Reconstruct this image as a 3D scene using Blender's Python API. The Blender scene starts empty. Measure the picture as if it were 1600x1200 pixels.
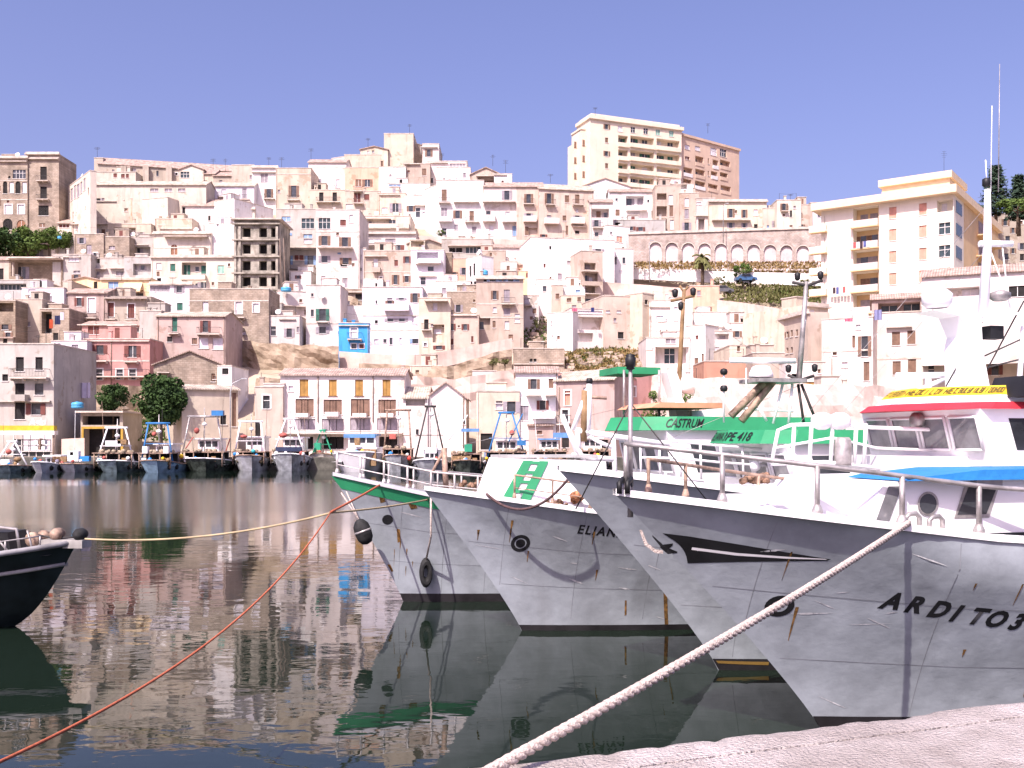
import bpy, math, random
from mathutils import Vector, Matrix, noise
R = math.radians
rnd = random.Random(7)
scene = bpy.context.scene
COL = scene.collection

# ------------------------------------------------------------------ camera, sky, sun, exposure
F, EYE, HY = 1570.0, 3.3, 686.0          # focal length in photo pixels, eye height over the water, row of the horizon
cd = bpy.data.cameras.new("camera")
cam = bpy.data.objects.new("camera", cd)
COL.objects.link(cam)
cam.location = (0, 0, EYE)
cam.rotation_euler = (R(90), 0, 0)
cd.sensor_width = 36
cd.lens = F / 1600 * 36
cd.shift_y = (HY - 600) / 1600
cd.clip_start, cd.clip_end = 0.1, 6000
scene.camera = cam
SUN_AZ, SUN_EL = R(207), R(50)           # azimuth from +Y towards +X
world = bpy.data.worlds.new("World")
scene.world = world
world.use_nodes = True
wn = world.node_tree.nodes
bg = wn["Background"]
sky = wn.new("ShaderNodeTexSky")
sky.sky_type = 'NISHITA'
sky.sun_disc = False
sky.sun_elevation = SUN_EL
sky.sun_rotation = SUN_AZ
sky.altitude = 0
sky.air_density, sky.dust_density, sky.ozone_density = 1.0, 4.5, 1.6
tint = wn.new("ShaderNodeMix")
tint.data_type = 'RGBA'
tint.blend_type = 'MULTIPLY'
tint.inputs[0].default_value = 1.0
tint.inputs[7].default_value = (1.22, 1.02, 1.38, 1)   # the violet cast of the camera's white balance
world.node_tree.links.new(sky.outputs[0], tint.inputs[6])
world.node_tree.links.new(tint.outputs[2], bg.inputs[0])
bg.inputs[1].default_value = 0.091
sd = bpy.data.lights.new("sun", 'SUN')
sd.energy = 4.2
sd.angle = R(0.55)
sd.color = (1.0, 0.925, 0.85)
sun = bpy.data.objects.new("sun", sd)
COL.objects.link(sun)
to_sun = Vector((math.sin(SUN_AZ) * math.cos(SUN_EL), math.cos(SUN_AZ) * math.cos(SUN_EL), math.sin(SUN_EL)))
sun.rotation_euler = to_sun.to_track_quat('Z', 'Y').to_euler()
vs = scene.view_settings
vs.view_transform = 'Standard'
vs.look = 'None'
vs.gamma = 1
vs.exposure = 0.85
scene.cycles.use_denoising = True
scene.cycles.max_bounces = 8
scene.cycles.blur_glossy = 0.28
scene.cycles.sample_clamp_indirect = 8

# ------------------------------------------------------------------ materials
MATS = {}
def mat(name, col, rough=0.8, metal=0.0, var=0.12, scale=1.5, bump=0.0, bscale=8.0, streak=0.0, spec=0.3, kind=None, col2=None, coat=0.0):
    """A procedural material: base colour broken by noise (and by vertical run-off streaks), with bump."""
    if name in MATS: return MATS[name]
    m = bpy.data.materials.new(name)
    m.use_nodes = True
    nt = m.node_tree; N = nt.nodes; L = nt.links
    b = N["Principled BSDF"]
    b.inputs["Roughness"].default_value = rough
    b.inputs["Metallic"].default_value = metal
    b.inputs["Specular IOR Level"].default_value = spec
    if coat: b.inputs["Coat Weight"].default_value = coat
    tc = N.new("ShaderNodeTexCoord")
    vec = tc.outputs["Object"]
    if kind in ('house', 'stone') or streak:      # every object shows another piece of the pattern
        oi0 = N.new("ShaderNodeObjectInfo"); vm = N.new("ShaderNodeVectorMath"); vm.operation = 'SCALE'; vm.inputs[0].default_value = (37, 91, 53)
        L.new(oi0.outputs["Random"], vm.inputs["Scale"]); va = N.new("ShaderNodeVectorMath"); va.operation = 'ADD'
        L.new(vec, va.inputs[0]); L.new(vm.outputs[0], va.inputs[1]); vec = va.outputs[0]
    n1 = N.new("ShaderNodeTexNoise"); n1.inputs["Scale"].default_value = scale; n1.inputs["Detail"].default_value = 6; n1.inputs["Roughness"].default_value = 0.62
    L.new(vec, n1.inputs["Vector"])
    ramp = N.new("ShaderNodeValToRGB")
    c = Vector(col)
    lo = c * (1 - 2.2 * var); hi = c * (1 + var)
    if col2: lo = Vector(col2); hi = c
    ramp.color_ramp.elements[0].position = 0.34; ramp.color_ramp.elements[0].color = (max(lo[0], .003), max(lo[1], .003), max(lo[2], .003), 1)
    ramp.color_ramp.elements[1].position = 0.64; ramp.color_ramp.elements[1].color = (min(hi[0], .9), min(hi[1], .9), min(hi[2], .9), 1)
    L.new(n1.outputs["Fac"], ramp.inputs["Fac"])
    out = ramp.outputs["Color"]
    if streak:
        mp = N.new("ShaderNodeMapping"); mp.inputs["Scale"].default_value = (0.8, 0.8, 0.13)
        L.new(vec, mp.inputs["Vector"])
        n2 = N.new("ShaderNodeTexNoise"); n2.inputs["Scale"].default_value = 1.3; n2.inputs["Detail"].default_value = 5; n2.inputs["Distortion"].default_value = 0.8
        L.new(mp.outputs[0], n2.inputs["Vector"])
        r2 = N.new("ShaderNodeMapRange"); r2.inputs[1].default_value = 0.50; r2.inputs[2].default_value = 0.78; r2.inputs[3].default_value = 0.0; r2.inputs[4].default_value = streak
        L.new(n2.outputs["Fac"], r2.inputs[0])
        mx = N.new("ShaderNodeMix"); mx.data_type = 'RGBA'
        mx.inputs[7].default_value = (c[0] * .42, c[1] * .38, c[2] * .34, 1)
        L.new(r2.outputs[0], mx.inputs[0]); L.new(out, mx.inputs[6])
        out = mx.outputs[2]
    if kind == 'stone':
        br = N.new("ShaderNodeTexBrick")
        br.inputs["Scale"].default_value = 1.0
        br.inputs["Mortar Size"].default_value = 0.025
        br.inputs["Brick Width"].default_value = 0.55; br.inputs["Row Height"].default_value = 0.28
        br.inputs["Color1"].default_value = (1, 1, 1, 1); br.inputs["Color2"].default_value = (.72, .70, .66, 1); br.inputs["Mortar"].default_value = (.6, .57, .53, 1)
        mp2 = N.new("ShaderNodeMapping"); mp2.inputs["Rotation"].default_value = (R(90), 0, 0)
        L.new(vec, mp2.inputs["Vector"]); L.new(mp2.outputs[0], br.inputs["Vector"])
        mb_ = N.new("ShaderNodeMix"); mb_.data_type = 'RGBA'; mb_.blend_type = 'MULTIPLY'; mb_.inputs[0].default_value = 0.8
        L.new(out, mb_.inputs[6]); L.new(br.outputs["Color"], mb_.inputs[7]); out = mb_.outputs[2]
    if kind == 'tile':
        wv = N.new("ShaderNodeTexWave"); wv.inputs["Scale"].default_value = 1.1; wv.inputs["Distortion"].default_value = 0.6; wv.bands_direction = 'X'
        L.new(vec, wv.inputs["Vector"])
        mb_ = N.new("ShaderNodeMix"); mb_.data_type = 'RGBA'; mb_.blend_type = 'MULTIPLY'; mb_.inputs[0].default_value = 0.35
        L.new(out, mb_.inputs[6]); L.new(wv.outputs["Color"], mb_.inputs[7]); out = mb_.outputs[2]
        bp0 = N.new("ShaderNodeBump"); bp0.inputs["Strength"].default_value = 0.6; bp0.inputs["Distance"].default_value = 0.05
        L.new(wv.outputs["Fac"], bp0.inputs["Height"]); L.new(bp0.outputs[0], b.inputs["Normal"])
    if kind == 'house':   # bare and mended patches of plaster
        n5 = N.new("ShaderNodeTexNoise"); n5.inputs["Scale"].default_value = 0.42; n5.inputs["Detail"].default_value = 9; n5.inputs["Roughness"].default_value = 0.6
        L.new(vec, n5.inputs["Vector"])
        r5 = N.new("ShaderNodeMapRange"); r5.inputs[1].default_value = 0.60; r5.inputs[2].default_value = 0.635; r5.inputs[3].default_value = 0; r5.inputs[4].default_value = 0.75
        L.new(n5.outputs["Fac"], r5.inputs[0])
        m5 = N.new("ShaderNodeMix"); m5.data_type = 'RGBA'; m5.inputs[7].default_value = (c[0] * .66, c[1] * .60, c[2] * .54, 1)
        L.new(r5.outputs[0], m5.inputs[0]); L.new(out, m5.inputs[6]); out = m5.outputs[2]
        r6 = N.new("ShaderNodeMapRange"); r6.inputs[1].default_value = 0.36; r6.inputs[2].default_value = 0.39; r6.inputs[3].default_value = 0.6; r6.inputs[4].default_value = 0
        L.new(n5.outputs["Fac"], r6.inputs[0])
        m6 = N.new("ShaderNodeMix"); m6.data_type = 'RGBA'; m6.inputs[7].default_value = (min(.82, c[0] * 1.15), min(.8, c[1] * 1.15), min(.78, c[2] * 1.15), 1)
        L.new(r6.outputs[0], m6.inputs[0]); L.new(out, m6.inputs[6]); out = m6.outputs[2]
    if kind == 'house':   # every house its own shade of the same paint
        oi = N.new("ShaderNodeObjectInfo")
        mr = N.new("ShaderNodeMapRange"); mr.inputs[3].default_value = 0.84; mr.inputs[4].default_value = 1.08
        L.new(oi.outputs["Random"], mr.inputs[0])
        hv = N.new("ShaderNodeHueSaturation"); L.new(mr.outputs[0], hv.inputs["Value"]); L.new(out, hv.inputs["Color"]); out = hv.outputs[0]
    L.new(out, b.inputs["Base Color"])
    if bump and kind != 'tile':
        n3 = N.new("ShaderNodeTexNoise"); n3.inputs["Scale"].default_value = bscale; n3.inputs["Detail"].default_value = 5
        L.new(vec, n3.inputs["Vector"])
        bp = N.new("ShaderNodeBump"); bp.inputs["Strength"].default_value = bump; bp.inputs["Distance"].default_value = 0.06
        L.new(n3.outputs["Fac"], bp.inputs["Height"]); L.new(bp.outputs[0], b.inputs["Normal"])
    MATS[name] = m
    return m

# ------------------------------------------------------------------ mesh helpers
class MB:
    def __init__(s): s.v, s.f, s.m, s.sm = [], [], [], []
    def quad(s, pts, mi=0, smooth=False):
        k = len(s.v); s.v += [tuple(p) for p in pts]; s.f.append(tuple(range(k, k + len(pts)))); s.m.append(mi); s.sm.append(smooth)
    def box(s, x0, x1, y0, y1, z0, z1, mi=0, M=None):
        k = len(s.v)
        c = [(x0, y0, z0), (x1, y0, z0), (x1, y1, z0), (x0, y1, z0), (x0, y0, z1), (x1, y0, z1), (x1, y1, z1), (x0, y1, z1)]
        if M is not None: c = [tuple(M @ Vector(p)) for p in c]
        s.v += c
        for q in ((0, 3, 2, 1), (4, 5, 6, 7), (0, 1, 5, 4), (1, 2, 6, 5), (2, 3, 7, 6), (3, 0, 4, 7)):
            s.f.append(tuple(k + i for i in q)); s.m.append(mi); s.sm.append(False)
    def tube(s, pts, r, n=8, mi=0, r2=None, cap=True, smooth=True):
        pts = [Vector(p) for p in pts]; k = len(s.v); rings = len(pts)
        up = None
        for i, p in enumerate(pts):
            d = (pts[min(i + 1, rings - 1)] - pts[max(i - 1, 0)])
            if d.length < 1e-9: d = Vector((0, 0, 1))
            d.normalize()
            if up is None:
                up = Vector((0, 0, 1)) if abs(d.z) < .9 else Vector((1, 0, 0))
            a = d.cross(up)
            if a.length < 1e-6: a = d.orthogonal()
            a.normalize(); b = a.cross(d).normalized(); up = b
            rr = r if r2 is None else r + (r2 - r) * i / max(1, rings - 1)
            for j in range(n):
                t = 2 * math.pi * j / n
                s.v.append(tuple(p + a * (rr * math.cos(t)) + b * (rr * math.sin(t))))
        for i in range(rings - 1):
            for j in range(n):
                j2 = (j + 1) % n
                s.f.append((k + i * n + j, k + i * n + j2, k + (i + 1) * n + j2, k + (i + 1) * n + j)); s.m.append(mi); s.sm.append(smooth)
        if cap:
            s.f.append(tuple(k + j for j in reversed(range(n)))); s.m.append(mi); s.sm.append(False)
            s.f.append(tuple(k + (rings - 1) * n + j for j in range(n))); s.m.append(mi); s.sm.append(False)
    def lathe(s, prof, n=16, mi=0, M=None, smooth=True):
        """prof: (radius, z) pairs, turned about the z axis."""
        k = len(s.v)
        for r, z in prof:
            for j in range(n):
                t = 2 * math.pi * j / n
                p = Vector((r * math.cos(t), r * math.sin(t), z))
                s.v.append(tuple(M @ p) if M is not None else tuple(p))
        for i in range(len(prof) - 1):
            for j in range(n):
                j2 = (j + 1) % n
                s.f.append((k + i * n + j, k + i * n + j2, k + (i + 1) * n + j2, k + (i + 1) * n + j)); s.m.append(mi); s.sm.append(smooth)
        s.f.append(tuple(k + j for j in reversed(range(n)))); s.m.append(mi); s.sm.append(False)
        e = k + (len(prof) - 1) * n
        s.f.append(tuple(e + j for j in range(n))); s.m.append(mi); s.sm.append(False)
    def prism(s, poly, y0, y1, mi=0, M=None):
        """poly: (x, z) outline, extruded from y0 to y1."""
        n = len(poly); k = len(s.v)
        for y in (y0, y1):
            for x, z in poly:
                p = Vector((x, y, z)); s.v.append(tuple(M @ p) if M is not None else tuple(p))
        s.f.append(tuple(range(k, k + n))); s.f.append(tuple(reversed(range(k + n, k + 2 * n)))); s.m += [mi, mi]; s.sm += [False, False]
        for i in range(n):
            j = (i + 1) % n
            s.f.append((k + i, k + n + i, k + n + j, k + j)); s.m.append(mi); s.sm.append(False)
    def build(s, name, mats, parent=None, loc=None):
        me = bpy.data.meshes.new(name)
        me.from_pydata(s.v, [], s.f)
        for m in (mats if isinstance(mats, (list, tuple)) else [mats]): me.materials.append(m)
        me.polygons.foreach_set("material_index", s.m)
        me.polygons.foreach_set("use_smooth", s.sm)
        me.update()
        o = bpy.data.objects.new(name, me)
        COL.objects.link(o)
        if parent is not None: o.parent = parent
        if loc is not None: o.location = loc
        return o

def tag(o, label=None, cat=None, group=None, kind=None):
    if label: o["label"] = label
    if cat: o["category"] = cat
    if group: o["group"] = group
    if kind: o["kind"] = kind
    return o
def empty(name, loc=(0, 0, 0), rz=0.0, label=None, cat=None, group=None):
    o = bpy.data.objects.new(name, None); o.empty_display_size = 0.3
    COL.objects.link(o); o.location = loc; o.rotation_euler = (0, 0, rz)
    return tag(o, label, cat, group)
def copy_tree(o, parent=None):
    kids = list(o.children)
    c = o.copy(); COL.objects.link(c)
    if parent is not None: c.parent = parent
    for k in kids: copy_tree(k, c)
    return c

def lerp(a, b, t): return a + (b - a) * t
def table(tb, x):
    if x <= tb[0][0]: return tb[0][1]
    for (a, va), (b, vb) in zip(tb, tb[1:]):
        if x <= b: return va + (vb - va) * (x - a) / (b - a)
    return tb[-1][1]
def P(px, py, Y): return Vector(((px - 800) / F * Y, Y, EYE + (HY - py) / F * Y))
def hill_depth(px, py):
    """How far away the hillside is along a line of sight: it climbs away from the harbour."""
    t = min(1, max(0, (px - 1080) / 220))
    return lerp(112, 97, t) + lerp(0.286, 0.33, t) * max(0, 711 - py)
# ------------------------------------------------------------------ water, hillside, quays
def make_water():
    m = bpy.data.materials.new("harbour_water"); m.use_nodes = True
    nt = m.node_tree; N = nt.nodes; L = nt.links; b = N["Principled BSDF"]
    b.inputs["Base Color"].default_value = (.008, .015, .010, 1)
    b.inputs["Roughness"].default_value = 0.02
    b.inputs["IOR"].default_value = 1.36
    tc = N.new("ShaderNodeTexCoord")
    mp = N.new("ShaderNodeMapping"); mp.inputs["Scale"].default_value = (0.55, 1.0, 1.0)
    L.new(tc.outputs["Object"], mp.inputs["Vector"])
    h = None
    for sc, amp in ((0.30, 0.42), (1.3, 0.20), (5.0, 0.05)):
        n = N.new("ShaderNodeTexNoise"); n.inputs["Scale"].default_value = sc; n.inputs["Detail"].default_value = 2.0; n.inputs["Distortion"].default_value = 0.4
        L.new(mp.outputs[0], n.inputs["Vector"])
        mu = N.new("ShaderNodeMath"); mu.operation = 'MULTIPLY'; mu.inputs[1].default_value = amp
        L.new(n.outputs["Fac"], mu.inputs[0])
        if h is None: h = mu
        else:
            ad = N.new("ShaderNodeMath"); ad.operation = 'ADD'; L.new(h.outputs[0], ad.inputs[0]); L.new(mu.outputs[0], ad.inputs[1]); h = ad
    # a breeze ruffles the middle of the basin; it stays calm near the boats and under the far quay
    sx = N.new("ShaderNodeSeparateXYZ"); L.new(tc.outputs["Object"], sx.inputs[0])
    nz = N.new("ShaderNodeTexNoise"); nz.inputs["Scale"].default_value = 0.05; L.new(tc.outputs["Object"], nz.inputs["Vector"])
    ya = N.new("ShaderNodeMath"); ya.operation = 'MULTIPLY_ADD'; ya.inputs[1].default_value = 30.0; L.new(nz.outputs["Fac"], ya.inputs[0]); L.new(sx.outputs["Y"], ya.inputs[2])
    r1 = N.new("ShaderNodeMapRange"); r1.interpolation_type = 'SMOOTHSTEP'; r1.inputs[1].default_value = 40; r1.inputs[2].default_value = 62
    r2 = N.new("ShaderNodeMapRange"); r2.interpolation_type = 'SMOOTHSTEP'; r2.inputs[1].default_value = 86; r2.inputs[2].default_value = 104; r2.inputs[3].default_value = 1; r2.inputs[4].default_value = 0
    for r_ in (r1, r2): L.new(ya.outputs[0], r_.inputs[0])
    mk = N.new("ShaderNodeMath"); mk.operation = 'MULTIPLY'; L.new(r1.outputs[0], mk.inputs[0]); L.new(r2.outputs[0], mk.inputs[1])
    ro = N.new("ShaderNodeMapRange"); ro.inputs[3].default_value = 0.02; ro.inputs[4].default_value = 0.17; L.new(mk.outputs[0], ro.inputs[0]); L.new(ro.outputs[0], b.inputs["Roughness"])
    bp = N.new("ShaderNodeBump"); bp.inputs["Strength"].default_value = 1.0; bp.inputs["Distance"].default_value = 0.024
    L.new(h.outputs[0], bp.inputs["Height"]); L.new(bp.outputs[0], b.inputs["Normal"])
    w = MB(); w.quad([(-2500, -300, 0), (2500, -300, 0), (2500, 4000, 0), (-2500, 4000, 0)])
    tag(w.build("water", m), kind="structure")
make_water()

RIDGE = [(-600, 420), (-100, 372), (90, 352), (120, 310), (480, 292), (560, 272), (700, 290), (800, 312), (900, 330), (1150, 345), (1290, 376), (1500, 352), (1640, 350), (2300, 420)]
M_earth = mat("earth", (.44, .36, .28), .95, var=.2, scale=.12, bump=.6, bscale=.9, col2=(.27, .22, .15))
def make_hill():
    g = MB(); cols = list(range(-700, 2401, 25)); nr = 34
    grid = []
    for px in cols:
        yr = table(RIDGE, px); col = []
        Yq = 107.5 if px < 1080 else lerp(107.5, 93, min(1, (px - 1080) / 220))
        col.append(Vector(((px - 800) / F * Yq, Yq, 1.35)))
        for i in range(nr):
            py = lerp(711, yr + 6, i / (nr - 1)); Y = hill_depth(px, py) + 2.0
            p = P(px, py, Y)
            p.z = max(p.z - 1.2 if i > 1 else 1.35, 1.35)
            if i > 2: p.z += noise.noise(p * .13) * 1.1
            col.append(p)
        e = col[-1]
        for dy, dz in ((30, -2), (120, -25), (400, -60), (2500, -70)):
            q = e + Vector((0, dy, dz)); q.z = max(q.z, .5); col.append(q)
        grid.append(col)
    nv = len(grid[0])
    for c in grid: g.v += [tuple(p) for p in c]
    for i in range(len(cols) - 1):
        for j in range(nv - 1):
            a = i * nv + j
            g.f.append((a, a + nv, a + nv + 1, a + 1)); g.m.append(0); g.sm.append(True)
    tag(g.build("hillside", M_earth), kind="structure")
make_hill()

M_concrete = mat("quay_concrete", (.62, .555, .53), .9, var=.13, scale=2.6, bump=.9, bscale=45, col2=(.42, .365, .34), streak=.25, kind='house')
M_wetwall = mat("wet_quay_wall", (.10, .095, .08), .7, var=.3, scale=.8, bump=.5)
def make_far_quay():
    g = MB()
    pts = [(-700, 107.0), (1080, 107.0), (1300, 92.5), (2400, 92.5)]
    for (a, Ya), (b, Yb) in zip(pts, pts[1:]):
        A = Vector(((a - 800) / F * Ya, Ya, 0)); B = Vector(((b - 800) / F * Yb, Yb, 0))
        U = Vector((0, .9, 0))
        zt, zb = Vector((0, 0, 1.38)), Vector((0, 0, -1))
        g.quad([A + zb, B + zb, B + zt, A + zt], 1)
        g.quad([A + zt, B + zt, B + zt + U, A + zt + U], 0)
    tag(g.build("far_quay", [M_concrete, M_wetwall]), kind="structure")
make_far_quay()

QZ = 1.65
def quay_pt(px, py):
    Y = F * (EYE - QZ) / (py - HY); return Vector(((px - 800) / F * Y, Y, QZ))
QA, QB = quay_pt(740, 1200), quay_pt(1600, 1095)
QE = (QB - QA).normalized(); QN = Vector((QE.y, -QE.x, 0))       # along the edge; inland (towards the viewer)
def make_quay():
    g = MB()
    prof = [(-.03, -1.2), (-.02, -.32), (-.01, -.14), (.0, -.07), (.035, -.02), (.10, 0), (.2, .004), (.30, .003), (.352, .002), (.355, -.025), (.368, -.025), (.371, .0), (.46, .0), (.6, .0), (.85, .0), (.95, 0), (1.1, .0), (1.3, 0), (1.6, .0), (2, 0), (2.4, 0), (4, 0), (9, 0)]
    us = [-9 + i * .6 for i in range(12)] + [-1.8 + i * .035 for i in range(240)] + [6.6 + i * .5 for i in range(60)]
    nv = len(prof)
    for u in us:
        chip = max(0, noise.noise(Vector((u * 1.7, 3.1, 0)))) * .035 + max(0, noise.noise(Vector((u * 6, 7, 0)))) * .03
        wob = noise.noise(Vector((u * 2.3, .5, 2))) * .018
        for d, z in prof:
            q = QA + QE * u + QN * (d - .085 + (wob + chip * .6 if d < .3 and z < .01 else wob * .4 if d < .5 else 0))
            zz = QZ + z - (chip * .7 if -.1 < z and d < .15 else 0)
            if d >= .1: zz += noise.noise(Vector((u * 2, d * 2, 4))) * .003 + noise.noise(Vector((u * 23, d * 23, 4))) * .0022
            g.v.append((q.x, q.y, zz))
    for i in range(len(us) - 1):
        for j in range(nv - 1):
            a = i * nv + j; g.f.append((a, a + nv, a + nv + 1, a + 1)); g.m.append(0 if j > 1 else 1); g.sm.append(j < 7)
    tag(g.build("quay", [M_concrete, M_wetwall]), kind="structure")
make_quay()
# ------------------------------------------------------------------ houses
PAINT = {
 'W': (.80, .765, .75), 'w': (.68, .605, .57), 'C': (.57, .485, .39), 'c': (.61, .535, .455), 'P': (.50, .405, .34), 'B': (.46, .395, .33),
 'G': (.42, .395, .38), 'S': (.40, .32, .255), 'R': (.55, .30, .27), 'r': (.47, .355, .32), 'O': (.66, .42, .31), 'T': (.45, .24, .17),
 'Y': (.74, .56, .34), 'L': (.66, .62, .67), 'U': (.06, .32, .66), 'K': (.30, .275, .24), 'D': (.33, .26, .20), 'Q': (.40, .325, .265), 'M': (.44, .40, .365)}
def paint(c):
    if c in 'SDQ': return mat("masonry_" + c + ("_" if c.islower() else ""), PAINT[c], .92, var=.16, scale=.5, bump=.7, bscale=5, streak=.35, kind='stone')
    nm = "plaster_" + ("pale_" if c.islower() else "") + c.lower()
    return mat(nm, PAINT[c], .88, var=.07, scale=.35, bump=.25, bscale=4, streak=.32 if c in 'WLw' else .5, kind='house')
M_tile = mat("roof_tile", (.47, .345, .29), .85, var=.2, scale=1.2, kind='tile')
M_tilepale = mat("pale_roof_tile", (.55, .455, .37), .85, var=.2, scale=1.2, kind='tile')
M_coping = mat("coping_stone", (.56, .48, .42), .9, var=.15, scale=1)
M_trim = mat("white_trim", (.74, .70, .68), .8, var=.05)
M_iron = mat("wrought_iron", (.05, .045, .045), .6, var=.2)
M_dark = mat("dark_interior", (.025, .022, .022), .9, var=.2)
M_glass = mat("window_glass", (.05, .055, .065), .12, var=.3, scale=.7, spec=.6)
SHUT = {'n': M_glass, 'd': M_dark, 'a': M_dark,
 'g': mat("green_shutter", (.035, .13, .095), .6, var=.15), 's': mat("brown_shutter", (.20, .12, .085), .7, var=.15),
 'm': mat("mauve_grey_shutter", (.30, .26, .29), .7, var=.12), 'o': mat("ochre_shutter", (.36, .20, .055), .6, var=.12),
 'b': mat("pale_blue_shutter", (.22, .33, .52), .6, var=.12), 'l': mat("pale_shutter", (.66, .62, .66), .7, var=.08),
 'r': mat("red_brown_shutter", (.16, .055, .045), .7, var=.12), 'e': mat("sea_green_shutter", (.24, .42, .35), .6, var=.1),
 'A': mat("rust_brown_shutter", (.27, .13, .075), .7, var=.12), 't': mat("teal_glass", (.045, .065, .075), .2, var=.2), 'k': mat("salmon_shutter", (.62, .30, .22), .7, var=.08)}
M_awning = mat("striped_awning", (.70, .55, .34), .8, var=.06)
M_pipe = mat("drainpipe", (.25, .18, .14), .6)

SAYS_HOW_MANY = set('blank windowless plain blind few one single lone sole two three four twin pair paired tiny arches openings windows window'.split()) - {'windows', 'window'}
class House:
    def __init__(s, x0, x1, yt, yb, dy, Y=None, jit=0.0):
        Y0 = (hill_depth((x0 + x1) / 2, yb) if Y is None else Y) + jit
        s.A = Vector(((x0 - 800) / F * Y0, Y0, 0)); Y1 = Y0 + dy
        B = Vector(((x1 - 800) / F * Y1, Y1, 0)); d = B - s.A
        s.w = d.length; s.e = d / s.w; s.rz = math.atan2(d.y, d.x)
        s.zb = EYE + (HY - yb) / F * Y0
        s.zt = EYE + (HY - yt) / F * Y0 - s.zb
        s.holes = []
    def u(s, px):
        k = (px - 800) / F
        return (k * s.A.y - s.A.x) / (s.e.x - k * s.e.y)
    def z(s, px, py):
        return EYE + (HY - py) / F * (s.A.y + s.u(px) * s.e.y) - s.zb
    def rect(s, xc, yc, w, h):
        return s.u(xc - w / 2), s.u(xc + w / 2), s.z(xc, yc + h / 2), s.z(xc, yc - h / 2)

def front_wall(mb, w, z0, z1, holes, mi=0):
    """The street wall as a sheet with real openings and reveals."""
    xs = sorted(set([0, w] + [min(max(h[i], 0), w) for h in holes for i in (0, 1)]))
    zs = sorted(set([z0, z1] + [min(max(h[i], z0), z1) for h in holes for i in (2, 3)]))
    for a, b in zip(xs, xs[1:]):
        if b - a < 1e-4: continue
        run = None
        for c, d in zip(zs, zs[1:]):
            if d - c < 1e-4: continue
            mx, mz = (a + b) / 2, (c + d) / 2
            if any(h[0] < mx < h[1] and h[2] < mz < h[3] for h in holes):
                if run: mb.quad([(a, 0, run[0]), (b, 0, run[0]), (b, 0, run[1]), (a, 0, run[1])], mi); run = None
            else:
                run = (run[0], d) if run else (c, d)
        if run: mb.quad([(a, 0, run[0]), (b, 0, run[0]), (b, 0, run[1]), (a, 0, run[1])], mi)
    for a, b, c, d, dep in holes:
        a, b = max(a, 0.01), min(b, w - .01)
        mb.quad([(a, 0, c), (a, 0, d), (a, dep, d), (a, dep, c)], mi); mb.quad([(b, 0, c), (b, dep, c), (b, dep, d), (b, 0, d)], mi)
        mb.quad([(a, 0, c), (a, dep, c), (b, dep, c), (b, 0, c)], mi); mb.quad([(a, 0, d), (b, 0, d), (b, dep, d), (a, dep, d)], mi)
        if dep > .5: mb.quad([(a, dep, c), (b, dep, c), (b, dep, d), (a, dep, d)], mi)

def make_window(root, kind, a, b, c, d, y, plus, wallm, hole):
    m = MB(); w = b - a; h = d - c; g = .02
    y1 = y + .17 if hole else y - .04
    pm = SHUT[kind]; rg = random.Random(int(a * 977 + c * 131 + root.location.x * 57)); opened = False
    if kind in 'gsmbr' and .5 < w < 1.5 and rg.random() < .45: pm = M_glass; opened = True
    elif kind == 'n' and rg.random() < .25: pm = SHUT['l']
    m.quad([(a, y1, c), (b, y1, c), (b, y1, d), (a, y1, d)], 0)
    if kind not in 'dla' or w > 1.6:
        n = max(1, round(w / .75)); t = .035
        for i in range(1, n):
            x = a + w * i / n; m.box(x - t, x + t, y1 - .05, y1 + .0, c + g, d - g, 1)
        if h > 1.3 and kind in 'nt': m.box(a + g, b - g, y1 - .05, y1, c + h * .62 - t, c + h * .62 + t, 1)
        if kind not in 'nt' and h > .8 and not opened:      # louvred leaves stand a little ajar
            m.box(a + .02, a + w / 2 - .03, y1 - .05, y1 - .01, c + .05, d - .05, 0); m.box(a + w / 2 + .03, b - .02, y1 - .05, y1 - .01, c + .05, d - .05, 0)
    if opened:           # the leaves folded back against the wall
        for xa in (a - w / 2 - .02, b + .02): m.box(xa, xa + w / 2, y - .06, y - .02, c + .02, d - .02, 3)
    if kind in 'aA':   # arched head: the two spandrels
        k = 7
        for sx in (0, 1):
            px_, top = [], d
            r = w / 2
            arc = [(a + r + (r * math.cos(t) if sx else -r * math.cos(t)), d - r + r * math.sin(t)) for t in [i * math.pi / 2 / k for i in range(k + 1)]]
            cx = b if sx else a
            for (xa, za), (xb, zb) in zip(arc, arc[1:]):
                m.quad([(xa, y + .004, za), (xb, y + .004, zb), (xb, y + .004, d), (xa, y + .004, d)], 2)
    if plus:
        t = .16
        m.box(a - t, a, y - .03, y + .02, c, d + t, 1); m.box(b, b + t, y - .03, y + .02, c, d + t, 1); m.box(a, b, y - .03, y + .02, d, d + t, 1)
    m.box(a - .1, b + .1, y - .09, y + .03, c - .07, c, 1)
    o = m.build("window" if h < 2.05 else "door", [pm, M_trim if kind != 'o' else SHUT['s'], wallm, SHUT[kind]], root)
    return o

def railing(u0, u1, z, dep, parent, M=M_iron, h=.95):
    r = MB(); t = .022
    r.box(u0, u1, -dep, -dep + 2 * t, z + h - .05, z + h); r.box(u0, u0 + 2 * t, -dep + 2 * t, 0, z + h - .05, z + h); r.box(u1 - 2 * t, u1, -dep + 2 * t, 0, z + h - .05, z + h)
    r.box(u0, u1, -dep, -dep + 2 * t, z + .08, z + .12)
    n = max(3, int((u1 - u0) / .16))
    for i in range(n + 1):
        x = u0 + t + (u1 - u0 - 2 * t) * i / n; r.box(x - t / 2, x + t / 2, -dep + .012, -dep + .012 + t, z + .12, z + h - .05)
    return r.build("railing", M, parent)

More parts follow.
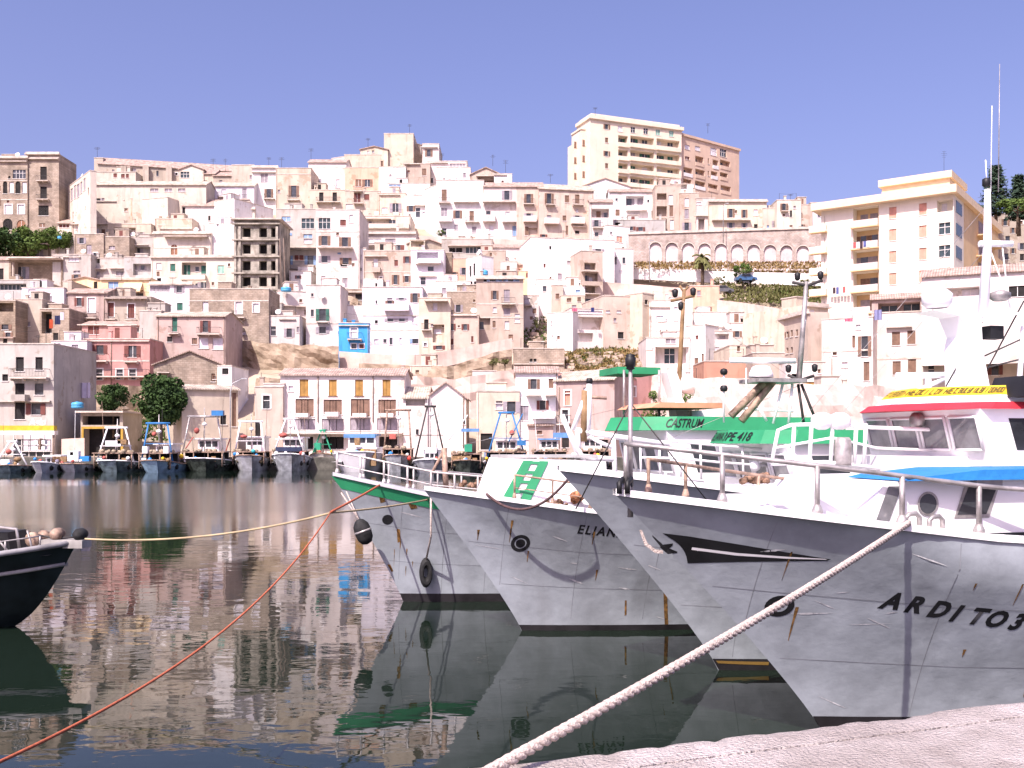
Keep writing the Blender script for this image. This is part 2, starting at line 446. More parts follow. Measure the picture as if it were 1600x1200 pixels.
NH = [0]
def house(x0, x1, yt, yb, dy, col, roof, label, toks, cat="house", name="house", Y=None, depth=None, group=None, below=7.0):
    NH[0] += 1
    s = House(x0, x1, yt, yb, dy, Y, jit=((NH[0] * 37) % 11) * .09)
    root = empty(name, (s.A.x, s.A.y, s.zb), s.rz, label, cat, group or ("houses of the hill town" if name == "house" else None))
    wm = paint(col); w = s.w; D = depth or (7.5 + (NH[0] * 13) % 5)
    zt = s.zt
    mb = MB(); holes = []; wins = []; loggias = []; extra_balc = []
    T = [t.split(':') for t in toks.split()]
    for t in T:
        if t[0] == 'X':
            a, b, c, d = s.rect(*map(float, t[1:5])); loggias.append((max(a, .02), min(b, w - .02), c, d, float(t[5]) if len(t) > 5 else 1.5))
    eave = zt
    over = None
    if roof[0] in 'tu':                # tiled roof sloping back from the eave; the strip seen is given in pixels
        strip = float(roof[1:] or 5)
        eave = s.zt - strip / F * s.A.y
    for t in T:
        k = t[0]
        if k.rstrip('+') in SHUT:
            plus = t[4][-1] == '+'
            xc, yc, ww, hh = [float(q.rstrip('+')) for q in t[1:5]]; a, b, c, d = s.rect(xc, yc, ww * 1.14, hh * 1.06)
            a, b = max(a, .05), min(b, w - .05)
            if b - a < .15: continue
            lg = next((l for l in loggias if l[0] <= (a + b) / 2 <= l[1] and l[2] - .3 <= (c + d) / 2 <= l[3] + .3), None)
            if lg:
                a, b, c, d = max(a, lg[0] + .05), min(b, lg[1] - .05), max(c, lg[2] + .02), min(d, lg[3] - .1)
                if d - c < .2 or b - a < .15: continue
            wins.append((k[0], a, b, c, d, lg[4] if lg else 0.0, plus, lg is None))
    # further openings on the plainer walls, floor by floor
    lw = set(label.replace(',', ' ').split())
    rg = random.Random(NH[0] * 17 + 3)
    if name == "house" and not lw & SAYS_HOW_MANY:
        used = [(q[1], q[2], q[3], q[4]) for q in wins] + [l[:4] for l in loggias]
        for t in T:
            if t[0] in 'BPV' and len(t) > 3:
                za = s.z((float(t[1]) + float(t[2])) / 2, float(t[3])); used.append((s.u(float(t[1])), s.u(float(t[2])), za - .5, za + 1.3))
            if t[0] in ('N', 'S'): za = s.z(float(t[1]), float(t[2])); used.append((s.u(float(t[1])) - .6, s.u(float(t[1])) + 3, za - 1.4, za + .6))
        nc, nf = max(1, int(w / 2.3)), max(1, int(eave / 2.6))
        for fi in range(nf):
            for ci in range(nc):
                if rg.random() > .62: continue
                ww, hh = (rg.uniform(.65, .95), rg.uniform(1.1, 1.75)) if rg.random() < .7 else (.5, .6)
                uc = (ci + .5) * w / nc + rg.uniform(-.3, .3); zc = (fi + .52) * eave / nf + rg.uniform(-.25, .25)
                r_ = (uc - ww / 2, uc + ww / 2, zc - hh / 2, zc + hh / 2)
                if r_[0] < .35 or r_[1] > w - .35 or r_[3] > eave - .45: continue
                if any(r_[0] < q[1] + .35 and r_[1] > q[0] - .35 and r_[2] < q[3] + .3 and r_[3] > q[2] - .3 for q in used): continue
                used.append(r_); wins.append((rg.choice('nnssmrld'), *r_, 0.0, rg.random() < .2, True))
                if hh > 1.5 and rg.random() < .35 and r_[2] > .6: extra_balc.append((r_[0] - .35, r_[1] + .35, r_[2] - .02))
    holes = [l for l in loggias] + [(a, b, c, d, .17) for (k, a, b, c, d, y, pl, ho) in wins if ho and d < eave - .05]
    wins = [q for q in wins if (not q[7]) or q[4] < eave - .05]
    front_wall(mb, w, -below, eave, holes)
    ridge = eave
    if roof[0] == 'g':                 # gable towards the street
        hp = float(roof[1:] or 10) / F * s.A.y; eave = zt - hp
        mb = MB(); front_wall(mb, w, -below, eave, [h for h in holes if h[3] < eave])
        wins = [q for q in wins if q[4] < eave or not q[7]]
        mb.quad([(0, 0, eave), (w, 0, eave), (w / 2, 0, zt)]); mb.quad([(w, D, eave), (0, D, eave), (w / 2, D, zt)])
    mb.quad([(0, D, -below), (0, 0, -below), (0, 0, eave), (0, D, eave)]); mb.quad([(w, 0, -below), (w, D, -below), (w, D, eave), (w, 0, eave)])
    mb.quad([(w, D, -below), (0, D, -below), (0, D, eave), (w, D, eave)])
    rf = MB(); rmats = [M_coping]
    if roof[0] == 'f':
        ph = .0
        rf.box(-.06, w + .06, -.07, .2, eave, eave + .14); rf.box(-.06, .2, .2, D, eave, eave + .14); rf.box(w - .2, w + .06, .2, D, eave, eave + .14)
        rf.quad([(0.2, .2, eave + .02), (w - .2, .2, eave + .02), (w - .2, D, eave + .02), (0.2, D, eave + .02)])
    elif roof[0] == 'c':               # flat roof behind a deeper cornice
        dpt = .45
        rf.box(-dpt * .5, w + dpt * .5, -dpt, .2, eave - .25, eave); rf.box(-.1, w + .1, -.12, .15, eave, eave + .35)
        rf.quad([(0, .2, eave - .05), (w, .2, eave - .05), (w, D, eave - .05), (0, D, eave - .05)])
    elif roof[0] in 'tu':
        rmats = [M_tile if roof[0] == 't' else M_tilepale]
        zr = EYE + (HY - yt) / F * (s.A.y + 3.2) - s.zb; o_ = .35
        for (xa, ya, za), (xb, yb_, zb_) in (((-.2, -o_, eave - .1), (w + .2, 3.2, zr)), ((-.2, D, eave - .1), (w + .2, 3.2, zr))):
            t_ = .14
            rf.quad([(xa, ya, za), (xb, ya, za), (xb, yb_, zb_), (xa, yb_, zb_)]); rf.quad([(xa, ya, za + t_), (xb, ya, za + t_), (xb, yb_, zb_ + t_), (xa, yb_, zb_ + t_)])
            rf.quad([(xa, ya, za), (xb, ya, za), (xb, ya, za + t_), (xa, ya, za + t_)])
            for x in (xa, xb): rf.quad([(x, ya, za), (x, yb_, zb_), (x, yb_, zb_ + t_), (x, ya, za + t_)])
        for x in (0, w): mb.quad([(x, 0, eave), (x, D, eave), (x, 3.2, zr)])
    elif roof[0] == 'g':
        rmats = [M_tile]; t_ = .16; o_ = .3
        for sg in (0, 1):
            xa = -.25 if sg == 0 else w + .25; za = eave - .25 * (zt - eave) / (w / 2)
            rf.quad([(xa, -o_, za), (w / 2, -o_, zt), (w / 2, D, zt), (xa, D, za)]); rf.quad([(xa, -o_, za + t_), (w / 2, -o_, zt + t_), (w / 2, D, zt + t_), (xa, D, za + t_)])
            rf.quad([(xa, -o_, za), (w / 2, -o_, zt), (w / 2, -o_, zt + t_), (xa, -o_, za + t_)]); rf.quad([(xa, -o_, za), (xa, D, za), (xa, D, za + t_), (xa, -o_, za + t_)])
    mb.build("wall", wm, root)
    rf.build("roof", rmats, root)
    for u0, u1, z in extra_balc:
        m = MB(); m.box(u0, u1, -.8, -.001, z - .14, z); o = m.build("balcony", M_coping, root); railing(u0, u1, z, .8, o)
    if name == "house" and roof[0] in 'fc' and not lw & {'skyline', 'summit', 'hilltop', 'attic', 'rooftop', 'turret'} and w > 3:
        if rg.random() < .5:           # stair head or wash house on the flat roof
            a = rg.uniform(.3, max(.4, w - 3)); ww = min(rg.uniform(1.8, 3.4), w - a - .2); hh = rg.uniform(1.1, 2.2); y0 = rg.uniform(2, 3.5)
            if ww > 1:
                m = MB(); m.box(a, a + ww, y0, y0 + 2.6, eave + .025, eave + hh); o = m.build("roof_room", wm, root)
                m = MB(); m.box(a - .1, a + ww + .1, y0 - .12, y0 + 2.7, eave + hh + .002, eave + hh + .12); m.build("roof_slab", M_coping, o)
                if hh > 1.5: m = MB(); m.box(a + ww * .3, a + ww * .3 + .7, y0 - .012, y0 - .002, eave + .1, eave + hh - .25); m.build("door", SHUT[rg.choice('srdm')], o)
        for _ in range(rg.choice((0, 0, 1, 1, 2))):
            u_ = rg.uniform(.5, w - .5); hh = rg.uniform(.5, 1.3); m = MB(); m.box(u_ - .22, u_ + .22, .9, 1.35, eave + .025, eave + hh); m.box(u_ - .3, u_ + .3, .82, 1.43, eave + hh + .001, eave + hh + .1); m.build("chimney", wm, root)
        if rg.random() < .35:          # iron clothes-line posts
            m = MB(); ua, ub = w * .15, w * .85
            for u_ in (ua, ub): m.tube([(u_, 1.0, eave), (u_, 1.0, eave + 1.7)], .035, 5)
            m.tube([(ua, 1.0, eave + 1.65), ((ua + ub) / 2, 1.0, eave + 1.5), (ub, 1.0, eave + 1.65)], .012, 4); m.build("line_posts", M_iron, root)
        if rg.random() < .3:
            m = MB(); Mx = Matrix.Translation((rg.uniform(.5, w - .5), .6, eave + .7)) @ Matrix.Rotation(R(65), 4, 'X'); m.lathe([(.02, 0), (.25, .03), (.42, .11), (.48, .17)], 12, 0, Mx); m.tube([(Mx.translation.x, .7, eave), (Mx.translation.x, .65, eave + .7)], .03, 5); m.build("satellite_dish", M_trim, root)
    if name == "house" and w > 4 and rg.random() < .5:
        u_ = rg.choice((.18, w - .18)); m = MB(); m.tube([(u_, -.07, -3), (u_, -.07, eave - .1)], .05, 6); m.build("drainpipe", rg.choice((M_pipe, M_coping)), root)
    for k, a, b, c, d, y, pl, ho in wins: make_window(root, k, a, b, c, d, y, pl, wm, ho)
    for t in T:
        k = t[0]
        if k in 'BPV':
            xa, xb, yy = map(float, t[1:4]); u0, u1 = s.u(xa), s.u(xb); z = s.z((xa + xb) / 2, yy)
            dep = {'B': .95, 'P': 1.1, 'V': .8}[k]
            if k == 'V' and len(t) > 4: dep = float(t[4])
            m = MB(); m.box(u0, u1, -dep, -.001, z - .16, z)
            if k == 'B':
                nb = max(2, int((u1 - u0) / 1.2) + 1)
                for i in range(nb):
                    x = lerp(u0 + .12, u1 - .12, i / (nb - 1)); m.box(x - .07, x + .07, -dep * .7, -.002, z - .38, z - .161)
            o = m.build("balcony" if k != 'V' else "ledge", M_coping if k != 'P' else wm, root)
            if k == 'B': railing(u0, u1, z, dep, o)
            if k == 'P':
                h = (float(t[4]) if len(t) > 4 else 8) / F * s.A.y; q = MB()
                q.box(u0, u1, -dep, -dep + .12, z + .001, z + h); q.box(u0, u0 + .12, -dep + .12, 0, z + .001, z + h); q.box(u1 - .12, u1, -dep + .12, 0, z + .001, z + h)
                q.build("parapet", wm if len(t) < 6 else paint(t[5]), o)
        elif k == 'N':
            xa, xb, yy, hh = map(float, t[1:5]); u0, u1 = s.u(xa), s.u(xb); z = s.z((xa + xb) / 2, yy); h = hh / F * s.A.y
            m = MB(); m.quad([(u0, -.02, z), (u1, -.02, z), (u1, -1.3, z - h), (u0, -1.3, z - h)]); m.quad([(u0, -1.3, z - h), (u1, -1.3, z - h), (u1, -1.3, z - h - .25), (u0, -1.3, z - h - .25)])
            m.quad([(u0, -.02, z - .03), (u1, -.02, z - .03), (u1, -1.3, z - h - .03), (u0, -1.3, z - h - .03)])
            m.build("awning", {'b': SHUT['b'], 't': SHUT['e'], 'k': M_trim}.get(t[5] if len(t) > 5 else '', M_awning), root)
        elif k == 'D':
            xx, ya, yb2 = map(float, t[1:4]); u = s.u(xx); m = MB(); m.tube([(u, -.08, s.z(xx, ya)), (u, -.08, s.z(xx, yb2))], .06, 6); m.build("drainpipe", M_pipe, root)
        elif k == 'H':
            xx, ya, ww = map(float, t[1:4]); u = s.u(xx); hw = ww / 2 / F * s.A.y; zz = s.z(xx, ya); m = MB()
            m.box(u - hw, u + hw, 1.2, 1.2 + 2 * hw, zt - .5, zz); m.box(u - hw - .08, u + hw + .08, 1.12, 1.28 + 2 * hw, zz, zz + .12); m.build("chimney", wm, root)
        elif k == 'S':                 # satellite dish on the wall
            xx, yy = float(t[1]), float(t[2]); u = s.u(xx); z = s.z(xx, yy); m = MB()
            Mx = Matrix.Translation((u, -.45, z)) @ Matrix.Rotation(R(70), 4, 'X')
            m.lathe([(.02, .0), (.22, .03), (.38, .10), (.45, .16)], 12, 0, Mx); m.tube([(u, -.01, z), (u, -.42, z)], .03, 5); m.build("satellite_dish", M_trim, root)
        elif k == 'L':                 # a band course across the wall
            yy = float(t[1]); z = s.z((x0 + x1) / 2, yy); m = MB(); m.box(.01, w - .01, -.05, -.001, z - .1, z + .1); m.build("string_course", M_coping, root)
        elif k == 'F':                 # a flat colour field of the facade (painted floor): x0 x1 y0 y1 colour
            xa, xb, ya, yb2 = map(float, t[1:5]); m = MB(); c0, c1 = s.z((xa + xb) / 2, yb2), s.z((xa + xb) / 2, ya)
            m.box(s.u(xa), s.u(xb), -.03, -.002, c0, c1); m.build("painted_band", paint(t[5]), root)
    return root, s

def houses(text):
    for ln in text.strip().splitlines():
        ln = ln.strip()
        if not ln or ln[0] == '#': continue
        head, label, toks = [q.strip() for q in ln.split('|')]
        h = head.split()
        Y = None; dp = None
        for e in h[7:]:
            if e[0] == 'Y': Y = float(e[1:])
            if e[0] == 'D': dp = float(e[1:])
        x0, x1, yt, yb, dy = map(float, h[:5])
        house(x0, x1, yt, yb, dy, h[5], h[6], label, toks, Y=Y, depth=dp)
# ------------------------------------------------------------------ the town: x0 x1 ytop ybase dy paint roof | label | details   (photo pixels, turned into metres by House)
houses('''
-70 43 246 366 0 Q c | brown brick palace with a row of arched windows above the garden trees | n:30:272:18:13 a:8:293:6:18 l:18:293:6:16 a:28:293:7:18 l:38:293:6:16 l:13:327:10:14+ l:33:327:9:14+ a:12:350:13:16 A:33:350:12:12 L:282 L:312 V:-70:43:252:.5 n:-20:272:14:13 n:-20:327:10:14
41 92 240 366 0 Q c | projecting brown brick palace wing with three stacked balconies | d:68:271:9:20 d:68:301:9:18 d:68:329:14:15 s:66:352:8:6 B:59:78:283 B:59:78:312 L:246 V:41:92:248:.5
90 112 344 368 0 c t5 | tiny cream shed with dark tiled roof between palace and convent | r:100:353:14:5
153 366 247 292 7 B t9 | long convent church with red tiled roof on the skyline | n:246:271:3:8 P:190:198:285:24 P:224:233:285:25 P:260:269:285:24
147 161 247 290 0 B f | stubby stone bell turret beside the convent church roof | d:146:261:3:8
280 318 258 292 0 c g7 | cream gabled house with one wide teal window below the church | t:289:273:12:9
313 336 266 292 0 C t6 | small ochre house with low tiled roof beside the teal windowed gable | m:320:284:6:4
333 366 270 294 0 B t5 | low beige house whose plain wall shows a shallow red roof | m:345:284:4:5
362 397 258 296 0 B f | taller blank beige block on the skyline beside the white penthouse | m:392:277:3:6
140 212 269 300 0 c f | pale upper storey of the convent with three small dark windows | r:180:274:5:6 r:192:275:5:6 r:199:275:4:6
107 141 292 352 -13 c f D1.2 | narrow cream convent end wall with tall slit windows | m:112:304:3:18 m:117:300:3:20 m:122:298:4:20 m:127:293:3:17 m:132:288:3:18
141 322 284 352 0 c u5 | wide cream convent front with long eave and blank wall | m:241:297:11:5 m:263:297:10:5 m:284:297:10:5 m:154:313:5:6 m:161:312:4:5 s:197:328:5:5 r:255:331:6:13 B:250:262:340 V:150:182:314:.3
177 206 312 350 -1 O f | patch of orange plaster annex leaning on the convent wall | s:196:327:4:5 V:176:196:313:.4
222 262 312 356 -2 c f | blank cream buttress block of the convent | s:249:306:3:4
113 172 350 374 0 c f | terrace house with white wall panels under the convent | l:130:360:16:9 l:148:363:12:11 l:124:356:10:6 V:112:170:350:.6
168 236 350 378 0 C f | flat house with a dark loggia and teal awning below the convent | X:195:360:34:9 d:185:359:10:7 n:209:362:9:10 e:195:364:12:4 m:221:365:4:4
284 352 313 354 0 w t9 | pinkish gabled house with dark brown tiled eave and slit windows | d:287:330:4:12 d:327:341:3:7 r:287:322:4:8
335 366 316 356 -3 W f | tall white blank gable wall beside the brown tiled eave | n:345:340:3:4
364 398 326 352 0 c c | cream terrace house with grey cornice behind the concrete tower | m:389:341:6:6 m:407:341:3:3
318 397 286 330 0 L u5 | low white row house with long grey eave and two balconies | l:350:299:7:6 m:382:302:6:14 B:341:360:308 B:375:391:312
394 434 261 322 0 W c | bright white house with one blue grey window on the skyline | m:413:278:10:13 s:420:302:6:13 B:413:430:311 V:394:434:269:.5
431 486 263 330 0 C f | apricot blank house with single brown balcony door on the skyline | s:459:299:7:17 B:450:469:313 L:272 m:436:299:3:5
482 541 250 300 0 w t4 | pink white house with slim tiled roof and two balcony doors | m:495:284:6:9 n:528:287:5:13 B:490:502:297 B:523:534:297 L:262
518 541 248 262 -2 w f | little white rooftop room on the pink white skyline house | m:528:255:4:5
484 545 297 332 0 C f | cream house with two tall dark balcony doors below the pink white one | d:502:308:6:14 d:523:308:6:14 B:495:532:316 l:480:321:6:6
538 595 242 268 0 C f | low cream rooftop house with three tiny square openings | d:553:267:4:3 d:569:268:5:3 d:582:268:4:3 b:548:264:8:4
539 594 262 302 0 O f | salmon orange house with twin brown shutters near the summit | s:560:286:8:11 s:574:286:7:11
539 594 299 334 0 B f | beige house with dark door and small window under the salmon one | r:558:309:9:14 r:573:308:7:9 B:553:567:299 B:553:568:318 l:546:323:10:8
563 606 229 268 0 C g5 | ochre summit house with shallow gable beside the castle block | m:583:237:3:4 l:576:252:10:7 
588 610 245 262 0 c f | summit loggia with deep shade and white lintel | X:598:253:18:11 r:598:256:11:5
600 646 209 264 0 C f | square windowless castle block crowning the hilltop | s:645:205:1:2
634 668 221 262 4 S f | stone castle annex with broken sloping top at the summit | m:640:253:20:4
660 686 225 262 0 w f | pale summit belvedere with tall dark arch | s:670:239:5:11 V:660:684:230:.5
592 634 261 306 0 w f | pale pink summit house with blank front below the castle | m:610:274:3:3
630 672 256 304 0 P f | rosy bare brick summit wall house | V:632:656:256:.5 
667 730 252 292 0 w f | white terrace house with long roof ledge near the summit | V:668:700:254:.5 m:715:258:22:5 H:698:250:6
682 735 262 304 0 W f | stepped white house just under the summit terraces | m:694:280:3:3 n:713:280:2:3 X:707:297:34:10 
605 672 287 330 0 W f | low white roof terrace house with two dark hatches | d:635:289:12:5 d:596:290:5:5 m:651:308:7:8 b:617:290:16:4
591 634 302 342 0 C f | cream house with arched white niche and grey balcony door | l:601:329:8:9 m:618:325:8:14 V:593:625:304:.4 P:615:624:337:4
632 692 306 346 0 W f | white stepped house with brown door in the crowded upper town | s:642:326:6:9 n:653:332:6:14 V:648:664:321:.7 r:600:320:3:3
664 690 296 348 -5 W f D3 | narrow white gable end with blank side wall below the summit | m:685:305:3:4
682 756 282 372 0 W f | white house with stacked brown shuttered balconies and a shady cornice | s:694:305:7:17 m:694:335:8:19 s:715:335:6:12 s:737:337:6:14 m:713:355:5:8 m:741:359:6:9 B:686:704:317 V:709:749:316:.9 B:727:749:347 P:686:707:346:6 n:694:362:6:10
735 783 262 322 0 P g11 | pink gabled house with broad dark loggia near the skyline | X:760:281:26:14 s:760:284:20:8 V:744:776:275:.7 s:739:266:3:4 m:764:294:10:4 
772 800 272 322 0 W f | white block joining the pink gabled house to the tiled row | V:772:792:273:.3
756 815 286 374 0 w t6 | white house with shaded cornice above paired balconies and garden doors | m:792:305:7:14+ n:763:337:6:14 n:793:338:6:14 V:754:806:316:1.2 P:755:774:346:9 P:785:807:347:9 n:768:360:6:15 b:804:361:6:15 V:755:775:347:.7
807 848 286 382 0 P t6 | tan house with one column of balconies in the tiled row | s:826:311:6:15 B:818:835:319 m:826:338:6:9 P:818:838:347:8:W s:823:361:5:13 X:834:362:16:12:.6 D:846:290:375
842 928 288 384 2 P u7 | wide tan palazzo with small square windows between its balcony doors | s:858:311:6:17 B:852:867:320 m:858:341:6:9 P:850:872:350:8:W s:886:311:6:11 s:882:341:5:8 s:902:312:6:15 B:894:911:320 m:902:341:6:8 P:892:912:350:9:W d:902:363:6:5 s:886:360:3:14 V:868:895:371:.5 V:895:914:354:.6 D:926:298:380
905 986 279 330 0 W g14 | white gabled house with blue grey awning in front of the apartment tower | m:953:291:6:13 s:930:292:5:7 X:958:306:22:9 b:956:304:12:4 n:932:307:3:3 b:974:277:14:6
922 958 312 394 0 w t4 | pinkish white house with a wide loggia and lower balcony column | X:938:333:27:14 s:936:333:6:10 m:947:334:4:8 m:932:349:6:10 B:926:942:356 n:932:366:5:6 B:926:942:375 
953 1030 296 345 0 W t4 | white house whose recessed balcony has a parapet of small columns | X:992:315:28:18:1.2 m:984:315:7:12 m:1001:315:7:12 P:978:1009:329:6 l:993:333:12:7 n:1013:314:3:4 s:965:334:6:13 P:957:984:344:5
955 1040 344 370 0 G f | grey shaded storey with one black door under the recessed balcony house | d:965:353:7:10 r:985:357:7:6 r:1001:358:6:6
1024 1064 290 364 0 P f | dusky pink tenement with three stacked grey loggias | X:1034:307:15:10 X:1034:330:16:16 X:1034:350:16:17 l:1048:312:6:14 s:1049:330:5:16 l:1050:351:5:14
1062 1092 302 364 0 P f | plain pink beige house with slim paired doors beside the loggia tenement | l:1073:316:6:12 m:1073:334:6:14 m:1073:354:6:12
1030 1084 288 306 0 W f | white roof pavilion with pale awnings below the tower apartments | X:1055:291:38:9 l:1040:296:14:6 l:1063:296:12:6
1088 1118 310 366 0 w f | white and rose house squeezed under the orange apartment block | l:1090:318:10:4 r:1111:328:5:5 X:1096:350:10:18 V:1084:1108:337:.5
1108 1198 314 372 0 C c | cream curved corner house with two long balconies and rooftop planters | s:1142:333:5:13 s:1150:331:3:5 s:1163:334:4:12 l:1181:332:6:9 V:1112:1172:344:1 m:1142:352:5:8 m:1163:352:4:7 d:1181:355:5:9 V:1108:1172:361:1 d:1140:366:6:3 B:1176:1190:363 D:1130:318:368
1192 1218 326 374 0 c f | small cream house with a lone doorway above the arcade | b:1200:354:3:4 m:1212:352:5:13 d:1212:369:6:5 n:1225:353:3:4
1214 1252 313 378 0 c f | pale pink tall house with dark slit windows above the arcade | d:1236:334:3:10 s:1225:336:3:4 s:1236:356:4:8 s:1236:371:6:4
1248 1278 320 378 0 P f | dusty pink house with twin windows and ochre base above the arcade | s:1252:337:3:9 s:1252:357:5:12 s:1253:371:10:5 B:1247:1260:362
1270 1296 328 380 0 L f | white shaded house next to the cream apartment block | n:1280:336:4:6 l:1283:356:6:8

20 86 378 412 0 B f | beige house with broad covered terrace below the garden trees | X:58:393:44:20:1.4 m:57:395:10:12 V:34:84:381:.7
70 120 372 408 0 M f | squat grey house with one tiny square window under the hedge | m:99:381:6:6 m:77:375:10:4
82 142 398 450 0 M f | rough grey stone house with outside stair and white hatch | l:115:404:14:9 m:120:425:9:4 s:119:434:6:9 V:83:126:401:.3
116 162 366 414 0 Q f | bare beige brick house with tall mauve shutter | m:139:391:7:16 
158 202 370 414 0 Q f | brick house with a single small dark window and metal stair | m:175:387:8:5 s:180:396:3:3
138 206 404 438 0 M f | low grey house with two slumped tile roofs and dark terrace gap | X:148:407:16:9 V:140:168:420:.7 V:172:206:419:.7 m:150:427:10:5 m:187:427:10:6
-30 22 402 448 0 P t4 | dusky terrace house at the edge with a dark doorway | d:1:432:8:24 r:8:408:5:3
14 98 404 450 0 D c | house with huge flat canopy on a slim post over its terrace | X:56:428:78:38:1.8 m:27:424:10:18 d:86:428:9:18 P:20:36:437:4 V:16:98:404:1.6
-30 62 438 480 0 G f | dim grey house with long glazed veranda in shade | X:14:448:54:10:1.2 t:14:448:44:8 
34 100 450 492 0 L f | white cube house with small mauve window below the canopy house | m:73:467:15:8 l:50:455:10:6
98 112 440 490 0 B f | narrow beige wall strip beside the white cube house | s:104:462:3:5
-30 24 470 545 0 D f | shadowy stone house at the edge with broken terrace | X:8:480:26:14 s:8:511:9:8
20 66 468 532 0 B f | boxy beige house with one wide low window | m:40:506:13:7
62 108 483 538 0 Q f | brick house hung with coloured laundry over a dark recess | X:73:504:16:34 d:70:504:10:28 d:87:526:7:11 
105 162 433 460 0 Y g6 | pale yellow attic house with sloping roof between dark roofs | s:115:449:4:3
106 168 452 514 0 r t6 | dull pink house with tall white shuttered balcony door | l:143:477:10:22+ B:134:154:497 D:163:462:510
157 236 435 468 0 Y f | ochre penthouse with striped awning over its balcony | b:177:447:14:13 N:194:223:441:14 X:209:459:30:12 s:205:461:8:9 s:217:461:5:9 V:157:236:436:.4
160 236 464 512 0 B f | ochre balconied house with two red brown doors under the striped awning | r:173:484:9:21+ r:205:486:9:21+ B:166:233:466 B:167:183:499 B:198:215:500
193 242 371 404 0 M f | grey house with bluish shaded terrace and thin lintel | X:216:392:38:13:1.1 m:211:391:8:10 V:196:232:382:.3 l:197:392:4:9
194 242 402 442 0 G f | grey blue terrace house with a bright blue tarpaulin ledge | X:222:421:28:18:1 m:209:417:4:8 m:220:417:5:7
234 300 443 490 0 L c | lilac white house with a strip of high windows and dark green shutters | m:250:451:27:8 m:280:452:7:10 g:254:479:8:11 g:281:479:8:11
236 368 401 456 0 c c | long cream house with recessed green shuttered loggia | l:248:416:7:10 s:247:428:4:7 g:270:418:7:11 X:303:430:38:40:1.2 g:289:422:9:18 n:305:419:5:7 g:316:420:8:12 e:345:421:9:12 n:305:444:5:5 m:316:444:9:9 m:345:446:6:4 P:284:323:437:6
240 330 364 408 0 c c | cream house with three rust brown arched windows and deep cornice | A:272:392:9:19 A:303:393:8:17 A:314:394:8:17 V:258:326:370:1.2 L:387
242 300 342 370 0 C f | pinkish roof terrace wall above the arched window house | V:250:300:357:.3
326 368 350 408 0 W f | bright blank white wall house beside the concrete tower | m:340:352:3:3
432 502 327 430 0 M f | tall grey beige house with blue shutters and orange loggia | b:447:342:12:7 t:481:349:17:15 n:446:375:7:14 b:446:366:9:4 b:481:369:12:6 l:481:376:11:8 X:470:402:52:27:1.3 b:447:405:8:14 b:483:405:8:14 V:440:494:421:1 P:440:492:420:5 V:440:502:386:.3 r:465:401:12:8
446 482 316 330 0 D t8 | grey tiled attic roof with dark eave over the blue shuttered house | m:462:326:3:2
494 562 328 452 0 w f | rosy white house with wide glazed window and long grey balcony shade | t:507:349:16:16 r:536:348:8:9 s:507:376:8:14 s:539:378:8:14 V:498:552:388:1.6 m:507:405:8:10 s:540:408:8:10 m:539:442:7:14 d:537:414:9:5 b:530:396:5:3 L:362
552 642 338 380 0 c f | cream house with broad shaded loggia strip | X:582:348:58:13:1.3 m:573:349:11:10 n:613:351:9:14 P:555:640:357:6
556 650 362 398 0 w f | pinkish terrace house with balustrade and one red brown window | l:583:376:22:6 m:610:376:14:6 X:584:387:28:9 r:620:387:10:8 V:567:650:365:.5
640 664 375 400 0 C f | ochre rooftop pavilion with a shaded loggia | X:652:381:20:9
554 572 388 450 0 W f | slim white house with stacked tiny openings | l:562:402:6:7 d:562:421:5:5 l:563:440:4:6
568 646 392 452 0 P f | beige pink house with grey balcony and wide upper lintel | n:587:411:6:13 B:582:595:419 r:619:411:5:9 s:618:437:5:14 V:570:605:400:.6 P:583:595:425:6 m:600:445:5:8 L:425
642 694 391 462 0 L f | lilac house with dark top loggia and black windows | X:668:399:33:11:1.4 V:650:688:412:.9 P:654:690:411:6 n:673:420:8:7 n:661:439:7:11 V:654:682:431:.4
690 706 395 446 0 D f | dark narrow alley house between lilac and brick ones | d:694:422:6:20 s:694:400:6:8
695 735 404 446 0 O f | red orange brick house with low doorway | s:710:432:5:13 m:700:400:4:6
680 735 440 472 0 W f | low white house with small grey window under the red brick one | m:694:454:6:8 l:710:452:5:3 n:725:449:5:12
728 752 404 464 -3 W f D3 | narrow white end wall pierced by paired tall dark slits | d:735:424:3:16 d:741:421:3:18 d:736:448:4:16 d:742:448:4:16
748 790 392 438 0 P f | windowless pink house behind the blue roof tank | s:767:398:3:5
640 700 372 400 4 C g8 | low ochre house with a wide old gable and terrace pots | m:660:385:5:5
690 770 374 402 0 M f | terrace with teal glazing under a flat dark roof | t:745:391:30:9 d:712:391:18:7 d:757:399:8:7 V:700:765:384:1 r:716:372:6:4
770 832 383 416 0 w t4 | pale pink house with single mauve window by the terrace garden | m:807:393:6:11 W
782 808 409 440 0 w f | small white fronted house with one narrow window | s:794:420:4:9
804 848 411 438 0 O t3 | orange house with brown tile edge beside the big white block | s:812:423:3:4
810 850 424 452 0 Y f | yellow orange house with red shutter beneath the orange one | r:831:430:8:7
829 960 371 462 3 W f | big bright white block with few tiny windows | d:860:387:3:5 r:851:415:3:6 m:889:410:5:5 m:875:432:6:9 s:860:434:3:4 m:935:391:8:4 
908 942 392 480 1 P f | narrow rosy house of four stacked balconies | X:922:416:18:11 m:922:415:7:7 V:908:934:424:1 X:924:433:20:13:1.2 m:917:434:6:10 n:926:435:5:6 P:908:934:446:5 X:921:453:18:14 m:918:453:5:8 V:912:936:459:.8 m:918:470:8:6
936 990 388 442 1 W f | white house with dark grilled loggia beside the stone arcade | X:952:407:24:12:1.3 n:975:407:4:9 s:940:424:5:14 l:955:422:6:3 l:970:424:5:3
948 984 352 400 2 W f | white house with a faded pink patch and sloping path wall | k:968:374:8:9
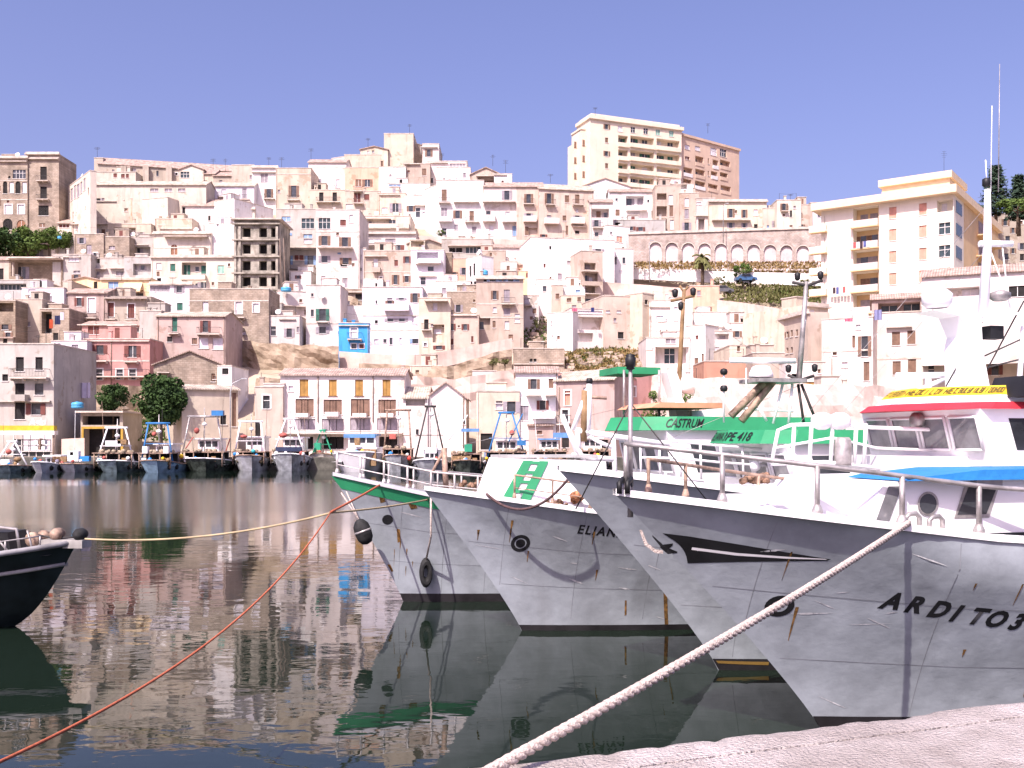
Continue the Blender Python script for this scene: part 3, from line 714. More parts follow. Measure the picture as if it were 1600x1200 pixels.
744 818 434 536 0 P c | rosy square house with blue painted frieze and central balcony | b:770:438:8:4 b:780:438:8:4 b:789:438:5:4 b:798:438:7:4 b:808:438:6:4 d:758:438:4:5 s:773:461:5:13 m:792:462:8:18 B:783:805:475 l:773:484:5:8 m:792:487:9:10 L:475 L:496 s:772:507:4:10 l:792:508:6:12 n:752:508:6:11 X:757:506:18:20:.7 s:798:527:6:8
654 704 466 552 0 C f | cream stone house with tiled hood and black upper window | n:680:479:6:11 V:664:700:470:1.2 l:683:517:10:6 m:675:508:3:4 X:685:521:18:28:.9 r:686:543:8:6 r:692:507:3:6
698 748 456 508 0 Q f | bare brick house with quoins and single grey window | m:716:482:6:11 s:741:470:3:4
698 748 492 548 0 P f | pink row house with paired red brown windows above a wall | r:706:511:5:10 r:727:511:5:9 s:717:510:3:3 r:705:534:6:9 r:738:530:3:9 V:699:745:492:.3
566 660 449 552 0 L f | large lilac white house with long balcony casting a slanted shadow | d:588:472:2:5 m:609:467:7:3 m:627:467:7:3 s:609:476:6:12 P:601:640:485:9 m:610:500:8:5 m:628:500:8:5 d:588:503:4:5 n:611:533:4:10 l:626:532:3:8 l:588:533:6:6 L:493 L:516 b:649:533:8:7
568 598 436 456 0 W f | white stair turret on the lilac house roof | d:588:445:3:5
528 572 452 484 0 Q f | brick terrace house with two black openings over rubble | d:539:462:8:10 d:561:464:10:9 V:530:568:456:.5
526 572 478 512 0 W f | blank white box house above the bright blue one | m:535:482:3:3
526 582 494 515 0 C u12 | small ochre roofed house behind the blue one | r:532:503:5:6
529 577 505 552 0 U f | bright blue house with white framed window and little balcony | n:553:520:9:14+ B:544:566:530 n:553:541:7:7+ r:565:541:6:6+ V:529:577:508:.3
478 532 446 536 0 w f | tall white stair house with green door and satellite dish | n:488:461:3:5 n:488:489:4:10 g:504:492:9:18 B:496:515:503 m:504:516:9:10 S:504:463 L:505 s:530:520:3:5
498 532 408 450 0 W f | small stepped white house above the green doored one | V:500:518:422:.4 m:524:432:4:6
452 486 424 452 0 W f | white roof room with two tiny windows above the stair | r:466:433:4:5 r:487:433:4:5
436 482 454 508 2 w f | pink white house with outside stair climbing to its roof | s:470:470:4:5 d:455:491:10:6 s:478:488:4:8 V:438:478:478:.8
414 468 494 542 0 w f | low pink house with mauve door below the outside stair | m:452:520:7:13 m:467:515:6:8 V:436:462:498:.3
296 420 452 545 0 Q f | long rosy brick house with blind arches and white doors | l:321:479:8:14 l:373:481:9:18+ l:400:481:8:13+ B:364:384:496 L:470 P:376:382:516:3 l:375:520:16:5
352 420 508 545 0 c f | low cream house with pale blue laundry door | b:357:522:10:12 l:390:521:7:7 m:374:519:12:4 n:400:523:5:6
414 440 474 512 0 G f | dark garden house with bush under the concrete tower | d:431:470:14:8
218 252 486 582 0 M f | narrow windowless grey wall with ochre drainpipe | D:247:492:580
244 352 489 590 0 r u5 | dull pink house with two balcony doors and a slanted shadow | g:273:507:7:21 B:266:282:521 r:321:510:7:17 B:310:346:522 d:265:530:7:8 s:304:533:7:9 l:318:536:13:16 l:340:537:14:17 D:247:492:585
128 220 503 536 0 R t5 | rose pink upper storey set back behind a roof terrace | r:146:516:15:12 l:182:519:8:5 s:214:515:5:7 V:122:216:507:.4
131 234 530 608 0 R f | pink balconied house with two floors of white framed windows | r:156:546:10:13 r:207:549:11:17 B:145:170:564 B:197:218:565 n:155:585:9:16+ n:187:585:9:15+ n:207:585:9:15+ B:136:233:588 V:131:234:532:.3 L:564 D:174:532:602
80 136 533 612 0 L f | lilac house with tall mauve door and blue water barrel | m:92:544:4:14 m:117:549:9:20 m:85:584:7:12 s:103:585:6:11 l:137:588:4:11 b:98:567:13:6 V:82:130:563:.3
-40 84 538 714 0 M f | tall grey apartment house on the quay with three stacked balconies | d:31:569:11:21 d:61:568:10:19 d:8:590:8:10 B:20:78:590 d:31:609:13:19 n:61:608:12:17 d:31:642:14:25 r:56:639:13:17 P:25:46:625:8 V:-40:80:626:.4 n:50:700:50:26 l:58:690:40:28
-40 20 524 548 0 B t4 | ragged tiled roof house behind the quay apartments | d:8:533:6:8
240 352 548 640 2 Q g22 | broad stone gable house with a sloping broken roof | s:333:590:5:12 l:335:590:4:5
284 372 602 714 3 C u5 | cream harbour shed with one small black window | d:349:656:8:14 s:366:640:6:50
340 362 572 640 0 W f | sliver of white wall leaning on the stone gable | d:352:580:9:9
398 442 605 714 0 P f | pinkish store with dark doorway beside the long white building | d:400:670:12:26 s:396:645:3:3
412 444 600 714 0 w f | white annex with wooden window at the end of the long building | o:432:638:24:22 l:430:613:20:6
438 632 577 714 0 w t9 | long white harbour building with ochre shutters and tiled roof | o:475:606:12:25 o:520:606:11:24 o:561:606:11:24 o:604:606:11:24 s:476:637:25:26 s:520:636:25:22 s:563:637:26:26 s:605:637:24:24 m:476:663:30:16 m:520:664:30:18 m:563:663:28:18 m:605:663:28:18 d:470:692:34:18 d:520:692:30:18 d:563:692:28:18 d:605:692:28:18 V:440:630:676:1.4 D:497:588:660 D:583:588:660 P:466:484:650:4 P:510:531:649:5 P:553:574:650:4 P:594:616:650:4
630 668 606 714 0 w u16 | low white wing with orange tiled slope and dark upper opening | n:652:638:3:10 n:652:675:4:8 X:649:629:30:10:.8
666 728 598 714 0 w g24 | white gabled harbour house with plain front | n:725:660:3:6 D:724:615:700
744 812 612 714 0 C f | ochre beige harbour house with white framed window | l:780:634:9:10 m:780:628:9:3 d:760:690:16:24
806 872 574 714 0 W t8 | white harbour house with brown balcony doors and grey recesses | s:834:600:8:15 s:861:599:7:14 V:822:845:617:1.3 V:852:868:617:1.3 r:848:633:8:14 P:832:866:652:7
802 882 545 580 0 Q f | stone upper wall with a pair of small dark openings | d:830:563:4:5 d:836:563:4:5 V:803:880:568:.3
826 864 655 714 0 r t9 | small rose shed with mossy tile roof near the moored boats | s:843:676:7:6
868 960 583 714 -3 r u12 | rose harbour house with pale tiled slope and red shuttered window | k:887:622:8:22+ n:887:612:6:4 D:874:605:700
955 1022 578 714 5 R f | deep rose gable wall with one tall dark opening | d:990:612:5:14+ D:966:595:700
855 895 490 542 -2 W f | white end wall with small vent holes above the dry slope | d:862:503:2:2 d:862:508:2:2 d:863:525:2:2
890 948 482 545 1 w f | white house with washing on the roof and one long grey loggia | X:918:505:54:20:1.6 l:918:488:40:4 X:910:527:34:14:1
944 1010 462 545 2 P f | patched pink beige house with blind side wall | m:961:500:4:6 l:950:487:6:4 l:967:487:6:4 d:970:524:8:10
1004 1022 458 545 2 C f | narrow ochre house with single black slot window | d:997:470:5:8 d:1010:472:4:7
1015 1060 470 545 0 w f | pale pink house with big oval white niches | l:1031:497:10:7 l:1013:498:7:6 s:1030:517:5:3 s:1042:517:2:4 V:1015:1050:479:.3
1048 1082 464 545 0 w f | white streaked house behind the tall wooden lamp mast | l:1056:490:5:20 s:1066:500:3:5
1078 1124 447 500 0 O f | salmon blank house with one small window below the road | m:1092:458:5:8 s:1105:484:6:9
1084 1142 488 524 0 W f | blank bright white cube on the slope | s:1129:485:3:4
1098 1145 518 578 0 w f | pale house with shaded strip of windows under the white cube | X:1121:526:36:9:1 n:1119:527:8:5 m:1131:526:8:5 l:1110:550:24:14
1072 1102 510 585 -2 W f | bright white side wall next to the big grey doorway house | s:1098:560:3:14
1010 1078 528 590 0 w f | white house with a wide shaded porch and dark glass door | X:1050:555:52:26:1.8 t:1049:556:14:24 m:1048:533:14:7
1100 1176 565 660 0 T f | terracotta house with two white framed windows | m:1119:601:10:14+ d:1157:604:9:12+ 
1140 1222 540 620 0 C f | ruined cream house with bricked up doorway | s:1154:545:4:8 s:1176:548:5:6 M:1160:560:16:18
1216 1262 499 612 -8 P c D3 | long pink beige flank of a corner house with rows of slit windows | s:1223:496:2:8 s:1230:496:3:8 s:1237:494:3:9 s:1223:524:2:8 s:1230:523:3:9 s:1237:521:3:10 s:1223:547:2:8 s:1230:548:3:9 s:1237:547:3:9 s:1245:520:3:10
1261 1294 476 620 2 C c | corner house front with ochre loggia and pale shutters | l:1270:490:7:12 X:1275:515:26:18:1.2 n:1270:516:8:10 n:1272:534:10:9 B:1264:1290:526 V:1262:1294:502:.8
1284 1364 500 640 -3 w f | weathered white harbour house with tall brown shuttered doors | s:1334:534:4:18 s:1351:541:9:30 s:1354:580:8:28 n:1369:580:3:6 D:1300:560:640 L:548 l:1320:570:8:8
1362 1442 490 640 -2 w f | white house with four grey doors and rooftop pergola below the cream block | s:1400:529:11:20 s:1424:527:11:20 s:1401:575:11:20 s:1425:572:11:20 L:560 V:1385:1425:510:.5
1362 1444 462 494 -2 r t6 Y122 | rooftop pergola with brown roof and dark glazing | X:1405:480:66:15:1.6 t:1390:481:22:10 t:1425:478:22:10
1440 1520 478 660 -2 c f | cream apricot house with dark garage like windows behind the mast | X:1481:527:26:34:1 d:1477:528:20:26 n:1500:520:12:18 n:1455:580:8:20 L:563
1512 1660 470 660 -2 C f | apricot terrace house with plants in its deep loggias | X:1552:527:30:30:1 n:1550:528:18:24 X:1592:525:26:26:1 n:1590:528:18:18 r:1555:577:10:17 V:1500:1660:556:.9
1440 1660 424 474 -6 w t9 Y112 | broad pinkish roof house with shaded upper veranda | X:1500:456:60:14:1.4 d:1590:455:24:16 l:1520:455:30:12
1560 1680 335 470 0 B f | distant beige flats beside the cream apartment block | s:1583:360:4:8 s:1592:362:4:8 s:1583:392:4:8 m:1597:385:6:10 s:1585:415:4:8 d:1597:402:6:10 s:1620:360:6:8 s:1620:390:6:8
1176 1226 552 660 0 P f | patched pink low house between the ruin and the corner house | s:1190:575:5:9 d:1212:600:8:14
1228 1290 566 660 0 w f | rough pink white harbour store with ochre boarded gap | o:1266:603:20:12 X:1244:590:14:12:.5 s:1280:580:4:6
1290 1340 606 690 0 c f | low cream waterside wall house behind the pipe cage | s:1305:625:6:10 s:1325:628:8:8
1036 1100 596 690 0 w f | pale shabby shed between the shrubs and the terracotta house | r:1050:640:8:14 s:1085:615:6:8
838 866 437 484 0 w f | small rosy house with lone dark window below the big white block | n:851:451:5:8
862 880 446 486 0 P f | narrow tan house squeezed between the rosy house and white annex | s:871:463:5:8
878 914 447 480 0 W f | low white annex with wide red brown window below the stacked balconies | r:884:451:9:7 b:903:455:6:5
876 914 462 496 0 C f | beige lean house with shabby openings above the dry bank | s:889:469:6:6 s:905:468:5:7 m:897:481:6:8
816 842 462 512 0 w f | whitewashed terrace house between palazzo and dry bank | l:824:470:7:9 s:835:486:5:8 B:819:831:477
1142 1180 505 560 0 w f | pale cottage with brown shutters under the blotchy stone wall | s:1152:522:6:9 s:1168:523:6:9 d:1160:543:7:11
1178 1216 520 580 0 C f | ochre cottage with crooked chimney by the long pink flank | s:1188:540:6:10 m:1204:541:6:10 H:1196:512:6
600 640 582 612 0 P f | dull pink hut behind the tiled harbour building roof | s:612:592:6:7 s:628:592:5:6
640 690 572 600 0 C f | low stone coloured hut on the rock face | s:652:582:5:7 s:672:583:5:7
738 776 580 616 0 w f | pale hut perched on the rock behind the ochre harbour house | d:748:592:6:8 s:764:592:5:8
''')
# ------------------------------------------------------------------ big blocks
def tower_block():
    # cream apartment tower on the hilltop: front facade (px 922-1065) with stacked balcony bays, set-back flank towards 897
    h = House(922, 1065, 182, 300, 9, Y=228); D = 7
    root = empty("apartment_tower", (h.A.x, h.A.y, h.zb), h.rz, "tall cream apartment tower with green shuttered balcony bays on the skyline", "apartment block", "apartment blocks of the hill town")
    wm = mat("plaster_tower", (.70, .60, .48), .88, var=.05, scale=.3, streak=.2)
    mb = MB(); holes = []; wins = []
    # rows of windows, pixels at the facade plane
    kinds = {}
    lg = []
    bays = [(966, 981), (985, 1022), (1026, 1062)]
    rowy = [(212, 229), (234, 250), (255, 270), (275, 291)]
    sl = 9.0 / 140
    for i, (xa, xb) in enumerate(bays):
        for j, (ya, yb) in enumerate(rowy):
            off = (xa - 966) * .105
            a, b = h.u(xa), h.u(xb); c, d = h.z((xa + xb) / 2, yb + off), h.z((xa + xb) / 2, ya + off)
            lg.append((a, b, c, d, 1.5))
            for xw in ([xa + 7] if xb - xa < 20 else [xa + 8, xb - 10]):
                k = 'ngmgtg'[(i * 2 + j * 3 + int(xw)) % 6]
                wins.append((k, h.u(xw - 4), h.u(xw + 4), c + .05, d - .22, 1.5, False, False))
    for xw, off in ((969, 2), (989, 4), (1009, 6), (1028, 8), (1049, 10)):
        a, b, c, d = h.rect(xw, 199 + off, 7, 9); wins.append(('n' if xw < 1010 else 'e', a, b, c, d, 0, False, True))
    for yw in (198, 219, 240, 259):
        a, b, c, d = h.rect(948, yw, 5, 8); wins.append(('s', a, b, c, d, 0, False, True))
    holes = lg + [(q[1], q[2], q[3], q[4], .17) for q in wins if q[7]]
    front_wall(mb, h.w, -8, h.zt, holes)
    mb.quad([(0, D, -8), (0, 0, -8), (0, 0, h.zt), (0, D, h.zt)]); mb.quad([(h.w, 0, -8), (h.w, D, -8), (h.w, D, h.zt), (h.w, 0, h.zt)]); mb.quad([(0, D, -8), (h.w, D, -8), (h.w, D, h.zt), (0, D, h.zt)])
    # stepped flank behind
    mb.box(-1.3, -.003, 2, D, -8, h.zt - 2.2); mb.box(-2.3, -1.303, 4, D, -8, h.zt - 5.4)
    mb.build("wall", wm, root)
    r = MB(); r.box(-.35, h.w + .35, -.5, D, h.zt - .5, h.zt + .25); r.box(.4, h.w - .4, .3, D - .5, h.zt + .26, h.zt + .9); r.box(-1.5, -.36, 1.8, D, h.zt - 2.5, h.zt - 2.1)
    r.build("roof", wm, root)
    for q in wins: make_window(root, *q[:7], wm, q[7])
    for (a, b, c, d, dp) in lg:
        m = MB(); m.box(a - .1, b + .1, -.55, -.003, c - .2, c + .75); m.build("balcony", wm, root)
    for yy in (2.0, 5.6, 9.2, 12.8):
        if h.zt - 4 - yy > -7:
            for xx, y0 in ((-.65, 2), (-1.8, 4)):
                m = MB(); z = h.zt - 4.2 - yy; m.quad([(xx - .3, y0 - .02, z), (xx + .3, y0 - .02, z), (xx + .3, y0 - .02, z + 1.4), (xx - .3, y0 - .02, z + 1.4)]); m.box(xx - .36, xx + .36, y0 - .1, y0 - .003, z - .08, z); m.build("window", [SHUT['s']], root)
    # orange block beside it
    g = House(1064, 1155, 210, 300, 13, Y=238); D = 9
    rt = empty("apartment_block", (g.A.x, g.A.y, g.zb), g.rz, "salmon orange apartment block with glazed balconies beside the cream tower", "apartment block", "apartment blocks of the hill town")
    om = mat("plaster_salmon_block", (.62, .455, .35), .88, var=.06, scale=.3, streak=.2)
    wins = []; lg = []
    spec = [('l', 1074, 230, 8, 7), ('l', 1090, 232, 8, 7), ('n', 1115, 237, 10, 12), ('n', 1130, 239, 10, 12), ('r', 1074, 247, 7, 5), ('X', 1093, 252, 13, 15), ('X', 1118, 257, 9, 14), ('X', 1133, 258, 16, 14),
            ('X', 1075, 269, 14, 14), ('X', 1094, 272, 15, 14), ('X', 1116, 274, 10, 12), ('X', 1131, 276, 12, 12), ('X', 1074, 286, 13, 12), ('X', 1094, 290, 16, 13), ('X', 1114, 294, 15, 12), ('X', 1134, 297, 16, 13), ('s', 1107, 252, 2, 9), ('s', 1107, 271, 2, 8)]
    for k, x, y, w, hh in spec:
        a, b, c, d = g.rect(x, y, w, hh)
        if k == 'X':
            lg.append((a, b, c, d, 1.2)); wins.append(('t' if x % 2 else 'n', a + .15, a + (b - a) * .6, c + .05, d - .3, 1.2, False, False))
        else: wins.append((k, a, b, c, d, 0, False, True))
    mb = MB(); front_wall(mb, g.w, -8, g.zt, lg + [(q[1], q[2], q[3], q[4], .17) for q in wins if q[7]])
    mb.quad([(0, D, -8), (0, 0, -8), (0, 0, g.zt), (0, D, g.zt)]); mb.quad([(g.w, 0, -8), (g.w, D, -8), (g.w, D, g.zt), (g.w, 0, g.zt)]); mb.quad([(0, D, -8), (g.w, D, -8), (g.w, D, g.zt), (0, D, g.zt)])
    mb.build("wall", om, rt)
    r = MB(); r.box(-.1, g.w + .3, -.3, D, g.zt - .25, g.zt + .3); r.box(.2, 2.6, 2, 5, g.zt + .3, g.zt + 1.5); r.build("roof", om, rt)
    for q in wins: make_window(rt, *q[:7], om, q[7])
    for (a, b, c, d, dp) in lg:
        m = MB(); m.box(a + .02, b - .02, -.12, -.003, c - .05, c + .8); m.build("balcony", M_trim if (a * 7) % 2 < 1 else om, rt)
    for i in range(7):      # balconies on the flank, seen edge on against the sky
        z = g.zt - 2.4 - i * 2.3
        m = MB(); m.box(g.w + .003, g.w + 1.1, 1, 5, z - .12, z); m.box(g.w + 1.02, g.w + 1.1, 1, 5, z + .003, z + .9); m.build("balcony", om, rt)
tower_block()

def cream_block():
    # the big cream block: a sunlit front px 1283-1490 and an ochre flank to 1570
    Y0, Y1 = 139.0, 129.0
    A = Vector(((1283 - 800) / F * Y0, Y0, 0)); B = Vector(((1490 - 800) / F * Y1, Y1, 0))
    h = House(1283, 1490, 330, 505, 0, Y=139)
    d = B - A; h.A = A; h.w = d.length; h.e = d / h.w; h.rz = math.atan2(d.y, d.x)
    h.zt = h.z(1490, 291); D = 30
    root = empty("apartment_block", (A.x, A.y, h.zb), h.rz, "large cream apartment block with salmon shutters and ochre balcony bays above the harbour", "apartment block", "apartment blocks of the hill town")
    wm = mat("plaster_cream_block", (.80, .73, .62), .88, var=.04, scale=.25, streak=.15); oc = mat("plaster_ochre_bay", (.66, .47, .27), .88, var=.06, scale=.3)
    lg = []; wins = []; z0 = -14
    fl = 2.92
    tops = [h.zt - 1.1 - i * fl for i in range(7)]
    def U(px): return h.u(px)
    ua, ub = U(1333), U(1373)
    for t in tops: lg.append((ua, ub, t - fl + .16, t - .02, 1.7))
    us = [(U(1395), .95), (U(1442), .95)]
    for i, t in enumerate(tops):
        for uc, w in us:
            wins.append(('k', uc - w / 2, uc + w / 2, t - 2.1, t - .55, 0, False, True) if not (uc < U(1400) and i > 5) else ('k', uc - w / 2, uc + w / 2, t - 2.0, t - .6, 0, False, True))
        if i == 0:
            lg.append((U(1464), U(1489), t - 2.0, t - .45, 1.4)); wins.append(('n', U(1468), U(1476), t - 1.9, t - .7, 1.4, False, False))
        else: wins.append(('t', U(1467), U(1485), t - 2.0, t - .5, 0, False, True))
        for q in (ua + .5, ub - 1.6): wins.append(('s' if i % 2 else 'm', q, q + 1.0, t - fl + .2, t - .7, 1.7, False, False))
        wins.append(('l', U(1288), U(1289), t - 2, t - .6, 0, False, True))
    mb = MB(); front_wall(mb, h.w, z0, h.zt - 1, lg + [(q[1], q[2], q[3], q[4], .17) for q in wins if q[7]])
    mb.quad([(0, D, z0), (0, 0, z0), (0, 0, h.zt - 1), (0, D, h.zt - 1)]); mb.quad([(h.w, D, z0), (0, D, z0), (0, D, h.zt - 1), (h.w, D, h.zt - 1)])
    mb.build("wall", wm, root)
    sw = MB(); sw.quad([(h.w, 0, z0), (h.w, D, z0), (h.w, D, h.zt - 1), (h.w, 0, h.zt - 1)]); sw.build("flank_wall", oc, root)
    sw = MB(); sw.box(h.w + .002, h.w + .03, .002, 5.8, z0, h.zt - 1.002); sw.build("corner_wall", wm, root)
    r = MB(); r.box(-1, h.w + .6, -1.3, D + .5, h.zt - 1, h.zt); r.box(h.w * .42, h.w * .93, 3.5, 12, h.zt + .003, h.zt + 2.0); r.box(h.w * .40, h.w * .95, 3.0, 12.5, h.zt + 2.003, h.zt + 2.9)
    r.build("roof", mat("plaster_cornice", (.74, .58, .40), .88, var=.05), root)
    for q in wins: make_window(root, *q[:7], wm, q[7])
    for i, t in enumerate(tops):
        m = MB(); z = t - fl
        m.box(ua + .01, ub - .01, 1.672, 1.695, z + .17, t - .03); m.build("ochre_back_wall", oc, root); m = MB()
        m.box(ua - .15, ub + .1, -.9, -.003, z, z + .15); o = m.build("balcony", oc, root)
        m = MB(); m.box(ua - .15, ub + .1, -.9, -.8, z + .153, z + 1.0); m.box(ua - .15, ua - .05, -.8, -.003, z + .153, z + 1.0); m.build("parapet", mat("balcony_panel", (.66, .54, .50), .8, var=.08), o)
        m = MB(); m.box(-1.4, .9, -.9, -.003, z, z + .15); o = m.build("balcony", oc, root)
        m = MB(); m.box(-1.4, .9, -.9, -.8, z + .153, z + 1.0); m.box(.8, .9, -.8, -.003, z + .153, z + 1.0); m.build("parapet", wm, o)
        # flank openings and balconies
        m = MB(); m.box(h.w + .003, h.w + .08, 1.2, 4.6, t - 2.0, t - .45); m.build("window", [SHUT['t']], root)
        m = MB(); m.box(h.w + .003, h.w + 1.2, 14, 27, z, z + .15); m.box(h.w + 1.1, h.w + 1.2, 14, 27, z + .15, z + 1.0); m.build("balcony", oc, root)
        for yy in (15.5, 22):
            m = MB(); m.box(h.w + .003, h.w + .06, yy, yy + 3, z + .2, t - .6); m.build("window", [SHUT['m']], root)
    # washing on two balconies
    cols = [(.05, .03, .04), (.5, .1, .1), (.1, .12, .3), (.7, .7, .75), (.6, .6, .65)]
    for (x0, n, i) in ((ua + .3, 5, 1), (ua - 2.9, 6, 3)):
        z = tops[i] - fl + 1.0
        for j in range(n):
            m = MB(); m.box(x0 + j * .45, x0 + j * .45 + .36, -.96, -.935, z - .75 - .1 * (j % 3), z)
            c = cols[(j * 2 + i) % 5]
            o = m.build("washing", mat("cloth_%d" % ((j * 2 + i) % 5), c, .9), None); o.matrix_world = Matrix.Translation((A.x, A.y, h.zb)) @ Matrix.Rotation(h.rz, 4, 'Z')
            tag(o, "piece of washing hung on a balcony of the large cream apartment block", "laundry", "washing on the cream block")
cream_block()

def concrete_tower():
    h = House(366, 436, 344, 458, 0, Y=181); root = empty("unfinished_tower", (h.A.x, h.A.y, h.zb), 0, "unfinished grey concrete tower with rows of black glassless openings", "building", None)
    km = mat("bare_concrete", (.36, .325, .275), .95, var=.3, scale=.5, streak=.7, bump=.5)
    lg = []
    for y in (363, 389, 415, 440):
        for x, w in ((385, 13), (411, 12), (427, 7)): lg.append(h.rect(x, y, w, 15) + (3.2,))
    mb = MB(); front_wall(mb, h.w, -6, h.zt, lg)
    D = 9
    mb.quad([(0, D, -6), (0, 0, -6), (0, 0, h.zt), (0, D, h.zt)]); mb.quad([(h.w, 0, -6), (h.w, D, -6), (h.w, D, h.zt), (h.w, 0, h.zt)]); mb.quad([(h.w, D, -6), (0, D, -6), (0, D, h.zt), (h.w, D, h.zt)])
    mb.build("wall", km, root)
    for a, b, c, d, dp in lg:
        m = MB(); m.box(a + .02, b - .02, 1.2, 1.25, c + .02, d - .02); m.build("opening", M_dark, root)  # near-black panel set in the bare opening to paint its deep shade
    for y in (350, 375, 401, 427, 453):
        m = MB(); z = h.z(400, y); m.box(-.35, h.w + .2, -.55, -.003, z - .14, z + .1); m.build("floor_slab", km, root)
    for x in (368, 375, 433):
        m = MB(); u = h.u(x); m.box(u - .2, u + .2, -.3, -.003, -5, h.zt - 1.2); m.build("column", km, root)
    r = MB(); r.box(-.5, h.w + .6, -.8, D, h.zt, h.zt + .25); r.build("roof", M_coping, root)
    for x in (440, 446):   # scaffold poles beside it
        m = MB(); a = P(x, 460, 180); b = P(x - 3, 372, 180); m.tube([a, b], .06, 6)
        tag(m.build("scaffold_pole", M_pipe), "rusty scaffold pole standing beside the concrete tower", "pole", "scaffold poles")
concrete_tower()

def arcade():
    h = House(982, 1296, 364, 412, 0, Y=198); h2 = House(982, 1296, 364, 412, -6, Y=199); h = h2
    root = empty("arcade_wall", (h.A.x, h.A.y, h.zb), h.rz, "long stone retaining wall with a row of pale blind arches", "wall")
    sm = mat("arcade_stone", (.50, .415, .375), .93, var=.15, scale=.5, bump=.6, bscale=4, streak=.4, kind='stone'); fm = mat("arch_infill", (.62, .53, .52), .9, var=.14, scale=.4, streak=.35)
    holes = []; arches = []
    for i in range(11):
        xc = 1024 + i * 25.6
        a, b, c, d = h.rect(xc, 395 + i * .6, 19.5, 33); holes.append((a, b, -3, d, .45)); arches.append((a, b, d))
    mb = MB(); front_wall(mb, h.w, -3, h.zt, holes)
    mb.quad([(0, 4, -3), (0, 0, -3), (0, 0, h.zt), (0, 4, h.zt)]); mb.quad([(0, 0, h.zt), (h.w, 0, h.zt), (h.w, 4, h.zt), (0, 4, h.zt)])
    mb.build("wall", sm, root)
    for a, b, d in arches:
        m = MB(); r = (b - a) / 2; cx = (a + b) / 2
        m.quad([(a, .4, -3), (b, .4, -3), (b, .4, d), (a, .4, d)], 0)
        n = 10; pts = [(cx - r * math.cos(math.pi * k / n), d - r + r * math.sin(math.pi * k / n)) for k in range(n + 1)]
        for (xa, za), (xb, zb) in zip(pts, pts[1:]):
            m.quad([(xa, .004, za), (xb, .004, zb), (xb, .004, d + .002), (xa, .004, d + .002)], 1)
            m.quad([(xa, .004, za), (xa, .4, za), (xb, .4, zb), (xb, .004, zb)], 1)
            t = 1.14
            q = [(cx + (x - cx) * s_, (d - r) + (z - d + r) * s_) for s_ in (1, t) for x, z in ((xa, za), (xb, zb))]
            m.quad([(q[0][0], -.05, q[0][1]), (q[1][0], -.05, q[1][1]), (q[3][0], -.05, q[3][1]), (q[2][0], -.05, q[2][1])], 2)
        m.build("blind_arch", [fm, sm, M_coping], root)
    m = MB(); m.box(-.2, h.w, -.25, .3, h.zt - .35, h.zt + .1); m.build("coping", M_coping, root)
arcade()

def strip_wall(name, pts, hgt, mt, label, dpt=.6, cat="wall", rough=0.0):
    """A free-standing terrace wall or rock bank along points (px, ytop, Y); rough: how far its face bulges."""
    m = MB(); W = [P(*p) for p in pts]; L_ = sum((b - a).length for a, b in zip(W, W[1:])); n = max(2, int(L_ / (1.0 if rough else 4))); nv = 12 if rough else 2
    tot = [0]
    for a, b in zip(W, W[1:]): tot.append(tot[-1] + (b - a).length)
    g = []
    for i in range(n + 1):
        s_ = tot[-1] * i / n; k = next(j for j in range(len(W) - 1) if s_ <= tot[j + 1] + 1e-6); q = W[k].lerp(W[k + 1], (s_ - tot[k]) / (tot[k + 1] - tot[k]))
        jag = noise.noise(q * .6) * (.35 if rough else .08)
        row = [q + Vector((0, dpt, jag))]
        for j in range(nv):
            t = j / (nv - 1); r = q + Vector((0, 0, jag - hgt * t))
            if rough: r.y += (noise.noise(r * .45) * 1.1 + noise.noise(r * 1.3) * .4) * rough - t * rough * .8
            row.append(r)
        g.append(row)
    for r in g: m.v += [tuple(p) for p in r]
    w = nv + 1
    for i in range(n):
        for j in range(nv): a = i * w + j; m.f.append((a, a + 1, a + w + 1, a + w)); m.m.append(0); m.sm.append(False)
    return tag(m.build(name, mt), label, cat)
M_rock = mat("bank_rock", (.37, .29, .215), .95, var=.3, scale=.7, bump=1.0, bscale=2.5, col2=(.19, .14, .095))
M_ter = mat("terrace_stone", (.47, .375, .30), .94, var=.2, scale=.35, bump=.8, bscale=3, streak=.35, kind='stone')
M_ter2 = mat("pink_terrace_plaster", (.60, .47, .41), .93, var=.14, scale=.25, bump=.4, bscale=2, streak=.4)
strip_wall("road_wall", [(985, 418, 193), (1130, 424, 190), (1290, 428, 184)], 2.2, mat("white_road_wall", (.76, .72, .70), .9, var=.08, scale=.3, streak=.3), "whitewashed road wall crossing below the arcade")
strip_wall("terrace_wall", [(1120, 468, 172), (1170, 474, 168), (1222, 482, 160)], 7, M_ter2, "tall pink retaining wall below the grassy slope")
strip_wall("terrace_wall", [(940, 440, 186), (1020, 446, 184), (1085, 452, 180)], 3, M_ter2, "pinkish terrace wall under the palm tree road")
strip_wall("terrace_wall", [(1128, 500, 158), (1180, 508, 154), (1222, 520, 150)], 10, M_ter2, "blotchy stone wall between the white cube and the corner house")
strip_wall("terrace_wall", [(530, 549, 155), (640, 556, 152), (700, 548, 153), (800, 528, 155)], 4, M_ter2, "sloping ramp wall climbing below the lilac house")
strip_wall("terrace_wall", [(560, 568, 146), (700, 572, 144), (800, 545, 147)], 6, M_rock, "second stone ramp wall above the harbour building", rough=1.0)
strip_wall("terrace_wall", [(628, 588, 134), (712, 592, 133), (806, 576, 134)], 12, M_ter2, "broad pinkish rock face behind the white gabled harbour house", rough=.8)
strip_wall("terrace_wall", [(352, 530, 158), (400, 534, 156), (530, 542, 153)], 7, M_rock, "rough brown stone bank below the low cream house", rough=1.0)
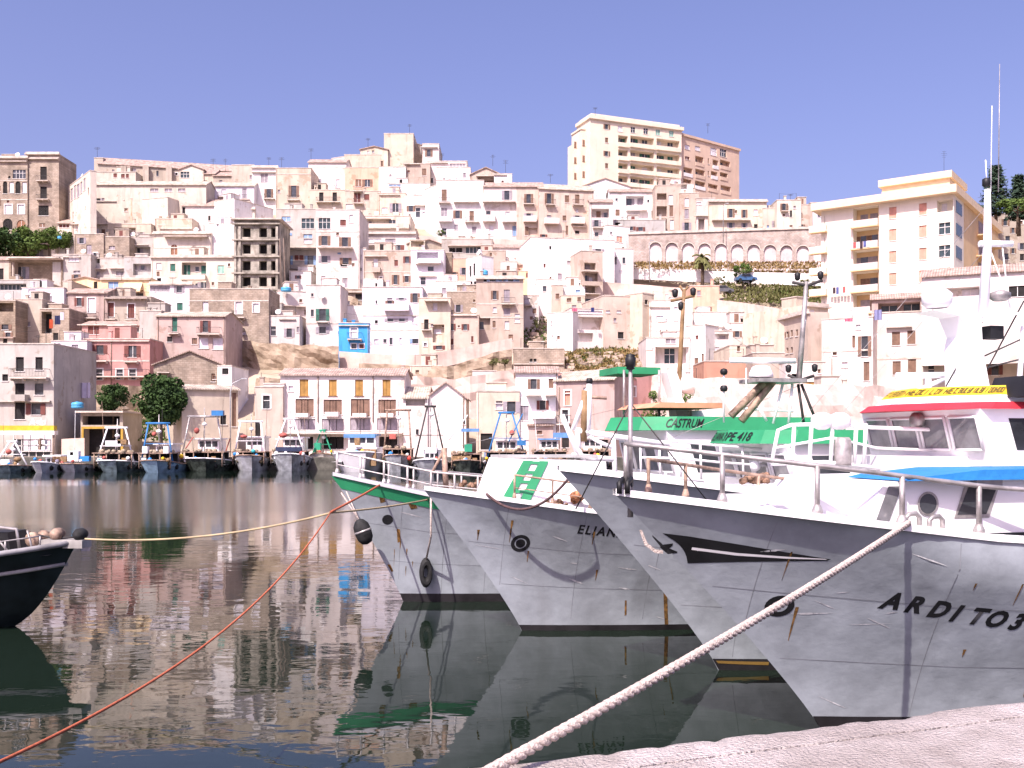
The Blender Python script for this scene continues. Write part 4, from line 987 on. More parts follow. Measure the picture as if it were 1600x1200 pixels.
strip_wall("terrace_wall", [(398, 590, 134), (445, 592, 134)], 5, M_rock, "stepped rubble wall beside the long harbour building", rough=1.0)
strip_wall("terrace_wall", [(540, 462, 176), (560, 466, 176)], 4, M_rock, "short rubble wall under the twin black openings", rough=1.0)
strip_wall("terrace_wall", [(84, 596, 134), (140, 600, 134), (300, 604, 134)], 12, M_rock, "rubble bank under the pink balconied house", rough=1.0)
strip_wall("quay_shed_wall", [(96, 686, 113), (132, 684, 113)], 6, M_ter2, "plastered wall with a dark doorway beside the grey apartment house")
strip_wall("terrace_wall", [(600, 366, 206), (700, 370, 205), (840, 376, 203)], 3.5, M_ter2, "planted terrace wall under the white balconied row")
strip_wall("harbour_wall", [(1010, 585, 118), (1100, 590, 114), (1300, 600, 104), (1480, 610, 102)], 12, mat("harbour_plaster", (.64, .53, .48), .93, var=.15, scale=.3, streak=.5), "blotched pink harbour wall behind the wheelhouse masts", rough=.6)
# shed and shop front by the dark trees
def shed():
    h = House(126, 192, 645, 714, 0, Y=115); root = empty("harbour_shed", (h.A.x, h.A.y, h.zb), 0, "low open shed with black interior and ochre door frame behind the trawlers", "shed")
    a, b, c, d = h.rect(158, 657, 58, 14); e = h.rect(160, 692, 58, 44)
    mb = MB(); front_wall(mb, h.w, -2, h.zt, [(a, b, c, d, 2.5), (e[0], e[1], e[2], e[3], 2.5)]); mb.quad([(h.w, 0, -2), (h.w, 6, -2), (h.w, 6, h.zt), (h.w, 0, h.zt)]); mb.quad([(0, 6, -2), (0, 0, -2), (0, 0, h.zt), (0, 6, h.zt)])
    mb.build("wall", paint('B'), root)
    m = MB(); m.box(-.3, h.w + .3, -.8, 6, h.zt, h.zt + .2); m.build("roof", M_coping, root)
    m = MB(); m.box(a, b, 1.5, 1.6, c, d); m.box(e[0], e[1], 1.5, 1.6, e[2], e[3]); m.build("interior", M_dark, root)  # near-black panels added inside, standing in for the shed's shade
    m = MB(); y = mat("ochre_frame", (.45, .28, .05), .7); m.box(e[0] - .25, e[0], -.08, .1, e[2], e[3] + .25); m.box(e[1], e[1] + .25, -.08, .1, e[2], e[3] + .25); m.box(e[0], e[1], -.08, .1, e[3], e[3] + .25); m.build("door_frame", y, root)
shed()
def shop_canopy():
    h = House(-30, 88, 665, 676, 0, Y=109.2)
    root = empty("shop_canopy", (h.A.x, h.A.y, h.zb), 0, "long yellow and cream shop canopy under the grey apartment house", "canopy")
    w = h.w; m = MB(); m.box(0, w, -.6, .2, h.zt - .55, h.zt); m.build("yellow_fascia", mat("yellow_fascia", (.62, .42, .04), .5), root)
    m = MB(); m.box(-.05, w + .1, -.7, .2, h.zt - 1.0, h.zt - .56); m.build("cream_fascia", M_trim, root)
    m = MB(); m.tube([(w * .98, -.4, -3), (w * .98, -.4, h.zt - 1)], .07, 6); m.build("post", M_pipe, root)
shop_canopy()
def text_obj(name, body, size, mt, M, extr=.01, italic=0.0, bold=0.0, spacing=1.0):
    cu = bpy.data.curves.new(name, 'FONT'); cu.body = body; cu.size = size; cu.extrude = extr; cu.shear = italic; cu.offset = bold; cu.space_character = spacing
    cu.resolution_u = 3
    o = bpy.data.objects.new(name + "_tmp", cu); COL.objects.link(o)
    dg = bpy.context.evaluated_depsgraph_get(); me = bpy.data.meshes.new_from_object(o.evaluated_get(dg))
    bpy.data.objects.remove(o); me.name = name
    me.materials.clear(); me.materials.append(mt)
    q = bpy.data.objects.new(name, me); COL.objects.link(q); q.matrix_world = M
    return q
t_ = text_obj("shop_lettering", "Agip", 1.0, M_trim, Matrix.Translation(P(48, 664, 109.5) + Vector((0, -.3, 0))) @ Matrix.Rotation(R(90), 4, 'X'), .05, .15, .02)
tag(t_, "white slanted shop lettering standing on the yellow canopy", "sign")
# ------------------------------------------------------------------ trees, bushes, dry grass, lamps, roof clutter
def leaf_mat(name, c, c2): return mat(name, c, .7, var=.3, scale=.9, col2=c2, spec=.2)
M_leafd = leaf_mat("dark_foliage", (.045, .085, .02), (.015, .034, .010))
M_leafg = leaf_mat("green_foliage", (.11, .165, .035), (.05, .085, .018))
M_leafo = leaf_mat("olive_foliage", (.17, .17, .06), (.085, .085, .03))
M_leafdry = leaf_mat("dry_grass", (.33, .235, .10), (.19, .125, .05))
M_leafc = leaf_mat("conifer_foliage", (.045, .075, .045), (.018, .035, .022))
M_bark = mat("bark", (.12, .085, .06), .9, var=.3, scale=3, bump=.6)
def leaves(m, c, rad, n, size, rg, squash=1.0, mi=0, shell=.45):
    for _ in range(n):
        while True:
            v = Vector((rg.uniform(-1, 1), rg.uniform(-1, 1), rg.uniform(-1, 1)))
            if v.length <= 1: break
        v = v.normalized() * (v.length ** shell)
        p = c + Vector((v.x * rad, v.y * rad, v.z * rad * squash))
        a = Vector((rg.gauss(0, 1), rg.gauss(0, 1), rg.gauss(0, 1))).normalized(); b = a.orthogonal().normalized()
        s = size * rg.uniform(.6, 1.4); k = a.cross(b)
        m.quad([p - a * s, p - b * s * .55, p + a * s, p + b * s * .55], mi)
def tree(px, py, ry_px, rx_px, Y, label, M=M_leafd, n=1500, clumps=22, seed=1, trunk=1.2, size=None, name="tree", group=None, cat="tree"):
    rg = random.Random(seed); c = P(px, py, Y); rx, rz = rx_px / F * Y, ry_px / F * Y
    root = empty(name, (c.x, c.y, c.z - rz - trunk), 0, label, cat, group)
    o = Vector((0, 0, rz + trunk)); m = MB(); sz = size or max(.12, rx * .075)
    for i in range(clumps):
        while True:
            v = Vector((rg.uniform(-1, 1), rg.uniform(-1, 1), rg.uniform(-1, 1)))
            if .15 < v.length <= 1: break
        r = rg.uniform(.17, .46) * min(rx, rz)
        q = o + Vector((v.x * (rx - r * .7), v.y * (rx - r * .7), v.z * (rz - r * .7)))
        leaves(m, q, r, n // clumps, sz, rg, .85)
    m.build("crown", M, root)
    t = MB(); t.tube([(0, 0, -2.5), (0, .03, trunk * .5), (.05, 0, rz * .5 + trunk), (0, 0, rz + trunk)], max(.08, rx * .07), 8, r2=.04)
    for i in range(6):
        a = rg.uniform(0, 6.28); z0 = trunk + rz * rg.uniform(.1, .6)
        t.tube([(0, 0, z0), (math.cos(a) * rx * .35, math.sin(a) * rx * .35, z0 + rz * .4), (math.cos(a) * rx * .65, math.sin(a) * rx * .65, z0 + rz * .75)], max(.04, rx * .03), 6, r2=.015)
    t.build("trunk", M_bark, root)
    return root
tree(252, 624, 44, 41, 112.5, "large round dark tree beside the stone gable house", n=9000, clumps=60, seed=3, trunk=.3)
tree(177, 622, 24, 25, 116, "smaller dark bushy tree in front of the pink balconied house", n=4500, clumps=36, seed=4, trunk=.3)
for i, (x, y, r1, r2, lab) in enumerate([(8, 382, 30, 32, "dark garden tree under the arched palace windows"), (42, 378, 26, 30, "bright topped garden tree under the palace corner"), (76, 374, 21, 24, "low wide garden tree below the palace wing"), (103, 376, 17, 17, "small garden tree next to the cream shed"), (-30, 380, 26, 26, "garden tree cut by the edge of the view")]):
    tree(x, y, r1, r2, 196 + i, lab, M_leafg if i in (1, 2, 3) else M_leafd, 3200, 34, 20 + i, group="palace garden trees")
tree(1160, 424, 13, 20, 187.3, "round green tree shading a car on the slope road", M_leafg, 1100, 16, 31, trunk=1.6)
tree(1123, 437, 10, 12, 188, "small grey green tree near the palm", M_leafo, 500, 10, 32, trunk=.8)
tree(690, 364, 7, 8, hill_depth(690, 372) - 1, "little green tree in front of the white balconied row", M_leafg, 400, 8, 33, trunk=.5)
tree(1022, 650, 53, 18, 106, "bushy green shrub beside the rose gable wall", M_leafg, 2200, 30, 34, trunk=.4, name="shrub", cat="shrub")
tree(1072, 654, 45, 21, 105, "green shrub in front of the terracotta house", M_leafg, 2200, 30, 35, trunk=.3, name="shrub", cat="shrub")
tree(770, 566, 9, 12, 143, "olive bush on the stone ramp wall", M_leafo, 400, 9, 36, trunk=.3, name="shrub", cat="shrub")
tree(789, 566, 8, 11, 143.5, "dark olive bush next to the quoined stone corner", M_leafo, 400, 9, 37, trunk=.3, name="shrub", cat="shrub")
tree(430, 462, 9, 9, 173, "dark bush at the foot of the concrete tower", M_leafd, 400, 9, 38, trunk=.4, name="shrub", cat="shrub")
tree(838, 506, 12, 12, hill_depth(838, 519), "dry olive bush on the bank beside the white vented wall", M_leafo, 500, 10, 39, trunk=.2, name="shrub", cat="shrub")
tree(1262, 440, 9, 13, hill_depth(1262, 450) + .5, "grey green bush near the lamp mast on the slope", M_leafo, 450, 10, 40, trunk=.3, name="shrub", cat="shrub")
def conifer(px, ptop, pbase, w, Y, label, seed):
    rg = random.Random(seed); b = P(px, pbase, Y); h = (pbase - ptop) / F * Y; W = w / F * Y
    root = empty("conifer_tree", tuple(b), 0, label, "tree"); m = MB(); t = MB()
    t.tube([(0, 0, -2), (0, 0, h)], .35, 8, r2=.05)
    tiers = 13
    for i in range(tiers):
        f = i / (tiers - 1); z = h * (.12 + .86 * f); r = W * (1 - f * .82) * rg.uniform(.85, 1.1)
        for k in range(9):
            a = 6.283 * k / 9 + rg.uniform(-.3, .3); d = Vector((math.cos(a), math.sin(a), .12)); L_ = r * rg.uniform(.7, 1.1)
            t.tube([(0, 0, z), tuple(Vector((0, 0, z)) + d * L_)], .06, 4, r2=.02)
            for q in range(22):
                s = rg.uniform(.15, 1); p = Vector((0, 0, z)) + d * L_ * s + Vector((rg.gauss(0, .25), rg.gauss(0, .25), rg.gauss(0, .14)))
                u = Vector((rg.gauss(0, 1), rg.gauss(0, 1), rg.gauss(0, .4))).normalized() * .42; v = u.orthogonal().normalized() * .16
                m.quad([p - u, p - v, p + u, p + v])
    m.build("crown", M_leafc, root); t.build("trunk", M_bark, root)
conifer(1556, 260, 345, 30, 170, "tall tiered araucaria like conifer behind the cream apartment block", 5)
conifer(1592, 275, 350, 24, 166, "second dark conifer behind the cream block flank", 6)
conifer(1632, 265, 350, 30, 175, "conifer cut off by the edge of the view", 8)
tree(1590, 322, 14, 34, 160, "broad green treetops under the conifers", M_leafg, 1200, 16, 44, trunk=.5)
def palm():
    b = P(1097, 445, 189); root = empty("palm_tree", tuple(b), 0, "palm tree with a shaggy crown in front of the arcade", "tree")
    h = 44 / F * 189; t = MB(); t.tube([(0, 0, -2.5), (.1, 0, h * .5), (0, 0, h)], .34, 8, r2=.28); t.build("trunk", M_bark, root)
    rg = random.Random(9); m = MB()
    for k in range(34):
        a = rg.uniform(0, 6.283); up = rg.uniform(-.5, 1.1); L_ = rg.uniform(1.5, 2.2); pts = []
        for i in range(7):
            s = i / 6; pts.append(Vector((math.cos(a) * L_ * s, math.sin(a) * L_ * s, h + up * L_ * s - .9 * s * s * L_)))
        for p, q in zip(pts, pts[1:]):
            side = (q - p).cross(Vector((0, 0, 1))).normalized() * .3; dn = Vector((0, 0, -.22))
            m.quad([p, q, q + side + dn, p + side + dn]); m.quad([p, q, q - side + dn, p - side + dn])
    m.build("crown", M_leafo, root)
palm()
def patch(name, polys, n, M, size, label, seed=1, off=1.4):
    """Ground cover: tufts scattered over the hillside inside pixel boxes (x0,x1,y0,y1)."""
    rg = random.Random(seed); m = MB(); tot = sum((b - a) * (d - c) for a, b, c, d in polys)
    for a, b, c, d in polys:
        for _ in range(int(n * (b - a) * (d - c) / tot)):
            px, py = rg.uniform(a, b), rg.uniform(c, d); Y = hill_depth(px, py) + off
            p = P(px, py, Y)
            for k in range(3):
                u = Vector((rg.gauss(0, 1), rg.gauss(0, 1), abs(rg.gauss(0, 1)) + .6)).normalized() * size * rg.uniform(.5, 1.3); v = Vector((rg.gauss(0, 1), rg.gauss(0, 1), 0)).normalized() * size * .35
                m.quad([p - v, p + v, p + u + v * .3, p + u - v * .3])
    return tag(m.build(name, M), label, kind="stuff")
patch("tall_dry_grass", [(985, 1292, 410, 421)], 1500, M_leafdry, .42, "band of ochre dry grass along the foot of the arcade", 11, -4.0)
patch("dry_grass", [(1000, 1290, 424, 432), (880, 1000, 548, 590), (858, 890, 535, 575)], 2600, M_leafdry, .5, 'ochre dry grass on the banks between houses', 1)
patch("grass", [(1130, 1290, 440, 474), (1180, 1285, 446, 470), (870, 960, 540, 578)], 2400, M_leafo, .5, 'green weeds on the slope below the road', 2)
patch("undergrowth", [(790, 840, 376, 386), (815, 855, 495, 540), (1200, 1288, 448, 474), (905, 985, 538, 572), (210, 330, 640, 690)], 1300, M_leafg, .4, 'scattered green undergrowth between the houses', 3)
# bare rubble bank
def rubble():
    rg = random.Random(12); m = MB()
    for a, b, c, d, n in ((880, 1010, 552, 592, 120), (640, 740, 372, 398, 70), (250, 340, 590, 604, 40), (820, 900, 500, 545, 40), (1060, 1300, 600, 650, 160), (140, 200, 600, 640, 50)):
        for _ in range(n):
            px, py = rg.uniform(a, b), rg.uniform(c, d); p = P(px, py, hill_depth(px, py) + 1.0); s = rg.uniform(.2, .7)
            M = Matrix.Translation(p) @ Matrix.Rotation(rg.uniform(0, 3), 4, 'Z') @ Matrix.Rotation(rg.uniform(-.5, .5), 4, 'X'); m.box(-s, s, -s * .7, s * .7, -s * .5, s * .5, 0, M)
    tag(m.build("rubble", M_ter), "loose rubble on the banks between the houses", kind="stuff")
rubble()

# water tanks on roofs and terraces
def tank(px, py, wpx, hpx, Y, label, M=None):
    c = P(px, py + hpx / 2, Y); r = wpx / 2 / F * Y; h = hpx / F * Y
    root = empty("water_tank", tuple(c), 0, label, "water tank", "roof water tanks")
    m = MB(); m.lathe([(r * .92, 0), (r, h * .08), (r, h * .35), (r * .97, h * .38), (r, h * .41), (r, h * .8), (r * .7, h * .95), (r * .3, h)], 20); m.build("barrel", M or mat("blue_plastic", (.08, .33, .55), .4, var=.06), root)
    m = MB(); m.lathe([(r * .28, h), (r * .28, h * 1.08), (0.01, h * 1.08)], 12); m.build("lid", MATS["blue_plastic"], root)
tank(757, 426, 11, 8, 172, "pale blue plastic tank on the rosy palazzo roof")
tank(447, 452, 16, 7, 170, "blue tank beside the bush at the concrete tower")
tank(121, 633, 18, 10, 112, "blue tank lying above the plastered harbour wall")
tank(98, 566, 13, 8, 132, "blue barrel against the lilac house wall")
tank(93, 371, 6, 4, 190, "grey blue tank on the squat grey house roof")
tank(1035, 500, 16, 8, 150, "white oval tank on the pale pink house", M_trim)
tank(1015, 545, 12, 6, 140, "white dome tank beside the wide porch house", M_trim)
def cloth(px, py, wpx, hpx, Y, c, label, group="washing lines in the town"):
    a = P(px - wpx / 2, py - hpx / 2, Y); w = wpx / F * Y; h = hpx / F * Y; m = MB(); n = 6
    for i in range(n):
        x0, x1 = w * i / n, w * (i + 1) / n; y0, y1 = .08 * math.sin(i * 2.1), .08 * math.sin((i + 1) * 2.1)
        m.quad([(x0, y0, 0), (x1, y1, 0), (x1, y1 * 1.6, -h), (x0, y0 * 1.6, -h)], 0, True)
    tag(m.build("washing", mat("cloth_%s" % "_".join(str(int(v * 100)) for v in c), c, .9, var=.05), None, tuple(a)), label, "laundry", group)
cloth(80, 506, 6, 14, 146, (.55, .13, .06), "orange red cloth hanging in the dark brick recess")
cloth(90, 500, 9, 14, 146, (.03, .035, .09), "dark navy cloth hanging in the brick recess")
cloth(97, 494, 6, 12, 145.5, (.7, .68, .74), "white cloth hanging beside the navy one")
cloth(113, 603, 18, 9, 120, (.66, .56, .62), "pale pink sheet on the terrace under the lilac house")
cloth(132, 610, 18, 24, 119.5, (.55, .5, .6), "long lilac sheet hanging over the harbour terrace")
cloth(1345, 497, 24, 14, 100, (.7, .68, .74), "white sheet on the roof of the weathered harbour house")
cloth(1372, 492, 12, 16, 100, (.25, .25, .42), "blue grey sheet on the weathered harbour house roof")
cloth(1326, 500, 12, 5, 100, (.6, .15, .22), "pink red cloth on the weathered harbour house roof")
cloth(898, 484, 8, 5, 158, (.5, .12, .2), "red cloth above the long grey loggia")
cloth(926, 484, 5, 7, 158, (.05, .06, .2), "navy cloth above the long grey loggia")
def antenna(px, py, hpx, Y, seed):
    a = P(px, py, Y); h = hpx / F * Y; rg = random.Random(seed); m = MB()
    m.tube([(0, 0, -.5), (0, 0, h)], .035, 5)
    for i in range(4):
        z = h * (.7 + .09 * i); l = rg.uniform(.3, .7); m.tube([(-l, rg.uniform(-.1, .1), z), (l, rg.uniform(-.1, .1), z)], .02, 4)
    tag(m.build("roof_antenna", M_iron, None, tuple(a)), "thin television aerial standing on a roof of the hill town", "antenna", "roof aerials")
for i, (x, y, h) in enumerate([(333, 262, 14), (352, 264, 16), (486, 246, 14), (640, 206, 12), (575, 226, 10), (440, 258, 12), (790, 268, 18), (1106, 205, 12), (1475, 268, 32), (152, 242, 12), (420, 256, 10), (690, 250, 10), (930, 176, 8), (770, 256, 14), (860, 282, 10)]):
    antenna(x, y, h, hill_depth(x, 320) + 4, i)
for i, (x, y, h) in enumerate([(250, 362, 10), (300, 398, 9), (452, 326, 11), (520, 326, 10), (600, 390, 9), (665, 388, 10), (720, 455, 9), (780, 432, 10), (270, 442, 9), (190, 434, 10), (150, 502, 9), (300, 486, 10), (590, 434, 9), (880, 370, 10), (1000, 294, 10), (1235, 312, 9), (505, 444, 9), (60, 536, 12), (850, 544, 9), (1050, 462, 9)]):
    antenna(x, y, h, hill_depth(x, min(711, y + 60)) + 3, 40 + i)
def street_lamp(px, ptop, pbase, Y, label, arm=1.0):
    b = P(px, pbase, Y); h = (pbase - ptop) / F * Y; root = empty("street_lamp", tuple(b), 0, label, "street lamp")
    m = MB(); m.tube([(0, 0, -1), (0, 0, h * .8), (arm * .15, 0, h * .93), (arm, 0, h)], .08, 8, r2=.05); m.build("pole", mat("grey_steel", (.42, .42, .43), .5, metal=.4), root)
    m = MB(); m.box(arm - .1, arm + .55, -.14, .14, h - .03, h + .1); m.build("lamp_head", MATS["grey_steel"], root)
street_lamp(360, 592, 700, 111, "curved grey street lamp by the cream harbour shed", 1.3)
street_lamp(1130, 318, 372, 194, "thin brown lamp post before the curved corner house", .5)
street_lamp(1015, 376, 432, 190, "lamp post standing before the first arches", .2)
def parked_car(px, py, Y, col, label):
    c = P(px, py, Y); root = empty("parked_car", tuple(c), .1, label, "car", "cars on the slope road")
    body = [(-2, .3), (-2.05, .75), (-1.4, .9), (-.9, 1.4), (.6, 1.42), (1.2, .95), (1.95, .8), (2.05, .35)]
    m = MB(); m.prism(body, -.8, .8); m.build("body", col, root)
    m = MB(); m.prism([(-1.25, .92), (-.85, 1.34), (.55, 1.36), (1.05, .95)], -.81, -.802); m.build("side_window", M_glass, root)
    for x in (-1.25, 1.25):
        for y in (-.82, .62):
            m = MB(); m.tube([(x, y, .32), (x, y + .2, .32)], .32, 14); m.build("wheel", mat("tyre_rubber", (.02, .02, .02), .8), root)
parked_car(1165, 441, 186.6, mat("blue_car_paint", (.05, .12, .25), .3, spec=.6), "dark blue car parked under the round green tree")
parked_car(1128, 459, hill_depth(1128, 459) + .8, mat("grey_car_paint", (.12, .12, .13), .3, spec=.6), "dark grey car at the salmon house corner")
# ------------------------------------------------------------------ the moored trawlers in front
TB = R(15)                                  # the trawlers lie bow to the west, sterns a little farther off
AX = Vector((math.cos(TB), math.sin(TB), 0)); NP = Vector((math.sin(TB), -math.cos(TB), 0))
M_grey = mat("grey_hull_paint", (.315, .345, .375), .36, var=.10, scale=1.6, bump=.35, bscale=2.2, spec=.5, streak=.30)
M_white = mat("white_boat_paint", (.80, .785, .79), .4, var=.03, scale=1.2, spec=.4, streak=.05)
M_boot = mat("black_boot_top", (.018, .016, .018), .6, var=.3)
M_black = mat("black_paint", (.015, .015, .017), .5, var=.2)
M_deck = mat("grey_deck_paint", (.40, .39, .38), .8, var=.15)
M_green = mat("green_boat_paint", (.03, .26, .115), .5, var=.08)
M_galv = mat("galvanised_pipe", (.40, .37, .36), .45, metal=.5, var=.2, scale=5)
M_rustpipe = mat("rusty_pipe", (.36, .25, .19), .7, metal=.2, var=.3, scale=7)
M_red = mat("red_boat_paint", (.55, .035, .05), .45, var=.08)
M_yellow = mat("yellow_boat_paint", (.75, .50, .03), .5, var=.08)
M_bluetarp = mat("blue_canopy_paint", (.03, .22, .56), .55, var=.08, bump=.3)
M_wglass = mat("grey_tinted_glass", (.16, .16, .17), .08, var=.15, scale=3, spec=.7)
M_wood = mat("varnished_wood", (.27, .17, .085), .6, var=.2, scale=4)
M_rust = mat("rust_stain", (.20, .105, .03), .9, var=.4, scale=9)
M_rubber = mat("black_rubber", (.02, .02, .021), .75, var=.25, scale=9)
M_rope = mat("pale_rope", (.56, .47, .42), .95, var=.15, scale=30, bump=.5, bscale=60)
M_orope = mat("orange_rope", (.45, .12, .06), .9, var=.15, scale=30)
M_brope = mat("dark_rope", (.10, .06, .06), .9, var=.2, scale=30)

class Hull:
    """A raked trawler bow: half-breadth b(x, z), x aft from the stem at the waterline, z up."""
    def __init__(s, px, py, tip, sheer, Bw=1.62, Bs=2.1, aw=5.3, as_=2.75, LOA=17, knuckle=None):
        s.kn = knuckle
        Y = F * EYE / (py - HY); s.W = Vector(((px - 800) / F * Y, Y, 0))
        k = (tip[0] - 800) / F; q = (tip[1] - HY) / F
        # the tip lies on the centre line: W - L*AX
        s.L = (s.W.x - k * s.W.y) / (AX.x - k * AX.y); T = s.W - AX * s.L
        s.zt = EYE - q * T.y; s.sheer = sheer; s.p = (Bw, Bs, aw, as_); s.LOA = LOA
    def stem(s, z):
        if z < 0: return -z * .35
        return -s.L * (z / s.zt) ** 1.12
    def zs(s, x): return s.zt + table(s.sheer, x + s.L)
    def b(s, x, z):
        if s.kn:      # the bulwark stands upright above a knuckle that fades out forward
            xa, xb, dr = s.kn; g = min(1, max(0, (x - xa) / (xb - xa))); zk = s.zs(x) - dr
            if z > zk: z = lerp(z, zk, g * g * (3 - 2 * g))
        Bw, Bs, aw, as_ = s.p; v = min(1.15, max(-.3, z / s.zs(x))); f = v if v > 0 else v * .6
        X = x - s.stem(z)
        if X <= 0: return 0.0
        B = lerp(Bw, Bs, f); a = lerp(aw, as_, f)
        r = B * (1 - math.exp(-X / max(.5, a)))
        t = (x + s.L) / s.LOA
        if t > .7: r *= 1 - .25 * ((t - .7) / .3) ** 2
        return r
    def pt(s, x, z, side=-1, off=0.0):
        """side -1: the port side, turned to the quay."""
        return Vector((x, side * (s.b(x, z) + off), z))
    def world(s, v): return s.W + AX * v.x - NP * v.y + Vector((0, 0, v.z))
    def on_side(s, px, py, side=-1):
        """The hull point that lies on the line of sight through a photo pixel."""
        best = None
        k, q = (px - 800) / F, (HY - py) / F
        lo = None
        for i in range(400):
            x = -s.L + i * .03
            # solve z along this station
            z = 1.0
            for _ in range(8):
                w = s.world(s.pt(x, z, side)); z = EYE + q * w.y
            w = s.world(s.pt(x, z, side)); e = w.x / w.y - k
            if e >= 0: return x, z
        return x, z

def build_hull(H, root, paint_m, cap_m=M_white, boot=.22, bul=.45, inner=None, band=None):
    nu, nv = 56, 16; zl = -.7
    for nm, sides in (("hull", (-1, 1)),):
        m = MB()
        for sd_ in sides:
            k0 = len(m.v)
            for j in range(nv):
                v = j / (nv - 1)
                for i in range(nu):
                    u = (i / (nu - 1)) ** 1.6; x = 0
                    for _ in range(6):
                        z = zl + v * (H.zs(x) - zl); x = H.stem(z) + u * (H.LOA - H.L - H.stem(z))
                    p = H.pt(x, z, sd_); m.v.append(tuple(p))
            for j in range(nv - 1):
                for i in range(nu - 1):
                    a = k0 + j * nu + i; q = (a, a + 1, a + nu + 1, a + nu)
                    m.f.append(q if sd_ < 0 else q[::-1]); m.m.append(0); m.sm.append(True)
        e0, e1 = nu - 1, nu * nv + nu - 1
        for j in range(nv - 1):
            m.f.append((e0 + j * nu, e1 + j * nu, e1 + (j + 1) * nu, e0 + (j + 1) * nu)); m.m.append(0); m.sm.append(False)
        hull = m.build("hull", paint_m, root)
    xs = [-H.L + .02 + (H.LOA - .1) * (i / 60) ** 1.5 for i in range(61)]
    # boot-top: a painted band standing a few mm proud of the plating
    m = MB()
    for sd_ in (-1, 1):
        pr = None
        for i in range(50):
            x0 = .02 + i * .3
            row = []
            for z in (-.25, 0, boot):
                x = max(x0, H.stem(z) + .001) if i else H.stem(z) + .0
                row.append(H.pt(x, z, sd_, .008))
            if pr:
                for a in (0, 1): m.quad([pr[a], row[a], row[a + 1], pr[a + 1]], 0, True)
            pr = row
    m.build("boot_top", M_boot, root)
    # cap rail
    m = MB()
    for sd_ in (-1, 1):
        pr = None
        for x in xs:
            z = H.zs(x); o = H.pt(x, z, sd_, .03); i_ = Vector((x + .02, sd_ * max(0, abs(o.y) - .13), z)); r = [o + Vector((0, 0, -.035)), o + Vector((0, 0, .035)), i_ + Vector((0, 0, .035)), i_ + Vector((0, 0, -.035))]
            if pr:
                for a in range(4): m.quad([pr[a], r[a], r[(a + 1) % 4], pr[(a + 1) % 4]])
            pr = r
    m.build("cap_rail", cap_m, root)
    # bulwark inside and deck
    m = MB()
    for sd_ in (-1, 1):
        pr = None
        for x in xs[3:]:
            z = H.zs(x)
            if x < H.stem(z - bul) + .12: continue
            r = (Vector((x, sd_ * max(0, H.b(x, z) - .07), z - .03)), Vector((x, sd_ * max(0, H.b(x, z - bul) - .07), z - bul)))
            if pr: m.quad([pr[0], r[0], r[1], pr[1]], 0, True)
            pr = r
    m.build("bulwark", inner or M_white, root)
    m = MB(); pr = None
    for x in xs[3:]:
        z = H.zs(x) - bul + .01
        if x < H.stem(z) + .12: continue
        yb = max(.0, H.b(x, z) - .09); r = (Vector((x, -yb, z)), Vector((x, yb, z)))
        if pr: m.quad([pr[0], r[0], r[1], pr[1]])
        pr = r
    m.build("deck", M_deck, root)
    if band:                                    # a coloured strake below the cap
        col, hgt, x1 = band; m = MB()
        for sd_ in (-1, 1):
            pr = None
            for i in range(31):
                x = -H.L + (x1 + H.L) * (i / 30); zt = H.zs(x) - .05; zb = zt - hgt
                r = (H.pt(max(x, H.stem(zb)), zb, sd_, .012), H.pt(x, zt, sd_, .012))
                if pr: m.quad([pr[0], r[0], r[1], pr[1]], 0, True)
                pr = r
        m.build("strake", col, root)
    return hull

def hull_decal(H, root, name, poly2d, mt, off=.012, side=-1):
    """Flat painted shape wrapped on the plating; poly2d: triangles of (x, z)."""
    m = MB()
    for tri in poly2d: m.quad([H.pt(x, z, side, off) for x, z in tri])
    return m.build(name, mt, root)
def hull_text(H, root, name, body, px, py, hpx, mt, slant=0.0, spacing=1.0, bold=.0, slope=0.0, sq=1.0):
    x0, z0 = H.on_side(px, py); w = H.world(H.pt(x0, z0)); size = hpx / F * w.y / .70
    cu = bpy.data.curves.new(name, 'FONT'); cu.body = body; cu.size = size; cu.shear = slant; cu.space_character = spacing; cu.offset = bold; cu.resolution_u = 3
    o = bpy.data.objects.new("t", cu); COL.objects.link(o)
    me = bpy.data.meshes.new_from_object(o.evaluated_get(bpy.context.evaluated_depsgraph_get())); bpy.data.objects.remove(o)
    for v in me.vertices:
        x = x0 + v.co.x * sq; z = z0 + v.co.y + slope * v.co.x
        v.co = H.pt(x, z, -1, .004)
    me.name = name; me.materials.clear(); me.materials.append(mt)
    q = bpy.data.objects.new(name, me); COL.objects.link(q); q.parent = root
    return q
def hull_ring(H, root, name, px, py, rpx, mt, inner=.55, sx=1.0):
    x0, z0 = H.on_side(px, py); w = H.world(H.pt(x0, z0)); r = rpx / F * w.y; m = MB(); n = 20
    for i in range(n):
        a, b = 6.2832 * i / n, 6.2832 * (i + 1) / n
        m.quad([H.pt(x0 + r * sx * c * math.cos(t), z0 + r * c * math.sin(t)  , -1, .005) for c, t in ((inner, a), (1, a), (1, b), (inner, b))])
    return m.build(name, mt, root)
